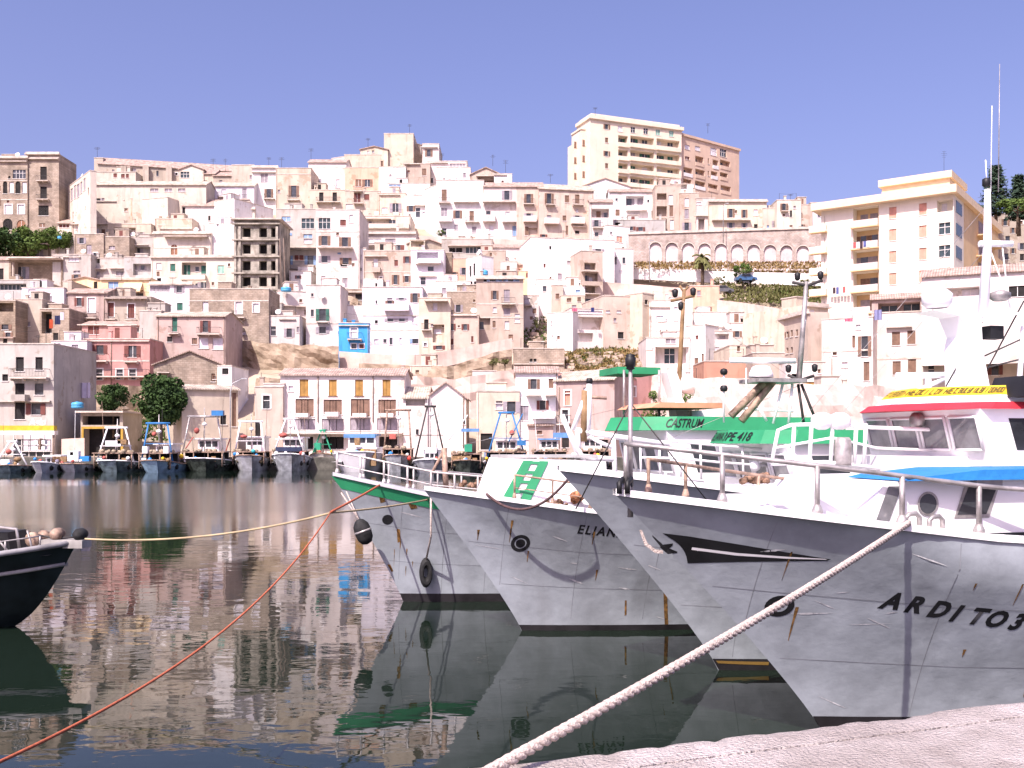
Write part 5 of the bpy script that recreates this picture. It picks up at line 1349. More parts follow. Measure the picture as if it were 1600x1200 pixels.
def rail(root, H, x0, x1, hgt, nposts, side, mt, r=.028, name="guard_rail", extra=None, base=0.0, pm=None):
    m = MB(); top = []
    for i in range(25):
        x = lerp(x0, x1, i / 24); top.append(Vector((x, side * max(.03, H.b(x, H.zs(x)) - .06), H.zs(x) + hgt)))
    m.tube(top, r, 8)
    if extra: m.tube([p - Vector((0, 0, hgt * extra)) for p in top], r * .6, 6)
    o = m.build(name, mt, root)
    for i in range(nposts):
        x = lerp(x0, x1, (i + .02) / (nposts - 1 + .04)); y = side * max(.03, H.b(x, H.zs(x)) - .06); z = H.zs(x)
        m = MB(); m.tube([(x, y, z + .03 + base), (x, y, z + hgt)], r * 1.1, 8); m.lathe([(r * 2.2, 0), (r * 2.2, .03), (r * 1.2, .09)], 8, 0, Matrix.Translation((x, y, z + .036)))
        m.build("rail_post", pm or mt, root)
    return o
def pipe(root, name, pts, r, mt, n=8, r2=None):
    m = MB(); m.tube(pts, r, n, r2=r2); return m.build(name, mt, root)
def at(H, px, py, d):
    """Local boat coordinates of the point on a line of sight at distance d."""
    w = P(px, py, d) - H.W; return Vector((w.dot(AX), -w.dot(NP), w.z))

def wheelhouse(root, H, xf, w, zd, zr, length, visor_m, band_m, nwin=4, rake=.35, wx=None, door=True, visor_h=.26, over=.45, sill=.5, wtop=.14):
    """Wheelhouse with forward raked front, framed windows, visor and roof; front at x = xf."""
    y0, y1 = -w / 2, w / 2; hz = zr - zd
    m = MB()
    prof = [(xf, zd), (xf - rake, zr), (xf + length, zr), (xf + length, zd)]
    m.prism(prof, y0, y1); o = m.build("wheelhouse", M_white, root)
    zb, zt_ = zd + hz * sill, zr - hz * wtop
    def fx(z): return xf - rake * (z - zd) / hz
    gap = .09; cw = (w - gap) / nwin
    for i in range(nwin):
        a, b = y0 + gap + i * cw, y0 + (i + 1) * cw; g = .02
        m = MB(); m.quad([(fx(zb) - .012, a, zb), (fx(zb) - .012, b, zb), (fx(zt_) - .012, b, zt_), (fx(zt_) - .012, a, zt_)])
        q = m.build("window", M_wglass, o)
        m = MB(); t = .022
        for (ya, za, yb, zb2) in ((a, zb, b, zb), (b, zb, b, zt_), (b, zt_, a, zt_), (a, zt_, a, zb)): m.tube([(fx(za) - .02, ya, za), (fx(zb2) - .02, yb, zb2)], t, 6)
        m.build("frame", M_white, o)
    for sd_, yy in ((-1, y0 - .006), (1, y1 + .006)):    # side windows
        for k in range(2):
            xa = xf + .25 + k * 1.0; xb = xa + .6
            if xb > xf + length - .1: break
            m = MB(); m.quad([(xa - rake * .4, yy, zt_ - .02), (xb - rake * .05, yy, zt_ - .02), (xb, yy, zb), (xa, yy, zb)]); m.build("side_window", M_wglass if k else M_glass, o)
    # visor band round the roof edge with a rounded fore end
    oo = over; pts = [(xf + length, y1 + .12), (xf - rake + .1, y1 + .12), (xf - rake - oo * .55, y1 * .72), (xf - rake - oo, 0), (xf - rake - oo * .55, y0 * .72), (xf - rake + .1, y0 - .12), (xf + length, y0 - .12)]
    m = MB()
    z0, z1 = zr, zr + visor_h; sl = .16
    top = [(x + sl * .8, y * .94) for x, y in pts]
    for i in range(len(pts) - 1):
        (xa, ya), (xb, yb), (xc, yc), (xe, ye) = pts[i], pts[i + 1], top[i + 1], top[i]
        m.quad([(xa, ya, z0), (xb, yb, z0), (xc, yc, z1), (xe, ye, z1)])
    m.quad([(x, y, z0) for x, y in pts]); m.quad([(x, y, z1) for x, y in reversed(top)])
    v = m.build("visor", visor_m, o)
    if band_m:
        m = MB(); t2 = [(x + .18, y * .86) for x, y in top]; t3 = [(x + .3, y * .8) for x, y in top]; z2 = z1 + .10; z3 = z1 + .34
        for i in range(len(pts) - 1): m.quad([(top[i][0] + .05, top[i][1] * .96, z1 + .002), (top[i + 1][0] + .05, top[i + 1][1] * .96, z1 + .002), (t2[i + 1][0], t2[i + 1][1], z2), (t2[i][0], t2[i][1], z2)], 0); 
        for i in range(len(pts) - 1): m.quad([(t2[i][0], t2[i][1], z2), (t2[i + 1][0], t2[i + 1][1], z2), (t3[i + 1][0], t3[i + 1][1], z3), (t3[i][0], t3[i][1], z3)], 1)
        m.quad([(x, y, z3) for x, y in reversed(t3)], 0)
        m.build("roof_band", [M_white, band_m], o)
    return o, (pts, top, z0, z1)
def visor_text(root, H, o, geo, px0, px1, body, mt, slant=.2, v0=.2, v1=.85):
    """Lettering wrapped round the visor between two photo columns."""
    pts, top, z0, z1 = geo
    seg = list(range(1, 6)); L_ = [0]
    for i in seg: L_.append(L_[-1] + (Vector(pts[i + 1]) - Vector(pts[i])).length)
    def pos(s_, v):
        s_ = min(max(s_, 0), L_[-1] - 1e-6)
        k = next(i for i in range(len(seg)) if s_ <= L_[i + 1] + 1e-9); t = (s_ - L_[k]) / (L_[k + 1] - L_[k]); i = seg[k]
        a = Vector((*pts[i], z0)).lerp(Vector((*pts[i + 1], z0)), t); b = Vector((*top[i], z1)).lerp(Vector((*top[i + 1], z1)), t)
        n = (Vector((*pts[i + 1], z0)) - Vector((*pts[i], z0))).cross(Vector((*top[i], z1)) - Vector((*pts[i], z0))).normalized()
        return a.lerp(b, v) + n * .012
    def find(px):
        best = (1e9, 0)
        for q in range(400):
            s_ = L_[-1] * q / 400; w = H.world(pos(s_, .5)); e = abs(800 + F * w.x / w.y - px)
            if e < best[0]: best = (e, s_)
        return best[1]
    s0, s1 = find(px0), find(px1)
    cu = bpy.data.curves.new("t", 'FONT'); cu.body = body; cu.size = 1; cu.shear = slant; cu.offset = .012; cu.resolution_u = 3
    q = bpy.data.objects.new("t", cu); COL.objects.link(q)
    me = bpy.data.meshes.new_from_object(q.evaluated_get(bpy.context.evaluated_depsgraph_get())); bpy.data.objects.remove(q)
    w = max(v.co.x for v in me.vertices); h = .72
    for v in me.vertices: v.co = pos(lerp(s0, s1, v.co.x / w), lerp(v0, v1, v.co.y / h))
    me.name = "visor_lettering"; me.materials.clear(); me.materials.append(mt)
    q = bpy.data.objects.new("visor_lettering", me); COL.objects.link(q); q.parent = o
    return q

# ---- 1 the near trawler with the black bow ornament
HA = Hull(1288, 1148, (957, 768), [(0, 0), (1.65, -.21), (3.75, -.47), (8, -.75), (20, -.7)], knuckle=(-.5, 1.2, .38))
A = empty("trawler", HA.W, TB, "grey trawler with black winged bow ornament and blue topped foredeck cabin, moored along the quay", "trawler")
build_hull(HA, A, M_grey, inner=M_grey, bul=.5)
def tri_px(H, pts):
    """Triangulated fan of hull pixels."""
    q = [H.on_side(x, y) for x, y in pts]; return q
def px_poly(H, root, name, strips, mt, off=.004):
    """strips: upper and lower pixel lines with equal numbers of points, wrapped onto the port plating."""
    up, lo = [[H.on_side(x, y) for x, y in l] for l in strips]; m = MB(); n = 8; k = 5
    for (a, b), (c, d) in zip(zip(up, up[1:]), zip(lo, lo[1:])):
        for i in range(n):
            for j in range(k):
                def f(s, t):
                    ux, uz = lerp(a[0], b[0], s), lerp(a[1], b[1], s); lx, lz = lerp(c[0], d[0], s), lerp(c[1], d[1], s)
                    return H.pt(lerp(ux, lx, t), lerp(uz, lz, t), -1, off)
                s0, s1, t0, t1 = i / n, (i + 1) / n, j / k, (j + 1) / k
                m.quad([f(s0, t0), f(s0, t1), f(s1, t1), f(s1, t0)], 0, True)
    return m.build(name, mt, root)
px_poly(HA, A, "bow_ornament", ([(1030, 833), (1075, 838), (1150, 850), (1230, 864), (1296, 874)], [(1068, 856), (1072, 880), (1150, 878), (1230, 877), (1290, 876)]), M_black)
px_poly(HA, A, "ornament_line", ([(1077, 855), (1150, 864), (1230, 870), (1288, 873)], [(1078, 859), (1150, 868), (1230, 873), (1288, 874.5)]), M_white, .007)
px_poly(HA, A, "bow_star", ([(1016, 836), (1034, 851), (1047, 849)], [(1017, 839), (1036, 863), (1048, 853)]), M_black)
px_poly(HA, A, "bow_star", ([(1030, 853), (1042, 856), (1056, 862)], [(1031, 856), (1041, 866), (1057, 864)]), M_black)
px_poly(HA, A, "bow_trim", ([(1000, 828), (1008, 848), (1022, 858), (1034, 860)], [(997, 828), (1003, 852), (1020, 864), (1033, 865)]), mat('pale_rope', (.56, .47, .42)), .006)
hull_ring(HA, A, "hawse_ring", 1215, 947, 18, M_black, .55, 1.15)
for i, (ch, xx, yy) in enumerate([("A", 1374, 949), ("R", 1407, 955), ("D", 1443, 962), ("I", 1478, 969), ("T", 1506, 973), ("O", 1533, 977), ("3", 1570, 982), ("°", 1597, 988)]):
    hull_text(HA, A, "bow_letter", ch, xx, yy, 26, M_black, .32, 1, .012, -.10)
# guard rails
rail(A, HA, -HA.L + .12, 4.6, .52, 9, -1, M_galv, .026)
rail(A, HA, -HA.L + .5, .9, .40, 6, 1, M_rustpipe, .02)
# foredeck cabin with porthole, slanted windows and blue top
def foredeck_cabin():
    zd, zr = 2.3, 2.86; yb = -.92
    xa, xb = -.15, 7.0
    m = MB(); m.prism([(xa - .1, zd), (xa + .28, zr), (xb, zr + .05), (xb, zd)], yb, 1.2); c = m.build("foredeck_cabin", M_white, A)
    m = MB(); m.prism([(xa + .42, zr + .012), (xa + .6, zr + .05), (1.2, zr + .12), (xb + .1, zr + .13), (xb + .1, zr + .012)], yb - .16, .0); m.build("canopy", M_bluetarp, c)
    def para(x, z, w, h, nm, mt, lean=.22, off=.006):
        m = MB(); m.quad([(x, yb - off, z), (x + w, yb - off, z), (x + w + lean, yb - off, z + h), (x + lean, yb - off, z + h)]); return m.build(nm, mt, c)
    w1 = at(HA, 1495, 806, 11); 
    def sidepx(px, py):
        k = (px - 800) / F; base = HA.W - NP * yb   # plane y = yb
        x = (k * base.y - base.x) / (AX.x - k * AX.y); w = base + AX * x; return x, EYE + (HY - py) / F * w.y
    x0, z0 = sidepx(1495, 804); x1, _ = sidepx(1540, 804); _, z1 = sidepx(1520, 760)
    para(x0, z0, x1 - x0, z1 - z0, "slanted_window", M_glass, .14, .012); para(x0 - .04, z0 - .04, x1 - x0 + .08, z1 - z0 + .08, "window_frame", M_galv, .14, .008)
    x2, z2 = sidepx(1366, 818); x3, z3 = sidepx(1385, 760); 
    para(x2, z2, .16, z3 - z2, "recess_shade_panel", M_wglass, .16, .012)  # flat grey panel on the wall, painting the shade of an opening
    x4, z4 = sidepx(1449, 787); m = MB(); n = 22; r = .105
    for i in range(n):
        a, b = 6.2832 * i / n, 6.2832 * (i + 1) / n
        m.quad([(x4, yb - .012, z4), (x4 + r * math.cos(a), yb - .012, z4 + r * math.sin(a)), (x4 + r * math.cos(b), yb - .012, z4 + r * math.sin(b))], 0)
        m.quad([(x4 + r * math.cos(a), yb - .014, z4 + r * math.sin(a)), (x4 + r * 1.22 * math.cos(a), yb - .014, z4 + r * 1.22 * math.sin(a)), (x4 + r * 1.22 * math.cos(b), yb - .014, z4 + r * 1.22 * math.sin(b)), (x4 + r * math.cos(b), yb - .014, z4 + r * math.sin(b))], 1)
    m.build("porthole", [M_glass, M_galv], c)
    x5, z5 = sidepx(1516, 757); m = MB(); m.box(x5, x5 + .32, yb - .1, yb - .003, z5 - .01, z5 + .09); m.build("window_hood", M_galv, c)
    # white steps and casings forward of the cabin
    m = MB(); m.box(-.95, -.45, -.40, .7, 2.28, 2.60); m.box(-.9, -.5, -.34, .6, 2.603, 2.67); m.build("forward_casing", M_white, A)
    m = MB(); m.box(-.445, -.1, -.62, 1.0, 2.25, 2.74); m.build("casing_step", M_white, A)
foredeck_cabin()
# mooring bitt, cleats, bow light mast
for (px, py) in ((1417, 836), (1455, 838)):
    x, z = HA.on_side(px, py); y = -HA.b(x, HA.zs(x)) + .06; zz = HA.zs(x)
    pipe(A, "mooring_bitt", [(x, y, zz), (x, y, zz + .10), (x + .04, y, zz + .135), (x + .12, y, zz + .14), (x + .16, y, zz + .10), (x + .16, y, zz)], .026, M_galv)
mx = at(HA, 985, 735, 10.75); top = at(HA, 985, 578, 10.75)
pipe(A, "bow_light_mast", [(mx.x, mx.y, mx.z - .5), (top.x, top.y, top.z)], .034, M_galv, r2=.022)
m = MB(); m.lathe([(.02, 0), (.05, .01), (.04, .03), (.055, .04), (.06, .13), (.045, .14), (.055, .16), (.02, .17)], 12, 0, Matrix.Translation(top)); m.build("mast_lamp", M_black, A)
pipe(A, "hose", [mx, mx + Vector((0, .02, -.25)), mx + Vector((.18, -.1, -.45)), mx + Vector((.55, -.3, -.62)), mx + Vector((1.0, -.45, -.75))], .022, M_rubber)
for (dx, dy) in ((.9, -.15), (-.55, .2)): pipe(A, "mast_stay", [top + Vector((0, 0, -.35)), Vector((mx.x + dx, mx.y + dy, mx.z - .42))], .007, M_iron, 4)
for px in (955, 968): # anchor roller
    x, z = HA.on_side(px + 6, 778); pipe(A, "anchor_roller", [(x, -.12, z + .05), (x, -.12, z + .16), (x + .08, -.02, z + .20), (x + .12, .08, z + .13)], .03, M_black)
m = MB(); m.tube([(-1.35, .1, 2.3), (-1.35, .1, 2.62)], .06, 10); m.build("bollard", M_galv, A)

# ---- 2 trawler with the red and yellow wheelhouse
HB = Hull(1123, 1047, (870, 731), [(0, 0), (1.0, -.12), (2.8, -.36), (6, -.6), (20, -.6)])
B = empty("trawler", HB.W, TB, "grey trawler with yellow topped red visored wheelhouse, tall white mast and white pipe rails", "trawler")
build_hull(HB, B, M_grey, inner=M_grey, bul=.5, boot=.17)
px_poly(HB, B, "waterline_stripe", ([(1118, 1032), (1150, 1033), (1200, 1034)], [(1119, 1036), (1150, 1037.5), (1200, 1039)]), mat("ochre_stripe", (.20, .12, .03), .6), .014)
wo, geo = wheelhouse(B, HB, 3.62, 2.75, 2.35, 3.72, 3.6, M_red, None, 4, .36, visor_h=.10, over=.55, sill=.58, wtop=.08)
def red_boat_top():
    # white and yellow upper band with the black awning end and rope-like lettering
    pts, top, z0, z1 = geo; m = MB()
    a = [(x + .1, y * .97) for x, y in top]; b = [(x + .18, y * .93) for x, y in top]; c = [(x + .34, y * .86) for x, y in top]
    for i in range(len(a) - 1):
        m.quad([(*a[i], z1 + .002), (*a[i + 1], z1 + .002), (*b[i + 1], z1 + .1), (*b[i], z1 + .1)], 0)
        m.quad([(*b[i], z1 + .1), (*b[i + 1], z1 + .1), (*c[i + 1], z1 + .24), (*c[i], z1 + .24)], 1)
    m.quad([(*p, z1 + .24) for p in reversed(c)], 0)
    m.build("roof_band", [M_white, M_yellow], wo)
    # lettering strokes too worn to read: short slanted bars
    e0, e1 = Vector((*b[4], z1 + .1)), Vector((*b[5], z1 + .1)); f0, f1 = Vector((*c[4], z1 + .24)), Vector((*c[5], z1 + .24))
    for seg in (2, 3, 4):
        e0, e1 = Vector((*b[seg], z1 + .1)), Vector((*b[seg + 1], z1 + .1)); f0, f1 = Vector((*c[seg], z1 + .24)), Vector((*c[seg + 1], z1 + .24))
        nn = (e1 - e0).cross(f0 - e0).normalized() * .01; rg = random.Random(seg); mm = MB()
        nk = 11 if seg != 4 else 15
        for k in range(nk):
            t = (k + .25) / nk; g_ = .6 / nk; q = lambda s, v: e0.lerp(e1, s).lerp(f0.lerp(f1, s), v) + nn
            def st(s0, v0, s1, v1):
                h_ = .018; mm.quad([q(s0, v0), q(s0 + h_, v0), q(s1 + h_, v1), q(s1, v1)])
            def hz(s0, s1, v): mm.quad([q(s0, v), q(s1, v), q(s1, v + .09), q(s0, v + .09)])
            st(t, .2, t + .03, .78)
            if rg.random() < .6: st(t + g_, .2, t + g_ + .03, .78)
            for v in (.2, .45, .7):
                if rg.random() < .5: hz(t + .01, t + g_ + .02, v)
        mm.build("worn_lettering", mat("faded_black_paint", (.10, .075, .02), .6), wo)
    m = MB(); y = -1.42; x0 = 3.75
    m.prism([(x0, z1 + .06), (x0 + .14, z1 + .36), (x0 + 1.25, z1 + .36), (x0 + 1.4, z1 + .06)], y - .22, y + .5); m.build("black_hatch", M_black, wo)
    m = MB(); m.lathe([(.06, 0), (.06, .10), (.09, .11), (.09, .16), (.02, .17)], 10, 0, Matrix.Translation((x0 + .9, y, z1 + .36))); m.build("vent", M_black, wo)
    m = MB(); m.lathe([(.07, 0), (.12, .02), (.12, .12), (.06, .15)], 12, 0, Matrix.Translation((3.28, -.1, 3.58)) @ Matrix.Rotation(R(-90), 4, 'Y')); m.build("searchlight", M_galv, wo)
red_boat_top()
def mast_b():
    d = 15.6
    g = lambda x, y, dd=d: at(HB, x, y, dd)
    # broad white funnel mast with its platform and radar
    def slab(poly, y0, y1, nm, mt=M_white):
        pts = [g(x, y) for x, y in poly]; m = MB(); k = len(pts)
        off = Vector((-.35, 1, 0)) * .0
        dv = Vector((0, 1, 0))
        a = [p + dv * y0 for p in pts]; b = [p + dv * y1 for p in pts]
        m.quad(a); m.quad(list(reversed(b)))
        for i in range(k): m.quad([a[i], b[i], b[(i + 1) % k], a[(i + 1) % k]])
        return m.build(nm, mt, B)
    slab([(1494, 604), (1492, 545), (1496, 526), (1478, 482), (1515, 496), (1518, 548), (1528, 604)], -.25, .25, "funnel_mast")
    slab([(1444, 487), (1470, 484), (1512, 500), (1584, 489), (1584, 492), (1512, 507), (1478, 494)], -.22, .22, "mast_platform")
    m = MB(); c = g(1464, 466); m.lathe([(.02, -.16), (.16, -.15), (.22, -.08), (.23, .06), (.15, .13), (.02, .15)], 18, 0, Matrix.Translation(c)); m.build("radar_dome", M_white, B)
    pipe(B, "upper_mast", [g(1536, 496), g(1543, 380), g(1543, 296)], .085, M_white, 10, r2=.045)
    pipe(B, "crosstree", [g(1530, 381), g(1582, 381)], .05, M_white)
    m = MB(); c = g(1541, 292); m.lathe([(.03, 0), (.06, .02), (.06, .12), (.02, .14)], 10, 0, Matrix.Translation(c)); m.build("mast_lamp", M_black, B)
    for x, y0, y1 in ((1548, 300, 165), (1560, 300, 100), (1540, 250, 292)): pipe(B, "whip_aerial", [g(x, y0), g(x + 2, y1)], .012, M_white if x != 1560 else M_galv, 4, r2=.006)
    for a, b in (((1545, 384), (1583, 490)), ((1566, 384), (1578, 490)), ((1536, 500), (1478, 604)), ((1530, 560), (1600, 528)), ((1518, 580), (1600, 560)), ((1528, 604), (1600, 470))): pipe(B, "stay", [g(*a), g(*b)], .013, M_white if a[1] < 400 else M_iron, 4)
    pipe(B, "loudhailer_pole", [g(1592, 604), g(1600, 500)], .04, M_white)
    # radar scanner bar and a derrick lying forward
    pipe(B, "radar_scanner", [g(1400, 587, 16), g(1486, 586, 16)], .05, M_white); pipe(B, "scanner_post", [g(1450, 588, 16), g(1450, 612, 16)], .05, M_white)
    pipe(B, "derrick_boom", [g(1392, 628, 16), g(1480, 590, 16)], .035, M_white)
    m = MB(); c = g(1562, 470); m.lathe([(.1, 0), (.16, .05), (.16, .12), (.05, .16)], 10, 0, Matrix.Translation(c)); m.build("floodlight", M_galv, B)
    m = MB(); c = g(1551, 520); m.box(-.12, .12, -.1, .1, -.1, .1, 0, Matrix.Translation(c)); m.build("floodlight", M_black, B)
mast_b()
def foredeck_b():
    g = lambda x, y, d=15.0: at(HB, x, y, d)
    # white pipe cage on the foredeck with two life-raft canisters
    for xa in (1238, 1265, 1298, 1335, 1350):
        a, b = g(xa, 725), g(xa + 3, 662); pipe(B, "cage_post", [a, b], .03, M_white)
    pipe(B, "cage_rail", [g(1205, 725), g(1216, 672), g(1236, 664), g(1300, 662), g(1360, 668), g(1480, 672), g(1600, 678)], .03, M_white)
    pipe(B, "cage_rail", [g(1210, 700), g(1300, 684), g(1370, 700), g(1480, 704)], .02, M_white)
    pipe(B, "cage_rail", [g(1205, 725), g(1290, 722), g(1380, 732)], .03, M_white)
    for px in (1284, 1312):
        c = g(px, 658); m = MB(); m.lathe([(.0, -.15), (.10, -.13), (.13, -.06), (.13, .06), (.10, .13), (.0, .15)], 14, 0, Matrix.Translation(c) @ Matrix.Rotation(R(90), 4, 'Y')); m.build("raft_canister", M_white, B)
    c = g(1317, 706); m = MB(); m.lathe([(.12, -.2), (.125, -.15), (.125, .17), (.09, .22)], 14, 0, Matrix.Translation(c)); m.build("winch_drum", M_galv, B)
    m = MB(); c0, c1 = g(1375, 727), g(1470, 727); m.box(c0.x, c1.x, c0.y - .9, c0.y + .6, c0.z - .35, c0.z + .14); m.build("deck_locker", M_white, B)
    m = MB(); c0 = g(1080, 760, 14.2); c1 = g(1360, 760, 14.2); m.box(c0.x, c1.x, -.7, .7, 2.1, 2.62); m.build("deck_casing", M_white, B)
    for x0, x1 in ((1477, 1482), (1535, 1540)): pipe(B, "cage_post", [g(x0, 735), g(x1, 672)], .02, M_white)
foredeck_b()

# ---- 3 trawler with the slanted white foredeck
HC = Hull(815, 985, (660, 762), [(0, 0), (2.6, -.36), (6, -.62), (20, -.6)])
C_ = empty("trawler", HC.W, TB, "grey trawler with white foredeck ladder casing and green wheelhouse visor", "trawler")
build_hull(HC, C_, M_grey, inner=M_white, bul=.55, boot=.10)
hull_ring(HC, C_, "hawse_ring", 811, 849, 14, M_black, .62, 1.0); hull_ring(HC, C_, "hawse_hole", 811, 849, 7, M_black, .02, 1.0)
hull_text(HC, C_, "bow_lettering", "ELIANA", 899, 833, 14, M_black, .15, 1.25, .006, -.09, .9)
px_poly(HC, C_, "rust_streak", ([(974, 938), (978, 938)], [(974, 962), (977, 960)]), M_rust, .006)
px_poly(HC, C_, "rust_streak", ([(1035, 915), (1042, 914)], [(1039, 985), (1043, 984)]), M_rust, .006)
def boat_c():
    g = lambda x, y, d=17.4: at(HC, x, y, d)
    xa, xb = HC.stem(2.2) + .72, HC.stem(2.2) + 2.75
    zlo, zhi = 2.16, 2.98
    pts = [(xa, -.38), (xb, -.94), (xb, .94), (xa, .38)]; m = MB()
    lo = [Vector((x, y, zlo)) for x, y in pts]; hi = [Vector((xa + .3, -.34, zhi)), Vector((xb, -.82, zhi - .06)), Vector((xb, .82, zhi - .06)), Vector((xa + .3, .34, zhi))]
    for i in range(4): m.quad([lo[i], lo[(i + 1) % 4], hi[(i + 1) % 4], hi[i]])
    m.quad(hi); o = m.build("foredeck_casing", M_white, C_)
    # green ladder lying on the sloping port side
    def sp(s, t): return lo[0].lerp(lo[1], s).lerp(hi[0].lerp(hi[1], s), t) + Vector((-.01, -.02, 0))
    m = MB()
    for s0 in (.12, .27): m.quad([sp(s0, -.02), sp(s0 + .085, -.02), sp(s0 + .20, .97), sp(s0 + .115, .97)])
    for t in (.1, .3, .5, .7, .9): m.quad([sp(.13 + t * .11, t), sp(.35 + t * .11, t), sp(.35 + (t + .06) * .11, t + .06), sp(.13 + (t + .06) * .11, t + .06)])
    m.build("green_ladder", M_green, o)
    m = MB(); q = hi[0]; m.box(xa + .32, xb + .03, -.33, .33, zhi + .002, zhi + .05); m.build("casing_top", M_deck, o)
    rail(C_, HC, -HC.L + 1.4, 3.2, .42, 7, -1, M_rustpipe, .016, extra=.5)
    # inverted V bow gantry and white pipe frames
    for a, b in (((878, 648), (905, 715)), ((888, 672), (930, 755)), ((895, 672), (922, 600)), ((905, 700), (902, 672)), ((958, 680), (962, 760))): pipe(C_, "gantry_leg", [g(*a), g(*b)], .045, M_white)
    pipe(C_, "gantry_beam", [g(900, 672), g(960, 682), g(1046, 695)], .05, M_white); pipe(C_, "gantry_beam", [g(905, 672), g(935, 690), g(958, 700)], .035, M_white)
    pipe(C_, "gantry_beam", [g(893, 712), g(960, 718)], .05, M_white)
    pipe(C_, "deck_post", [g(912, 690), g(914, 610)], .06, M_wood); pipe(C_, "deck_post", [g(919, 680), g(921, 600)], .05, M_white); pipe(C_, "lamp_arm", [g(916, 620), g(948, 622)], .03, M_rustpipe)
    m = MB(); m.lathe([(.03, 0), (.07, .03), (.05, .1)], 8, 0, Matrix.Translation(g(921, 600))); m.build("deck_lamp", M_black, C_)
    # green visored wheelhouse
    wo, ge = wheelhouse(C_, HC, 4.7, 2.7, 1.9, 3.22, 3.4, M_green, None, 4, .4, visor_h=.24, over=.5)
    visor_text(C_, HC, wo, ge, 1108, 1174, "ELIANA 3PE 418", M_black, .25)
    q = lambda x, y: at(HC, x, y, 19.4)
    # radar platform, scanner, dome, floodlight mast
    pipe(C_, "radar_scanner", [q(1140, 563), q(1243, 564)], .055, M_white, 8)
    m = MB(); m.lathe([(.24, -.12), (.23, -.05), (.17, .08), (.1, .11)], 18, 0, Matrix.Translation(q(1189, 580))); m.build("radar_dome", M_white, C_)
    m = MB(); a, b = q(1170, 592), q(1256, 598); m.box(a.x, b.x, a.y - .4, a.y + .4, b.z, a.z); m.build("radar_platform", M_galv, C_)
    for a, b in (((1208, 596), (1158, 658)), ((1196, 596), (1142, 650))): pipe(C_, "platform_strut", [q(*a), q(*b)], .075, M_rustpipe)
    for a, b in (((1223, 600), (1208, 662)), ((1238, 600), (1232, 662)), ((1247, 600), (1256, 662)), ((1252, 600), (1274, 655)), ((1155, 638), (1216, 640)), ((1185, 636), (1198, 658))): pipe(C_, "platform_leg", [q(*a), q(*b)], .028, M_white if a[0] < 1240 else M_iron)
    pipe(C_, "signal_mast", [q(1248, 598), q(1254, 520), q(1260, 440)], .058, M_galv, 8, r2=.04); pipe(C_, "white_pole", [q(1247, 590), q(1257, 500)], .035, M_white)
    pipe(C_, "crosstree", [q(1238, 441), q(1262, 446), q(1285, 438)], .03, M_iron); pipe(C_, "crosstree", [q(1231, 586), q(1250, 594), q(1272, 587)], .03, M_iron)
    for x, y in ((1246, 432), (1282, 430), (1232, 576), (1273, 575)):
        m = MB(); m.lathe([(.02, -.08), (.05, -.05), (.06, .05), (.02, .08)], 10, 0, Matrix.Translation(q(x, y))); m.build("floodlight", M_black, C_)
    for x, y, nm in ((1131, 581, "signal_ball"), (1131, 607, "signal_ball")):
        m = MB(); m.lathe([(.0, -.07), (.06, -.05), (.075, 0), (.06, .05), (.0, .07)], 12, 0, Matrix.Translation(q(x, y))); m.build(nm, M_black, C_)
    pipe(C_, "signal_staff", [q(1131, 576), q(1131, 660)], .02, M_white); pipe(C_, "signal_staff", [q(1166, 575), q(1166, 640)], .012, M_white)
    pipe(C_, "wheelhouse_rail", [q(1175, 640), q(1240, 643)], .02, M_white)
    # washing-white bow rails inboard
    pipe(C_, "deck_rail", [g(930, 735), g(1010, 742), g(1100, 752)], .03, M_white); 
    for x in (938, 970, 1005, 1040): pipe(C_, "deck_rail_post", [g(x, 738), g(x + 1, 772)], .025, M_white)
boat_c()
def rails_c():
    g = lambda x, y, d=18.0: at(HC, x, y, d)
    pipe(C_, "cage_rail", [g(1000, 690), g(1060, 690), g(1120, 696), g(1200, 702)], .022, M_white); pipe(C_, "cage_rail", [g(1000, 715), g(1060, 716), g(1120, 722), g(1200, 728)], .022, M_white)
    for x in (1000, 1030, 1062, 1094, 1126, 1160, 1198): pipe(C_, "cage_post", [g(x, 688 + (x - 1000) * .05), g(x + 2, 752)], .022, M_white)
    for a, b in (((1180, 726), (1240, 690)),): pipe(C_, "derrick", [g(*a), g(*b)], .028, M_white)
    for px, py, r_ in ((1180, 728, .10),):
        m = MB(); m.lathe([(.02, -r_), (r_ * .8, -r_ * .6), (r_, 0), (r_ * .8, r_ * .6), (.02, r_)], 12, 0, Matrix.Translation(g(px, py))); m.build("float", M_white if px != 1048 else M_rustpipe, C_)
rails_c()

# ---- 4 trawler with the green strake
HD = Hull(630, 940, (518, 740), [(0, 0), (1.9, -.42), (6, -.8), (20, -.8)])
D_ = empty("trawler", HD.W, TB, "grey trawler with green bow strake and hanging tyre, outermost of the moored row", "trawler")
build_hull(HD, D_, M_grey, cap_m=mat("aluminium_cap", (.55, .55, .58), .4, metal=.3), inner=M_deck, bul=.3, boot=.17, band=(M_green, .21, 1.6))
hull_ring(HD, D_, "hawse_hole", 605, 812, 8, M_black, .02, 1.0)
for a, b in ((((588, 768), (598, 770)), ((592, 786), (600, 784))), (((632, 778), (644, 781)), ((640, 796), (650, 794))), (((618, 826), (623, 827)), ((621, 848), (624, 846))), (((605, 882), (609, 882)), ((611, 894), (613, 892)))):
    px_poly(HD, D_, "rust_streak", (list(a), list(b)), M_rust, .006)
rail(D_, HD, -HD.L + .1, 2.6, .46, 10, -1, mat("dull_rail", (.5, .46, .45), .5, metal=.4), .02, extra=.55)
rail(D_, HD, -HD.L + .1, 2.6, .46, 8, 1, MATS["dull_rail"], .018, extra=.55)
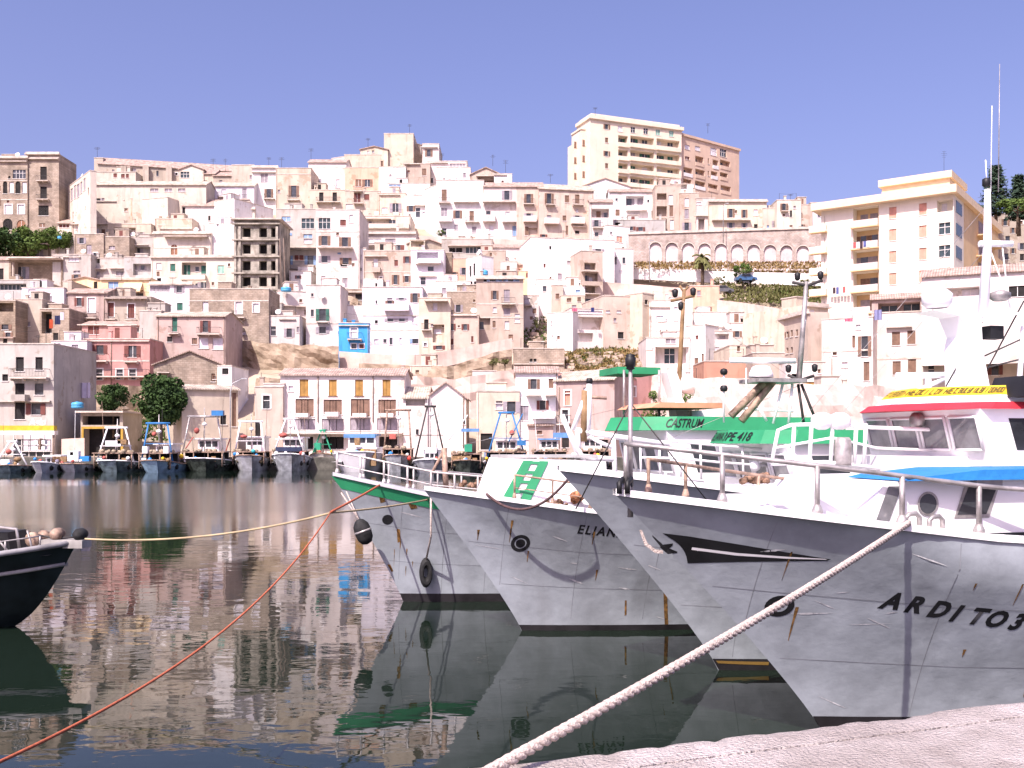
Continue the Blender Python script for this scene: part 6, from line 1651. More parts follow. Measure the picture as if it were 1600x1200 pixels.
def boat_d():
    q = lambda x, y, d=22.5: at(HD, x, y, d)
    wo, ge = wheelhouse(D_, HD, 5.6, 2.8, 1.75, 3.48, 3.6, M_green, None, 4, .45, visor_h=.28, over=.8)
    visor_text(D_, HD, wo, ge, 1040, 1099, "CASTRUM", M_black, .1)
    m = MB(); m.prism([(5.0, 3.95), (5.2, 4.06), (6.6, 4.06), (6.6, 3.95)], -1.0, 1.0); m.build("orange_raft", mat("faded_orange", (.62, .30, .18), .7), wo)
    # white raked funnel post with horn dish
    pts = [q(1037, 582), q(1050, 578), q(1058, 600), q(1060, 622), q(1076, 652), q(1052, 654), q(1048, 622)]; m = MB()
    a = [p + Vector((0, -.2, 0)) for p in pts]; b = [p + Vector((0, .2, 0)) for p in pts]; m.quad(a); m.quad(list(reversed(b)))
    for i in range(len(a)): m.quad([a[i], b[i], b[(i + 1) % len(a)], a[(i + 1) % len(a)]])
    m.build("funnel_post", M_white, D_)
    c = q(1068, 605); m = MB(); m.lathe([(.04, -.15), (.10, -.1), (.24, .1), (.26, .12)], 14, 0, Matrix.Translation(c) @ Matrix.Rotation(R(60), 4, 'Y')); m.build("horn", M_white, D_)
    m = MB(); c0, c1 = q(1072, 642), q(1112, 652); m.box(c0.x, c1.x, c0.y - .3, c0.y + .3, c1.z, c0.z); m.build("roof_box", M_white, D_)
    # wooden mast with crooked lamp arms
    pipe(D_, "wooden_mast", [q(1058, 650), q(1063, 560), q(1066, 500), q(1069, 452)], .062, M_wood, 8, r2=.04)
    pipe(D_, "crosstree", [q(1048, 470), q(1068, 466), q(1085, 462)], .035, M_wood); pipe(D_, "mast_fork", [q(1062, 446), q(1068, 456), q(1075, 448)], .03, M_wood)
    for x, y in ((1055, 458), (1083, 456), (1064, 478)):
        m = MB(); m.lathe([(.03, -.1), (.06, -.06), (.07, .06), (.02, .1)], 10, 0, Matrix.Translation(q(x, y))); m.build("floodlight", M_black, D_)
    m = MB(); a, b = q(965, 575), q(1040, 580); m.box(a.x, b.x, a.y, a.y + 1.2, b.z - .05, a.z + .03); m.build("canopy", M_green, D_)
    for x in (975, 1030): pipe(D_, "canopy_post", [q(x, 578), q(x, 652)], .03, M_galv)
    # forward samson post and stays
    pipe(D_, "samson_post", [at(HD, 697, 765, 20.6), at(HD, 694, 700, 20.6)], .06, M_rustpipe); pipe(D_, "stay", [at(HD, 694, 702, 20.6), at(HD, 672, 745, 20.6)], .03, M_rustpipe)
boat_d()

def life_ring(root, c, r, ax, mt):
    m = MB(); Mx = Matrix.Translation(c) @ (Matrix.Rotation(R(90), 4, 'X') if ax == 'y' else Matrix.Rotation(R(90), 4, 'Y')); n = 18
    for i in range(n):
        for j in range(6):
            def f(a_, b_):
                a, b = 6.2832 * a_ / n, 6.2832 * b_ / 6; q = r + .045 * math.cos(b); return Mx @ Vector((q * math.cos(a), q * math.sin(a), .045 * math.sin(b)))
            m.quad([f(i, j), f(i + 1, j), f(i + 1, j + 1), f(i, j + 1)], 0, True)
    m.build("life_ring", mt, root)
M_orange = mat("orange_plastic", (.62, .16, .05), .6, var=.1)
life_ring(B, Vector((5.2, -1.46, 3.05)), .24, 'y', M_orange); life_ring(C_, Vector((6.6, -1.42, 2.6)), .24, 'y', M_orange); life_ring(D_, Vector((7.3, -1.46, 2.8)), .24, 'y', M_orange)
for H_, r_, lo_, hi_ in ((HC, C_, (1010, 700), (1255, 600)), (HD, D_, (1066, 470), (1250, 600)), (HD, D_, (694, 702), (960, 640)), (HB, B, (1250, 660), (1543, 320)), (HB, B, (1300, 664), (1545, 384))):
    pipe(r_, "rigging_wire", [at(H_, lo_[0], lo_[1], H_.W.y + 1.5), at(H_, hi_[0], hi_[1], H_.W.y + 2.4)], .004, M_galv, 4)
# wear on the plating: weld seams, rust runs, scuffs
M_seam = mat("weld_seam", (.23, .24, .26), .6, var=.15)
M_scuff = mat("chalky_scuff", (.52, .52, .53), .7, var=.2, scale=14)
def wear(H, root, xr, seed, nr=9, ns=14):
    rg = random.Random(seed)
    for zf in (.36, .66):
        m = MB(); pr = None
        for i in range(60):
            x = lerp(xr[0], xr[1], i / 59); z = zf * H.zs(x)
            if H.b(x, z) < .03: continue
            q = (H.pt(x, z - .004, -1, .003), H.pt(x, z + .004, -1, .003))
            if pr: m.quad([pr[0], q[0], q[1], pr[1]], 0, True)
            pr = q
        m.build("weld_seam", M_seam, root)
    for x in [lerp(xr[0] + 1.2, xr[1], i / 3) for i in range(4)]:
        m = MB(); pr = None
        for i in range(24):
            z = lerp(.2, H.zs(x) - .1, i / 23)
            if H.b(x, z) < .03: continue
            q = (H.pt(x - .004, z, -1, .003), H.pt(x + .004, z, -1, .003))
            if pr: m.quad([pr[0], q[0], q[1], pr[1]], 0, True)
            pr = q
        if m.v: m.build("weld_seam", M_seam, root)
    for _ in range(nr):
        x = rg.uniform(xr[0] + .6, xr[1]); z = rg.uniform(.25, .95) * H.zs(x); l = rg.uniform(.08, .4); w = rg.uniform(.006, .02)
        if H.b(x, z - l) < .04: continue
        m = MB(); pr = None
        for i in range(7):
            t = i / 6; zz = z - l * t; ww = w * (1 - t * .8) * rg.uniform(.7, 1.2); q = (H.pt(x - ww, zz, -1, .005), H.pt(x + ww, zz, -1, .005))
            if pr: m.quad([pr[0], pr[1], q[1], q[0]], 0, True)
            pr = q
        m.build("rust_streak", M_rust, root)
    for _ in range(ns):
        x = rg.uniform(xr[0] + .5, xr[1]); z = rg.uniform(.1, .9) * H.zs(x); l = rg.uniform(.1, .45); w = rg.uniform(.004, .013); a = rg.uniform(-.5, .2)
        m = MB(); pr = None
        for i in range(8):
            t = i / 7; xx = x + l * t; zz = z + a * l * t; ww = w * math.sin(math.pi * (t * .9 + .05)) * rg.uniform(.5, 1.3)
            if H.b(xx, zz) < .04: pr = None; continue
            q = (H.pt(xx, zz - ww, -1, .004), H.pt(xx, zz + ww, -1, .004))
            if pr: m.quad([pr[0], q[0], q[1], pr[1]], 0, True)
            pr = q
        if m.v: m.build("scuff", M_scuff, root)
wear(HA, A, (-2.2, 4.6), 1, 8, 16); wear(HB, B, (-2.2, 2.5), 2, 5, 8); wear(HC, C_, (-1.6, 3.2), 3, 8, 12); wear(HD, D_, (-1.3, 2.4), 4, 8, 8)
def heap(root, c, n, r, mt, seed):
    rg = random.Random(seed); m = MB()
    for _ in range(n):
        p = c + Vector((rg.gauss(0, r), rg.gauss(0, r), abs(rg.gauss(0, r * .4)))); q = rg.uniform(.3, .6) * r
        m.lathe([(.01, -q), (q * .8, -q * .6), (q, 0), (q * .75, q * .5), (.01, q * .8)], 7, 0, Matrix.Translation(p) @ Matrix.Rotation(rg.uniform(0, 2), 4, 'X'))
    m.build("net_heap", mt, root)
heap(C_, at(HC, 905, 782, 16.9), 26, .16, mat("orange_net", (.45, .20, .10), .95, var=.4, scale=9), 3)
heap(C_, at(HC, 870, 792, 16.7), 40, .10, mat("brown_net", (.25, .15, .10), .95, var=.4, scale=9), 4)
heap(D_, at(HD, 745, 760, 21), 30, .13, MATS["brown_net"], 5)
heap(B, at(HB, 1185, 752, 14.6), 44, .10, MATS["brown_net"], 6)
# ---- fenders and ropes: things of their own
def fender_ball():
    c = P(567, 830, 19.7); root = empty("fender", tuple(c), 0, "fat black rubber fender hanging under the green straked bow", "fender")
    m = MB(); m.lathe([(.02, -.27), (.10, -.245), (.155, -.15), (.17, 0), (.155, .13), (.09, .22), (.04, .25)], 18, 0, Matrix.Rotation(R(-20), 4, 'Y')); m.build("body", M_rubber, root)
    for px, py in ((533, 770), (541, 768)):
        e = P(px, py, 20) - c; m = MB(); m.tube([(-.08, 0, .23), tuple(e)], .015, 6); m.build("lanyard", M_rope, root)
    m = MB(); m.lathe([(.171, -.02), (.175, 0), (.171, .02)], 18, 0, Matrix.Rotation(R(-20), 4, 'Y')); m.build("worn_band", M_galv, root)
fender_ball()
def tyre():
    x, z = HD.on_side(661, 893); c = HD.world(HD.pt(x, z, -1, .16)); root = empty("tyre_fender", tuple(c), TB, "black tyre on a rope hanging down the outermost hull", "tyre")
    m = MB(); n = 26; Mx = Matrix.Rotation(R(90), 4, 'X') @ Matrix.Rotation(R(0), 4, 'Y')
    for i in range(n):
        for j in range(10):
            def f(i_, j_):
                a, b = 6.2832 * i_ / n, 6.2832 * j_ / 10; r = .19 + .10 * math.cos(b); return Vector((r * math.cos(a) * .45, .10 * math.sin(b) * 1.1 , r * math.sin(a) * 1.05))
            m.quad([f(i, j), f(i + 1, j), f(i + 1, j + 1), f(i, j + 1)], 0, True)
    m.build("tread", M_rubber, root)
    e = HD.world(Vector((x, -HD.b(x, HD.zs(x)) - .05, HD.zs(x)))) - c; e = Matrix.Rotation(-TB, 4, 'Z') @ e
    m = MB(); m.tube([(0, 0, .22), (e.x * .4, e.y - .01, e.z * .5), tuple(e)], .02, 6); m.build("lanyard", M_rope, root)
tyre()
def rope(name, a, b, sag, r, mt, label, strands=False, n=40):
    pts = []
    for i in range(n + 1):
        t = i / n; p = a.lerp(b, t); p.z -= sag * 4 * t * (1 - t); pts.append(p)
    m = MB()
    if strands:          # three laid strands wound round each other
        L_ = sum((q - p).length for p, q in zip(pts, pts[1:])); N = int(L_ / .022)
        for s in range(3):
            st = []
            for i in range(N + 1):
                t = i / N; p = a.lerp(b, t); p.z -= sag * 4 * t * (1 - t); d = (b - a).normalized(); u = d.cross(Vector((0, 0, 1))).normalized(); v = d.cross(u)
                ph = t * L_ / .21 * 6.2832 + s * 2.0944; st.append(p + (u * math.cos(ph) + v * math.sin(ph)) * r * .5)
            m.tube(st, r * .58, 7, 0)
    else: m.tube(pts, r, 7)
    return tag(m.build(name, mt), label, "rope")
bx, bz = HA.on_side(1412, 829); ba = HA.world(Vector((bx, -HA.b(bx, HA.zs(bx)) - .03, HA.zs(bx) + .05)))
rope("mooring_rope", ba, quay_pt(640, 1284) + Vector((0, 0, .03)), .05, .031, M_rope, "thick pale laid mooring rope running from the near trawler to the quay", True)
bo = HD.world(HD.pt(-.55, HD.zs(-.55) - .02, -1, .02))
kn = P(517, 800, 16.0)
rope("mooring_rope", bo, kn, .01, .02, M_orope, "short orange rope from the green straked bow to the knot over the water")
rope("mooring_rope", kn, P(-60, 1217, 5.4), .42, .0115, M_orope, "long orange red rope slanting across the water to the quay")
rope("mooring_rope", HD.world(HD.pt(.35, HD.zs(.35) - .1, -1, .02)), P(515, 801, 16.05), .03, .017, mat("yellow_rope", (.42, .33, .2), .9), "thin faded rope from the outermost hull to the knot")
rope("mooring_rope", P(515, 802, 16.02), P(133, 842, 17.2), .16, .017, MATS["yellow_rope"], "thin yellowish rope from the knot to the black bow")
x1, _ = HC.on_side(757, 778); x2, _ = HC.on_side(886, 760)
rope("mooring_rope", HC.world(Vector((x1, -HC.b(x1, HC.zs(x1)) - .04, HC.zs(x1) + .05))), P(888, 748, 15.8), .36, .022, M_brope, "dark rope drooping in a loop over the white capped bow")
rope("mooring_rope", P(888, 748, 15.8), HC.world(Vector((x2 + .9, -.6, HC.zs(x2)))), .05, .018, M_brope, "frayed dark rope lying across the white capped foredeck")

# ---- 5 the black hull cut by the frame, bow to the east
def black_boat():
    global AX, NP
    d0 = F * EYE / (978 - HY); W = Vector(((18 - 800) / F * d0, d0, 0)); th = R(180 - 6)
    ax = Vector((math.cos(th), math.sin(th), 0))
    root = empty("wooden_boat", tuple(W), th, "dark round bowed boat with pale rubbing strake and two bow rollers", "boat")
    Lk = 1.22; zt = 1.50
    def stem(z): return -Lk * (max(z, 0) / zt) ** .62 if z > 0 else .8 * (-z)
    def zs(x): return zt - .16 * (x + Lk) + .018 * (x + Lk) ** 2 if x + Lk < 4.4 else zt - .35
    def b(x, z):
        X = x - stem(z)
        if X <= 0: return 0
        v = max(0, min(1, z / zs(x))); return lerp(1.35, 1.75, v) * (1 - math.exp(-X / lerp(2.2, 1.3, v)))
    m = MB(); nu, nv = 36, 14
    for sd_ in (-1, 1):
        k0 = len(m.v)
        for j in range(nv):
            for i in range(nu):
                u = (i / (nu - 1)) ** 1.5; x = 0
                for _ in range(5):
                    z = -.5 + j / (nv - 1) * (zs(x) + .5); x = stem(z) + u * (9 - stem(z))
                m.v.append((x, sd_ * b(x, z), z))
        for j in range(nv - 1):
            for i in range(nu - 1):
                a = k0 + j * nu + i; m.f.append((a, a + 1, a + nu + 1, a + nu)); m.m.append(0); m.sm.append(True)
    m.build("hull", mat("black_green_hull", (.016, .024, .026), .35, var=.3, scale=1.2, spec=.5), root)
    for nm, dz, r, mt in (("cap_rail", .0, .05, mat("grey_timber", (.26, .25, .26), .7, var=.2)), ("rubbing_strake", -.36, .035, mat("pale_timber", (.36, .34, .32), .7, var=.2))):
        m = MB()
        for sd_ in (-1, 1):
            m.tube([(x, sd_ * (b(x, zs(x) + dz) + .02), zs(x) + dz) for x in [stem(zs(-Lk) + dz) + .02 + i * .22 for i in range(36)]], r, 7)
        m.build(nm, mt, root)
    m = MB(); m.quad([(-.9, -.35, 1.30), (3, -1.55, 1.0), (3, 1.55, 1.0), (-.9, .35, 1.30)]); m.quad([(3, -1.55, 1.0), (8.5, -1.6, 1.0), (8.5, 1.6, 1.0), (3, 1.55, 1.0)]); m.build("deck", M_deck, root)
    m = MB(); m.box(-1.40, -.62, -.16, .16, zt - .1, zt + .04); m.build("bow_roller_frame", MATS["pale_timber"], root)
    for i in range(7):
        x = -.78 + i * .42; y = max(.05, b(x, zs(x)) - .06); pipe(root, "stanchion", [(x, y, zs(x)), (x, y, zs(x) + .2)], .016, M_galv, 6)
    pipe(root, "guard_rail", [(-.78 + i * .21, max(.05, b(-.78 + i * .21, zs(-.78 + i * .21)) - .06), zs(-.78 + i * .21) + .2) for i in range(13)], .014, M_galv, 6)
    m = MB(); m.lathe([(.02, -.2), (.13, -.2), (.13, -.14), (.06, -.12), (.06, .12), (.13, .14), (.13, .2), (.02, .2)], 14, 0, Matrix.Translation((-.5, .0, zt + .05)) @ Matrix.Rotation(R(90), 4, 'X')); m.build("anchor_winch", M_rustpipe, root)
    pipe(root, "anchor_chain", [(-.5, .05, zt + .12), (-.8, .03, zt + .06), (-1.2, 0, zt + .08)], .02, M_iron, 6)
    for x in (-1.28, -.86):
        m = MB(); m.lathe([(.0, -.15), (.08, -.13), (.11, -.05), (.11, .05), (.08, .13), (.0, .15)], 14, 0, Matrix.Translation((x, 0, zt + .13)) @ Matrix.Rotation(R(90), 4, 'X')); m.build("bow_roller", M_rubber if x < -1 else M_rustpipe, root)
    for a, c in (((-.62, 1.30), (-.5, 1.72)), ((-.2, 1.30), (.1, 1.62))): pipe(root, "deck_stanchion", [(a[0], .33, a[1]), (c[0], .33, c[1])], .02, M_galv)
    pipe(root, "hatch_rail", [(-.36, .3, 1.25), (-.28, .3, 1.74), (.3, .35, 1.80), (2.5, .4, 1.76)], .028, M_galv)
    m = MB(); m.prism([(-.22, 1.0), (-.1, 1.68), (2.4, 1.68), (2.4, 1.0)], -.28, .28); m.build("hatch_cover", M_black, root)
    m = MB(); m.lathe([(.10, -.02), (.21, 0), (.22, .05), (.10, .07)], 16, 0, Matrix.Translation((.18, b(.18, .75) + .0, .78)) @ Matrix.Rotation(R(-90), 4, 'X')); m.build("porthole", mat("brown_ring", (.12, .07, .04), .6), root)
black_boat()
# ------------------------------------------------------------------ boats along the far quay
def far_boat(px0, px1, pwl, label, hull, hgt=10, wh=None, gantry=None, net=None, extra=(), angle=0, bow=True, cabin=None, seed=1):
    """A small trawler seen nearly end on; pixel extent px0..px1, waterline row pwl."""
    rg = random.Random(seed)
    Y = F * EYE / (pwl - HY); k = Y / F; W = (px1 - px0) * k; c = P((px0 + px1) / 2, pwl, Y); c.z = 0
    root = empty("fishing_boat", tuple(c), R(angle), label, "boat", "boats along the far quay")
    hh = hgt * k; hw = W / 2
    # hull lofted from bow (towards the viewer) to stern; local y is aft
    m = MB(); nst = 12; nv = 6; L_ = max(6.5, W * 2.1); rows = []
    for i in range(nst):
        t = i / (nst - 1); y = L_ * t
        f = (.30 + .70 * (1 - math.exp(-t * 9))) if bow else min(1, .82 + t * 1.2) * (1 - .1 * max(0, t - .6))
        sh = hh * (1.25 - .45 * min(1, t * 2.2)) if bow else hh
        row = []
        for j in range(nv):
            v = j / (nv - 1); z = -.3 + v * (sh + .3); w = hw * f * (.62 + .38 * v ** .7); yy = y + (0.9 * (1 - v) * (1 - t) if bow else 0)
            row.append((w, yy, z))
        rows.append(row)
    for sd_ in (-1, 1):
        k0 = len(m.v)
        for row in rows: m.v += [(sd_ * w, y, z) for w, y, z in row]
        for i in range(nst - 1):
            for j in range(nv - 1):
                a = k0 + i * nv + j; m.f.append((a, a + nv, a + nv + 1, a + 1)); m.m.append(0); m.sm.append(True)
    a0 = 0; b0 = nst * nv
    for j in range(nv - 1): m.f.append((a0 + j, a0 + j + 1, b0 + j + 1, b0 + j)); m.m.append(0); m.sm.append(False)
    m.build("hull", hull, root)
    m = MB()
    for sd_ in (-1, 1): m.tube([(sd_ * r[-1][0], r[-1][1], r[-1][2]) for r in rows], .07, 6)
    m.tube([(-rows[0][-1][0], rows[0][-1][1], rows[0][-1][2]), (rows[0][-1][0], rows[0][-1][1], rows[0][-1][2])], .07, 6)
    m.build("gunwale", M_white if seed % 2 else M_rustpipe, root)
    m = MB(); m.quad([(-hw * .9, L_, hh * .6), (hw * .9, L_, hh * .6), (hw * .9, 1.2, hh * .6), (-hw * .9, 1.2, hh * .6)]); m.build("deck", M_deck, root)
    if net:          # dark working deck under a shelter: heaped nets, drums and floats
        m = MB(); z0 = hh * .8; z1 = z0 + net * k
        for x in (-hw * .82, -hw * .28, hw * .28, hw * .82): m.tube([(x, 1.0, z0 - .4), (x, 1.0, z1)], .06, 6)
        m.box(-hw * .9, hw * .9, .9, 3.4, z1, z1 + .1); m.build("shelter", M_rustpipe, root)
        m = MB(); m.box(-hw * .85, hw * .85, 3.0, 3.1, z0 - .5, z1 - .003); m.build("shelter_shade_sheet", M_boot, root)  # black sheet that paints in the shade under the shelter
        m = MB()
        for _ in range(16):
            x = rg.uniform(-hw * .8, hw * .8); s = rg.uniform(.16, .34); m.lathe([(.02, -s), (s * .8, -s * .6), (s, 0), (s * .8, s * .5), (.02, s * .8)], 8, 0, Matrix.Translation((x, rg.uniform(.9, 2.2), z0 + rg.uniform(-.1, .3))))
        m.build("net_heap", mat("old_net", (.11, .085, .05), .95, var=.4, scale=6), root)
        m = MB()
        for _ in range(10):
            x = rg.uniform(-hw * .8, hw * .8); s = rg.uniform(.15, .3); m.lathe([(.02, -s), (s * .8, -s * .6), (s, 0), (s * .8, s * .5), (.02, s * .8)], 8, 0, Matrix.Translation((x, rg.uniform(.9, 2.2), z1 + .15 + rg.uniform(0, .1))))
        m.build("net_heap", mat("pale_net", (.36, .29, .21), .95, var=.35, scale=6), root)
        for c_, mt in (((-hw * .55), M_white), (hw * .5, M_wood)):
            m = MB(); m.box(c_ - .22, c_ + .22, .86, 1.0, z0 + .1, z0 + .65); m.build("fish_box", mt, root)
    if wh:           # wheelhouse: width px, height px, roof colour
        ww, wz, rm = wh; z0 = hh * .6; z1 = z0 + wz * k; a = ww * k / 2; y = 3.6
        m = MB(); m.box(-a, a, y, y + 2.6, z0, z1); o = m.build("wheelhouse", M_white, root)
        m = MB(); m.box(-a - .18, a + .18, y - .35, y + 2.8, z1 + .003, z1 + .16); m.build("wheelhouse_roof", rm, root)
        n = 3
        for i in range(n):
            xa = -a + .1 + i * (2 * a - .2) / n; m = MB(); m.box(xa + .06, xa + (2 * a - .2) / n - .06, y - .03, y - .004, z1 - .75, z1 - .18); m.build("window", M_glass, o)
    if gantry:       # A-frame: top row, half width px, colour
        ptop, gw, gm = gantry; zt = (pwl - ptop) * k; a = gw * k; z0 = hh * .8
        for sd_ in (-1, 1): pipe(root, "gantry_leg", [(sd_ * hw * .85, 1.6, z0), (sd_ * a, 1.9, zt)], .085, gm)
        pipe(root, "gantry_beam", [(-a - .25, 1.9, zt), (a + .25, 1.9, zt)], .11, gm)
        pipe(root, "gantry_beam", [(-hw * .7, 1.75, lerp(z0, zt, .5)), (hw * .7, 1.75, lerp(z0, zt, .5))], .04, gm)
        m = MB(); m.tube([(0, 2.2, z0), (0, 2.2, zt + .9)], .05, 6); m.build("mast", M_galv, root)
        m = MB(); m.lathe([(.0, -.2), (.2, -.12), (.26, 0), (.2, .12), (.0, .2)], 10, 0, Matrix.Translation((.1, 1.9, zt - .8))); m.build("radar_dome", M_white, root)
    if cabin:        # pointed white cabin boat
        m = MB(); zc = hh; m.prism([(-hw * .5, zc), (-hw * .3, zc + cabin * k), (hw * .6, zc + cabin * k * .9), (hw * .6, zc)], 1.2, L_ * .6); m.build("cabin", M_white, root)
        m = MB(); m.quad([(-hw * .1, 1.19, zc + .3), (hw * .4, 1.19, zc + .3), (hw * .4, 1.19, zc + .65), (-hw * .1, 1.19, zc + .65)]); m.build("cabin_window", M_wood, root)
    for i in range(rg.choice((1, 2, 3))):      # whip aerials, boathook poles and lines
        x = rg.uniform(-hw * .8, hw * .8); h_ = rg.uniform(3, 6.5); m = MB(); m.tube([(x, 3, hh), (x + rg.uniform(-.4, .4), 3.2, hh + h_)], .03, 4, r2=.015); m.build("pole", rg.choice((M_white, M_rustpipe, M_iron)), root)
    for i in range(3):
        x = rg.uniform(-hw * .8, hw * .8); s_ = rg.uniform(.14, .26); m = MB(); m.lathe([(.01, -s_), (s_ * .8, -s_ * .6), (s_, 0), (s_ * .8, s_ * .6), (.01, s_)], 8, 0, Matrix.Translation((x, .7, hh * 1.2 + rg.uniform(0, .3)))); m.build("float", rg.choice((M_white, M_fred, M_wood, M_bluetarp, M_yellow)), root)
    for (nm, x, y, w, h, mt) in extra:   # bits of gear in photo pixels
        p = P(x, y, Y) - c; a, b = w * k / 2, h * k / 2; m = MB()
        if nm in ("float", "lifebuoy", "drum"): m.lathe([(.01, -b), (a * .7, -b * .7), (a, 0), (a * .7, b * .7), (.01, b)], 10, 0, Matrix.Translation((p.x, .7, p.z)))
        elif nm in ("spar", "boom", "pole"): m.tube([(p.x - a, .8, p.z - b), (p.x + a, 1.2, p.z + b)], .06, 6)
        else: m.box(p.x - a, p.x + a, .7, 1.3, p.z - b, p.z + b)
        m.build(nm, mt, root)
    for sd_ in (-1, 1):   # tyre fenders along the sides
        for y in (1.4, 2.6):
            m = MB(); Mx = Matrix.Translation((sd_ * hw * (1 - math.exp(-y / L_ * 6.5)) * 1.0 if bow else sd_ * hw, y, hh * .55)) @ Matrix.Rotation(R(90), 4, 'Y'); m.lathe([(.12, -.08), (.28, -.08), (.3, 0), (.28, .08), (.12, .08)], 12, 0, Mx); m.build("tyre", M_rubber, root)
    return root
M_fred = mat('faded_red', (.42, .11, .09), .7, var=.2)
H1 = mat("teal_grey_hull", (.24, .32, .34), .5, var=.3, scale=2, streak=.6)
H2 = mat("faded_blue_hull", (.30, .45, .56), .5, var=.15, scale=2, streak=.4)
H3 = mat("black_green_small_hull", (.09, .11, .09), .5, var=.4, scale=2)
H4 = mat("light_grey_small_hull", (.55, .56, .58), .5, var=.15, scale=2, streak=.6)
H5 = mat("grey_small_hull", (.46, .48, .50), .5, var=.2, scale=2, streak=.6)
Mblue = mat("blue_gantry_paint", (.04, .18, .42), .5); Mteal = mat("green_gantry_paint", (.03, .28, .16), .5); Mcloth = mat("blue_cloth_roof", (.12, .26, .50), .8)
far_boat(-28, 36, 739, "small dark boat with red and white gear cut by the frame edge", H1, 10, gantry=(690, 4, M_white), extra=(("lifebuoy", 8, 706, 9, 9, M_fred), ("spar", 10, 700, 14, 26, M_white), ("drum", 22, 718, 12, 8, M_wood), ("crate", 2, 722, 14, 8, M_white)), seed=2)
far_boat(38, 75, 739, "little grey white boat with ring of pale lights on its stubby cabin", H4, 14, wh=(24, 16, M_white), extra=(("lamp", 51, 691, 5, 6, M_white), ("lamp", 62, 691, 5, 6, M_white), ("lamp", 51, 700, 5, 5, M_white), ("lamp", 62, 700, 5, 5, M_white), ("mast", 56, 694, 2, 18, M_rustpipe)), seed=3)
far_boat(75, 136, 738, "low grey boat with white box cabin and blue tarpaulin", H4, 11, extra=(("cabin", 109, 713, 17, 16, M_white), ("window", 107, 709, 5, 5, M_black), ("tarpaulin", 127, 717, 14, 8, M_bluetarp), ("crate", 88, 718, 22, 9, M_wood), ("lifebuoy", 109, 721, 6, 6, M_fred)), seed=4)
far_boat(134, 206, 738, "teal grey trawler with white topped gantry and dark sheltered deck", H1, 15, net=17, gantry=(668, 14, M_white), extra=(("net_bag", 172, 693, 24, 9, M_white), ("box", 186, 690, 14, 7, M_wood)), seed=5)
far_boat(206, 266, 739, "faded blue trawler with bright blue gantry and wide dark shelter", H2, 16, net=17, gantry=(661, 15, Mblue), wh=(26, 34, M_white), extra=(("lifebuoy", 237, 678, 8, 8, M_fred), ("screen", 222, 703, 8, 11, M_white), ("screen", 255, 703, 8, 11, M_white)), seed=6)
far_boat(268, 350, 737, "black green trawler with red spar and cluttered shelter", H3, 17, net=16, gantry=(650, 22, M_galv), wh=(34, 40, M_white), extra=(("spar", 291, 692, 10, 18, M_fred), ("drum", 304, 673, 9, 10, M_fred), ("panel", 336, 645, 18, 8, Mblue)), seed=7)
far_boat(354, 414, 736, "light grey trawler with pale gantry and teal float", H4, 20, net=13, gantry=(658, 16, M_white), wh=(28, 40, M_white), extra=(("float", 393, 705, 7, 7, mat("teal_float", (.04, .34, .36), .5)), ("spar", 352, 695, 5, 20, M_fred), ("drum", 378, 682, 12, 6, M_fred)), seed=8)
far_boat(414, 478, 736, "grey trawler with tall white gantry and dark blue nets", H5, 22, net=12, gantry=(654, 6, M_white), wh=(32, 38, M_white), extra=(("drum", 440, 680, 14, 9, M_fred), ("net_roll", 448, 702, 40, 7, mat("navy_net", (.03, .04, .08), .9)), ("float", 444, 708, 6, 6, M_white)), seed=9)
far_boat(478, 520, 733, "pale boat with green mast and green striped deckhouse", H4, 20, wh=(36, 30, Mteal), gantry=(672, 2, Mteal), extra=(("winch", 494, 700, 10, 16, Mteal),), seed=10)
far_boat(508, 606, 738, "white pointed motor boat lying broadside to the others", M_white, 26, cabin=14, angle=0, wh=(44, 42, Mcloth), extra=(("awning", 560, 681, 50, 6, Mcloth), ("door", 556, 690, 8, 12, M_wood)), seed=11)
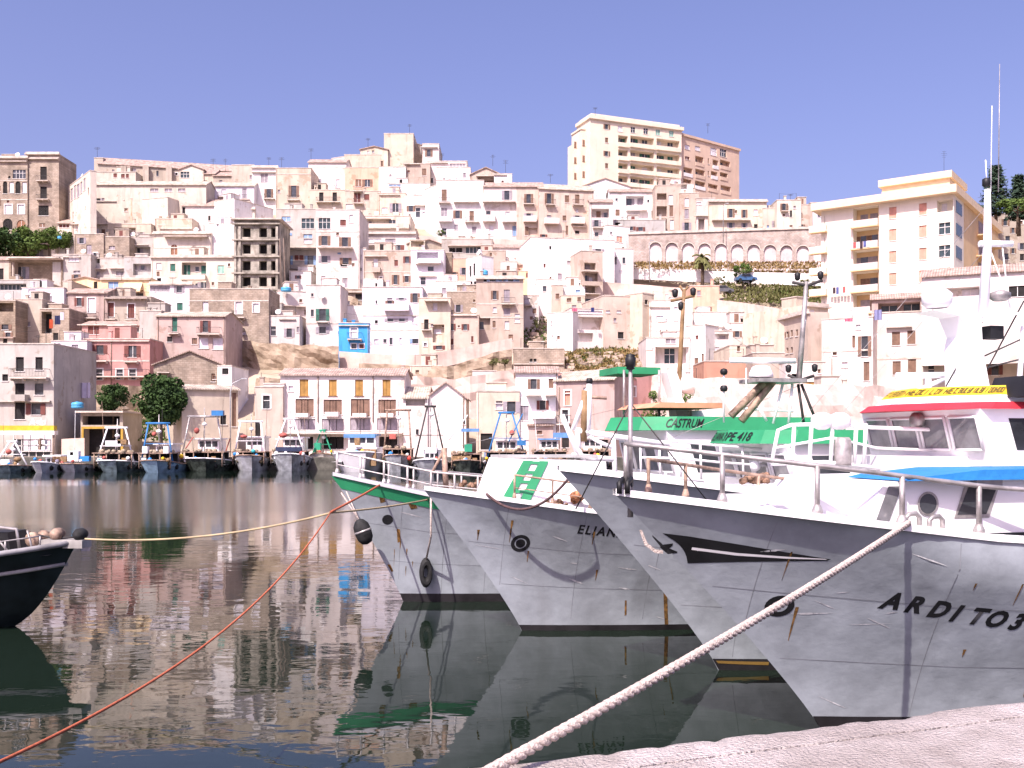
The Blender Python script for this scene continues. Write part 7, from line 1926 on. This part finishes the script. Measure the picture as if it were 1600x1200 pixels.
far_boat(592, 645, 738, "blue grey trawler with brown drum and dark shelter behind the rails", H5, 22, net=18, gantry=(640, 17, M_rustpipe), extra=(("float", 638, 716, 7, 8, mat("red_float", (.6, .07, .05), .5)), ("post", 582, 715, 8, 26, M_wood), ("buoy", 612, 682, 10, 8, M_fred)), seed=12)
far_boat(640, 700, 740, "grey boat with white tender and thin lattice mast", H5, 18, gantry=(634, 5, M_iron), wh=(26, 26, M_white), extra=(("boom", 715, 668, 30, 40, M_white), ("tender", 672, 704, 18, 9, M_white)), seed=13)
far_boat(700, 755, 740, "mud grey trawler with pale boom and green net winch", H3, 17, net=16, extra=(("net_winch", 731, 700, 12, 12, Mteal), ("awning", 734, 672, 28, 5, Mcloth), ("crate", 720, 716, 30, 7, M_wood)), seed=14)
far_boat(752, 830, 738, "dark trawler with blue lattice gantry near the ochre house", H3, 16, net=18, gantry=(644, 9, Mblue), wh=(34, 40, M_white), extra=(("boom", 806, 668, 22, 44, Mblue), ("net_bag", 815, 692, 14, 8, Mblue), ("lifebuoy", 800, 676, 9, 9, M_fred)), seed=15)
far_boat(828, 892, 737, "brown decked trawler with blue roof behind the white foredeck", H3, 16, net=18, wh=(30, 40, Mcloth), extra=(("awning", 878, 680, 26, 8, Mcloth), ("boom", 850, 700, 30, 14, M_galv)), seed=16)
far_boat(900, 960, 736, "pale grey trawler half hidden by the white bow gantry", H4, 18, net=16, wh=(30, 40, M_white), seed=17)
# parasol and people-free clutter on the far quay
def quay_crate(px, Y, w, h, mt, label):
    c = P(px, 700, Y); m = MB(); a = w / F * Y / 2; hh = h / F * Y
    for i in range(3): m.box(c.x - a, c.x + a, Y - .5, Y + .5, 1.38 + i * hh / 3 + .01, 1.38 + (i + 1) * hh / 3)
    tag(m.build("fish_crate", mt), label, "crate", "crates on the far quay")
for i, (x, w, h, mt) in enumerate([(200, 10, 8, M_wood), (268, 8, 10, M_white), (352, 8, 9, Mblue), (418, 9, 8, M_wood), (640, 9, 10, M_white), (762, 10, 8, Mblue)]):
    quay_crate(x, 108.6, w, h, mt, "stacked fish crates standing on the far quay between boats")
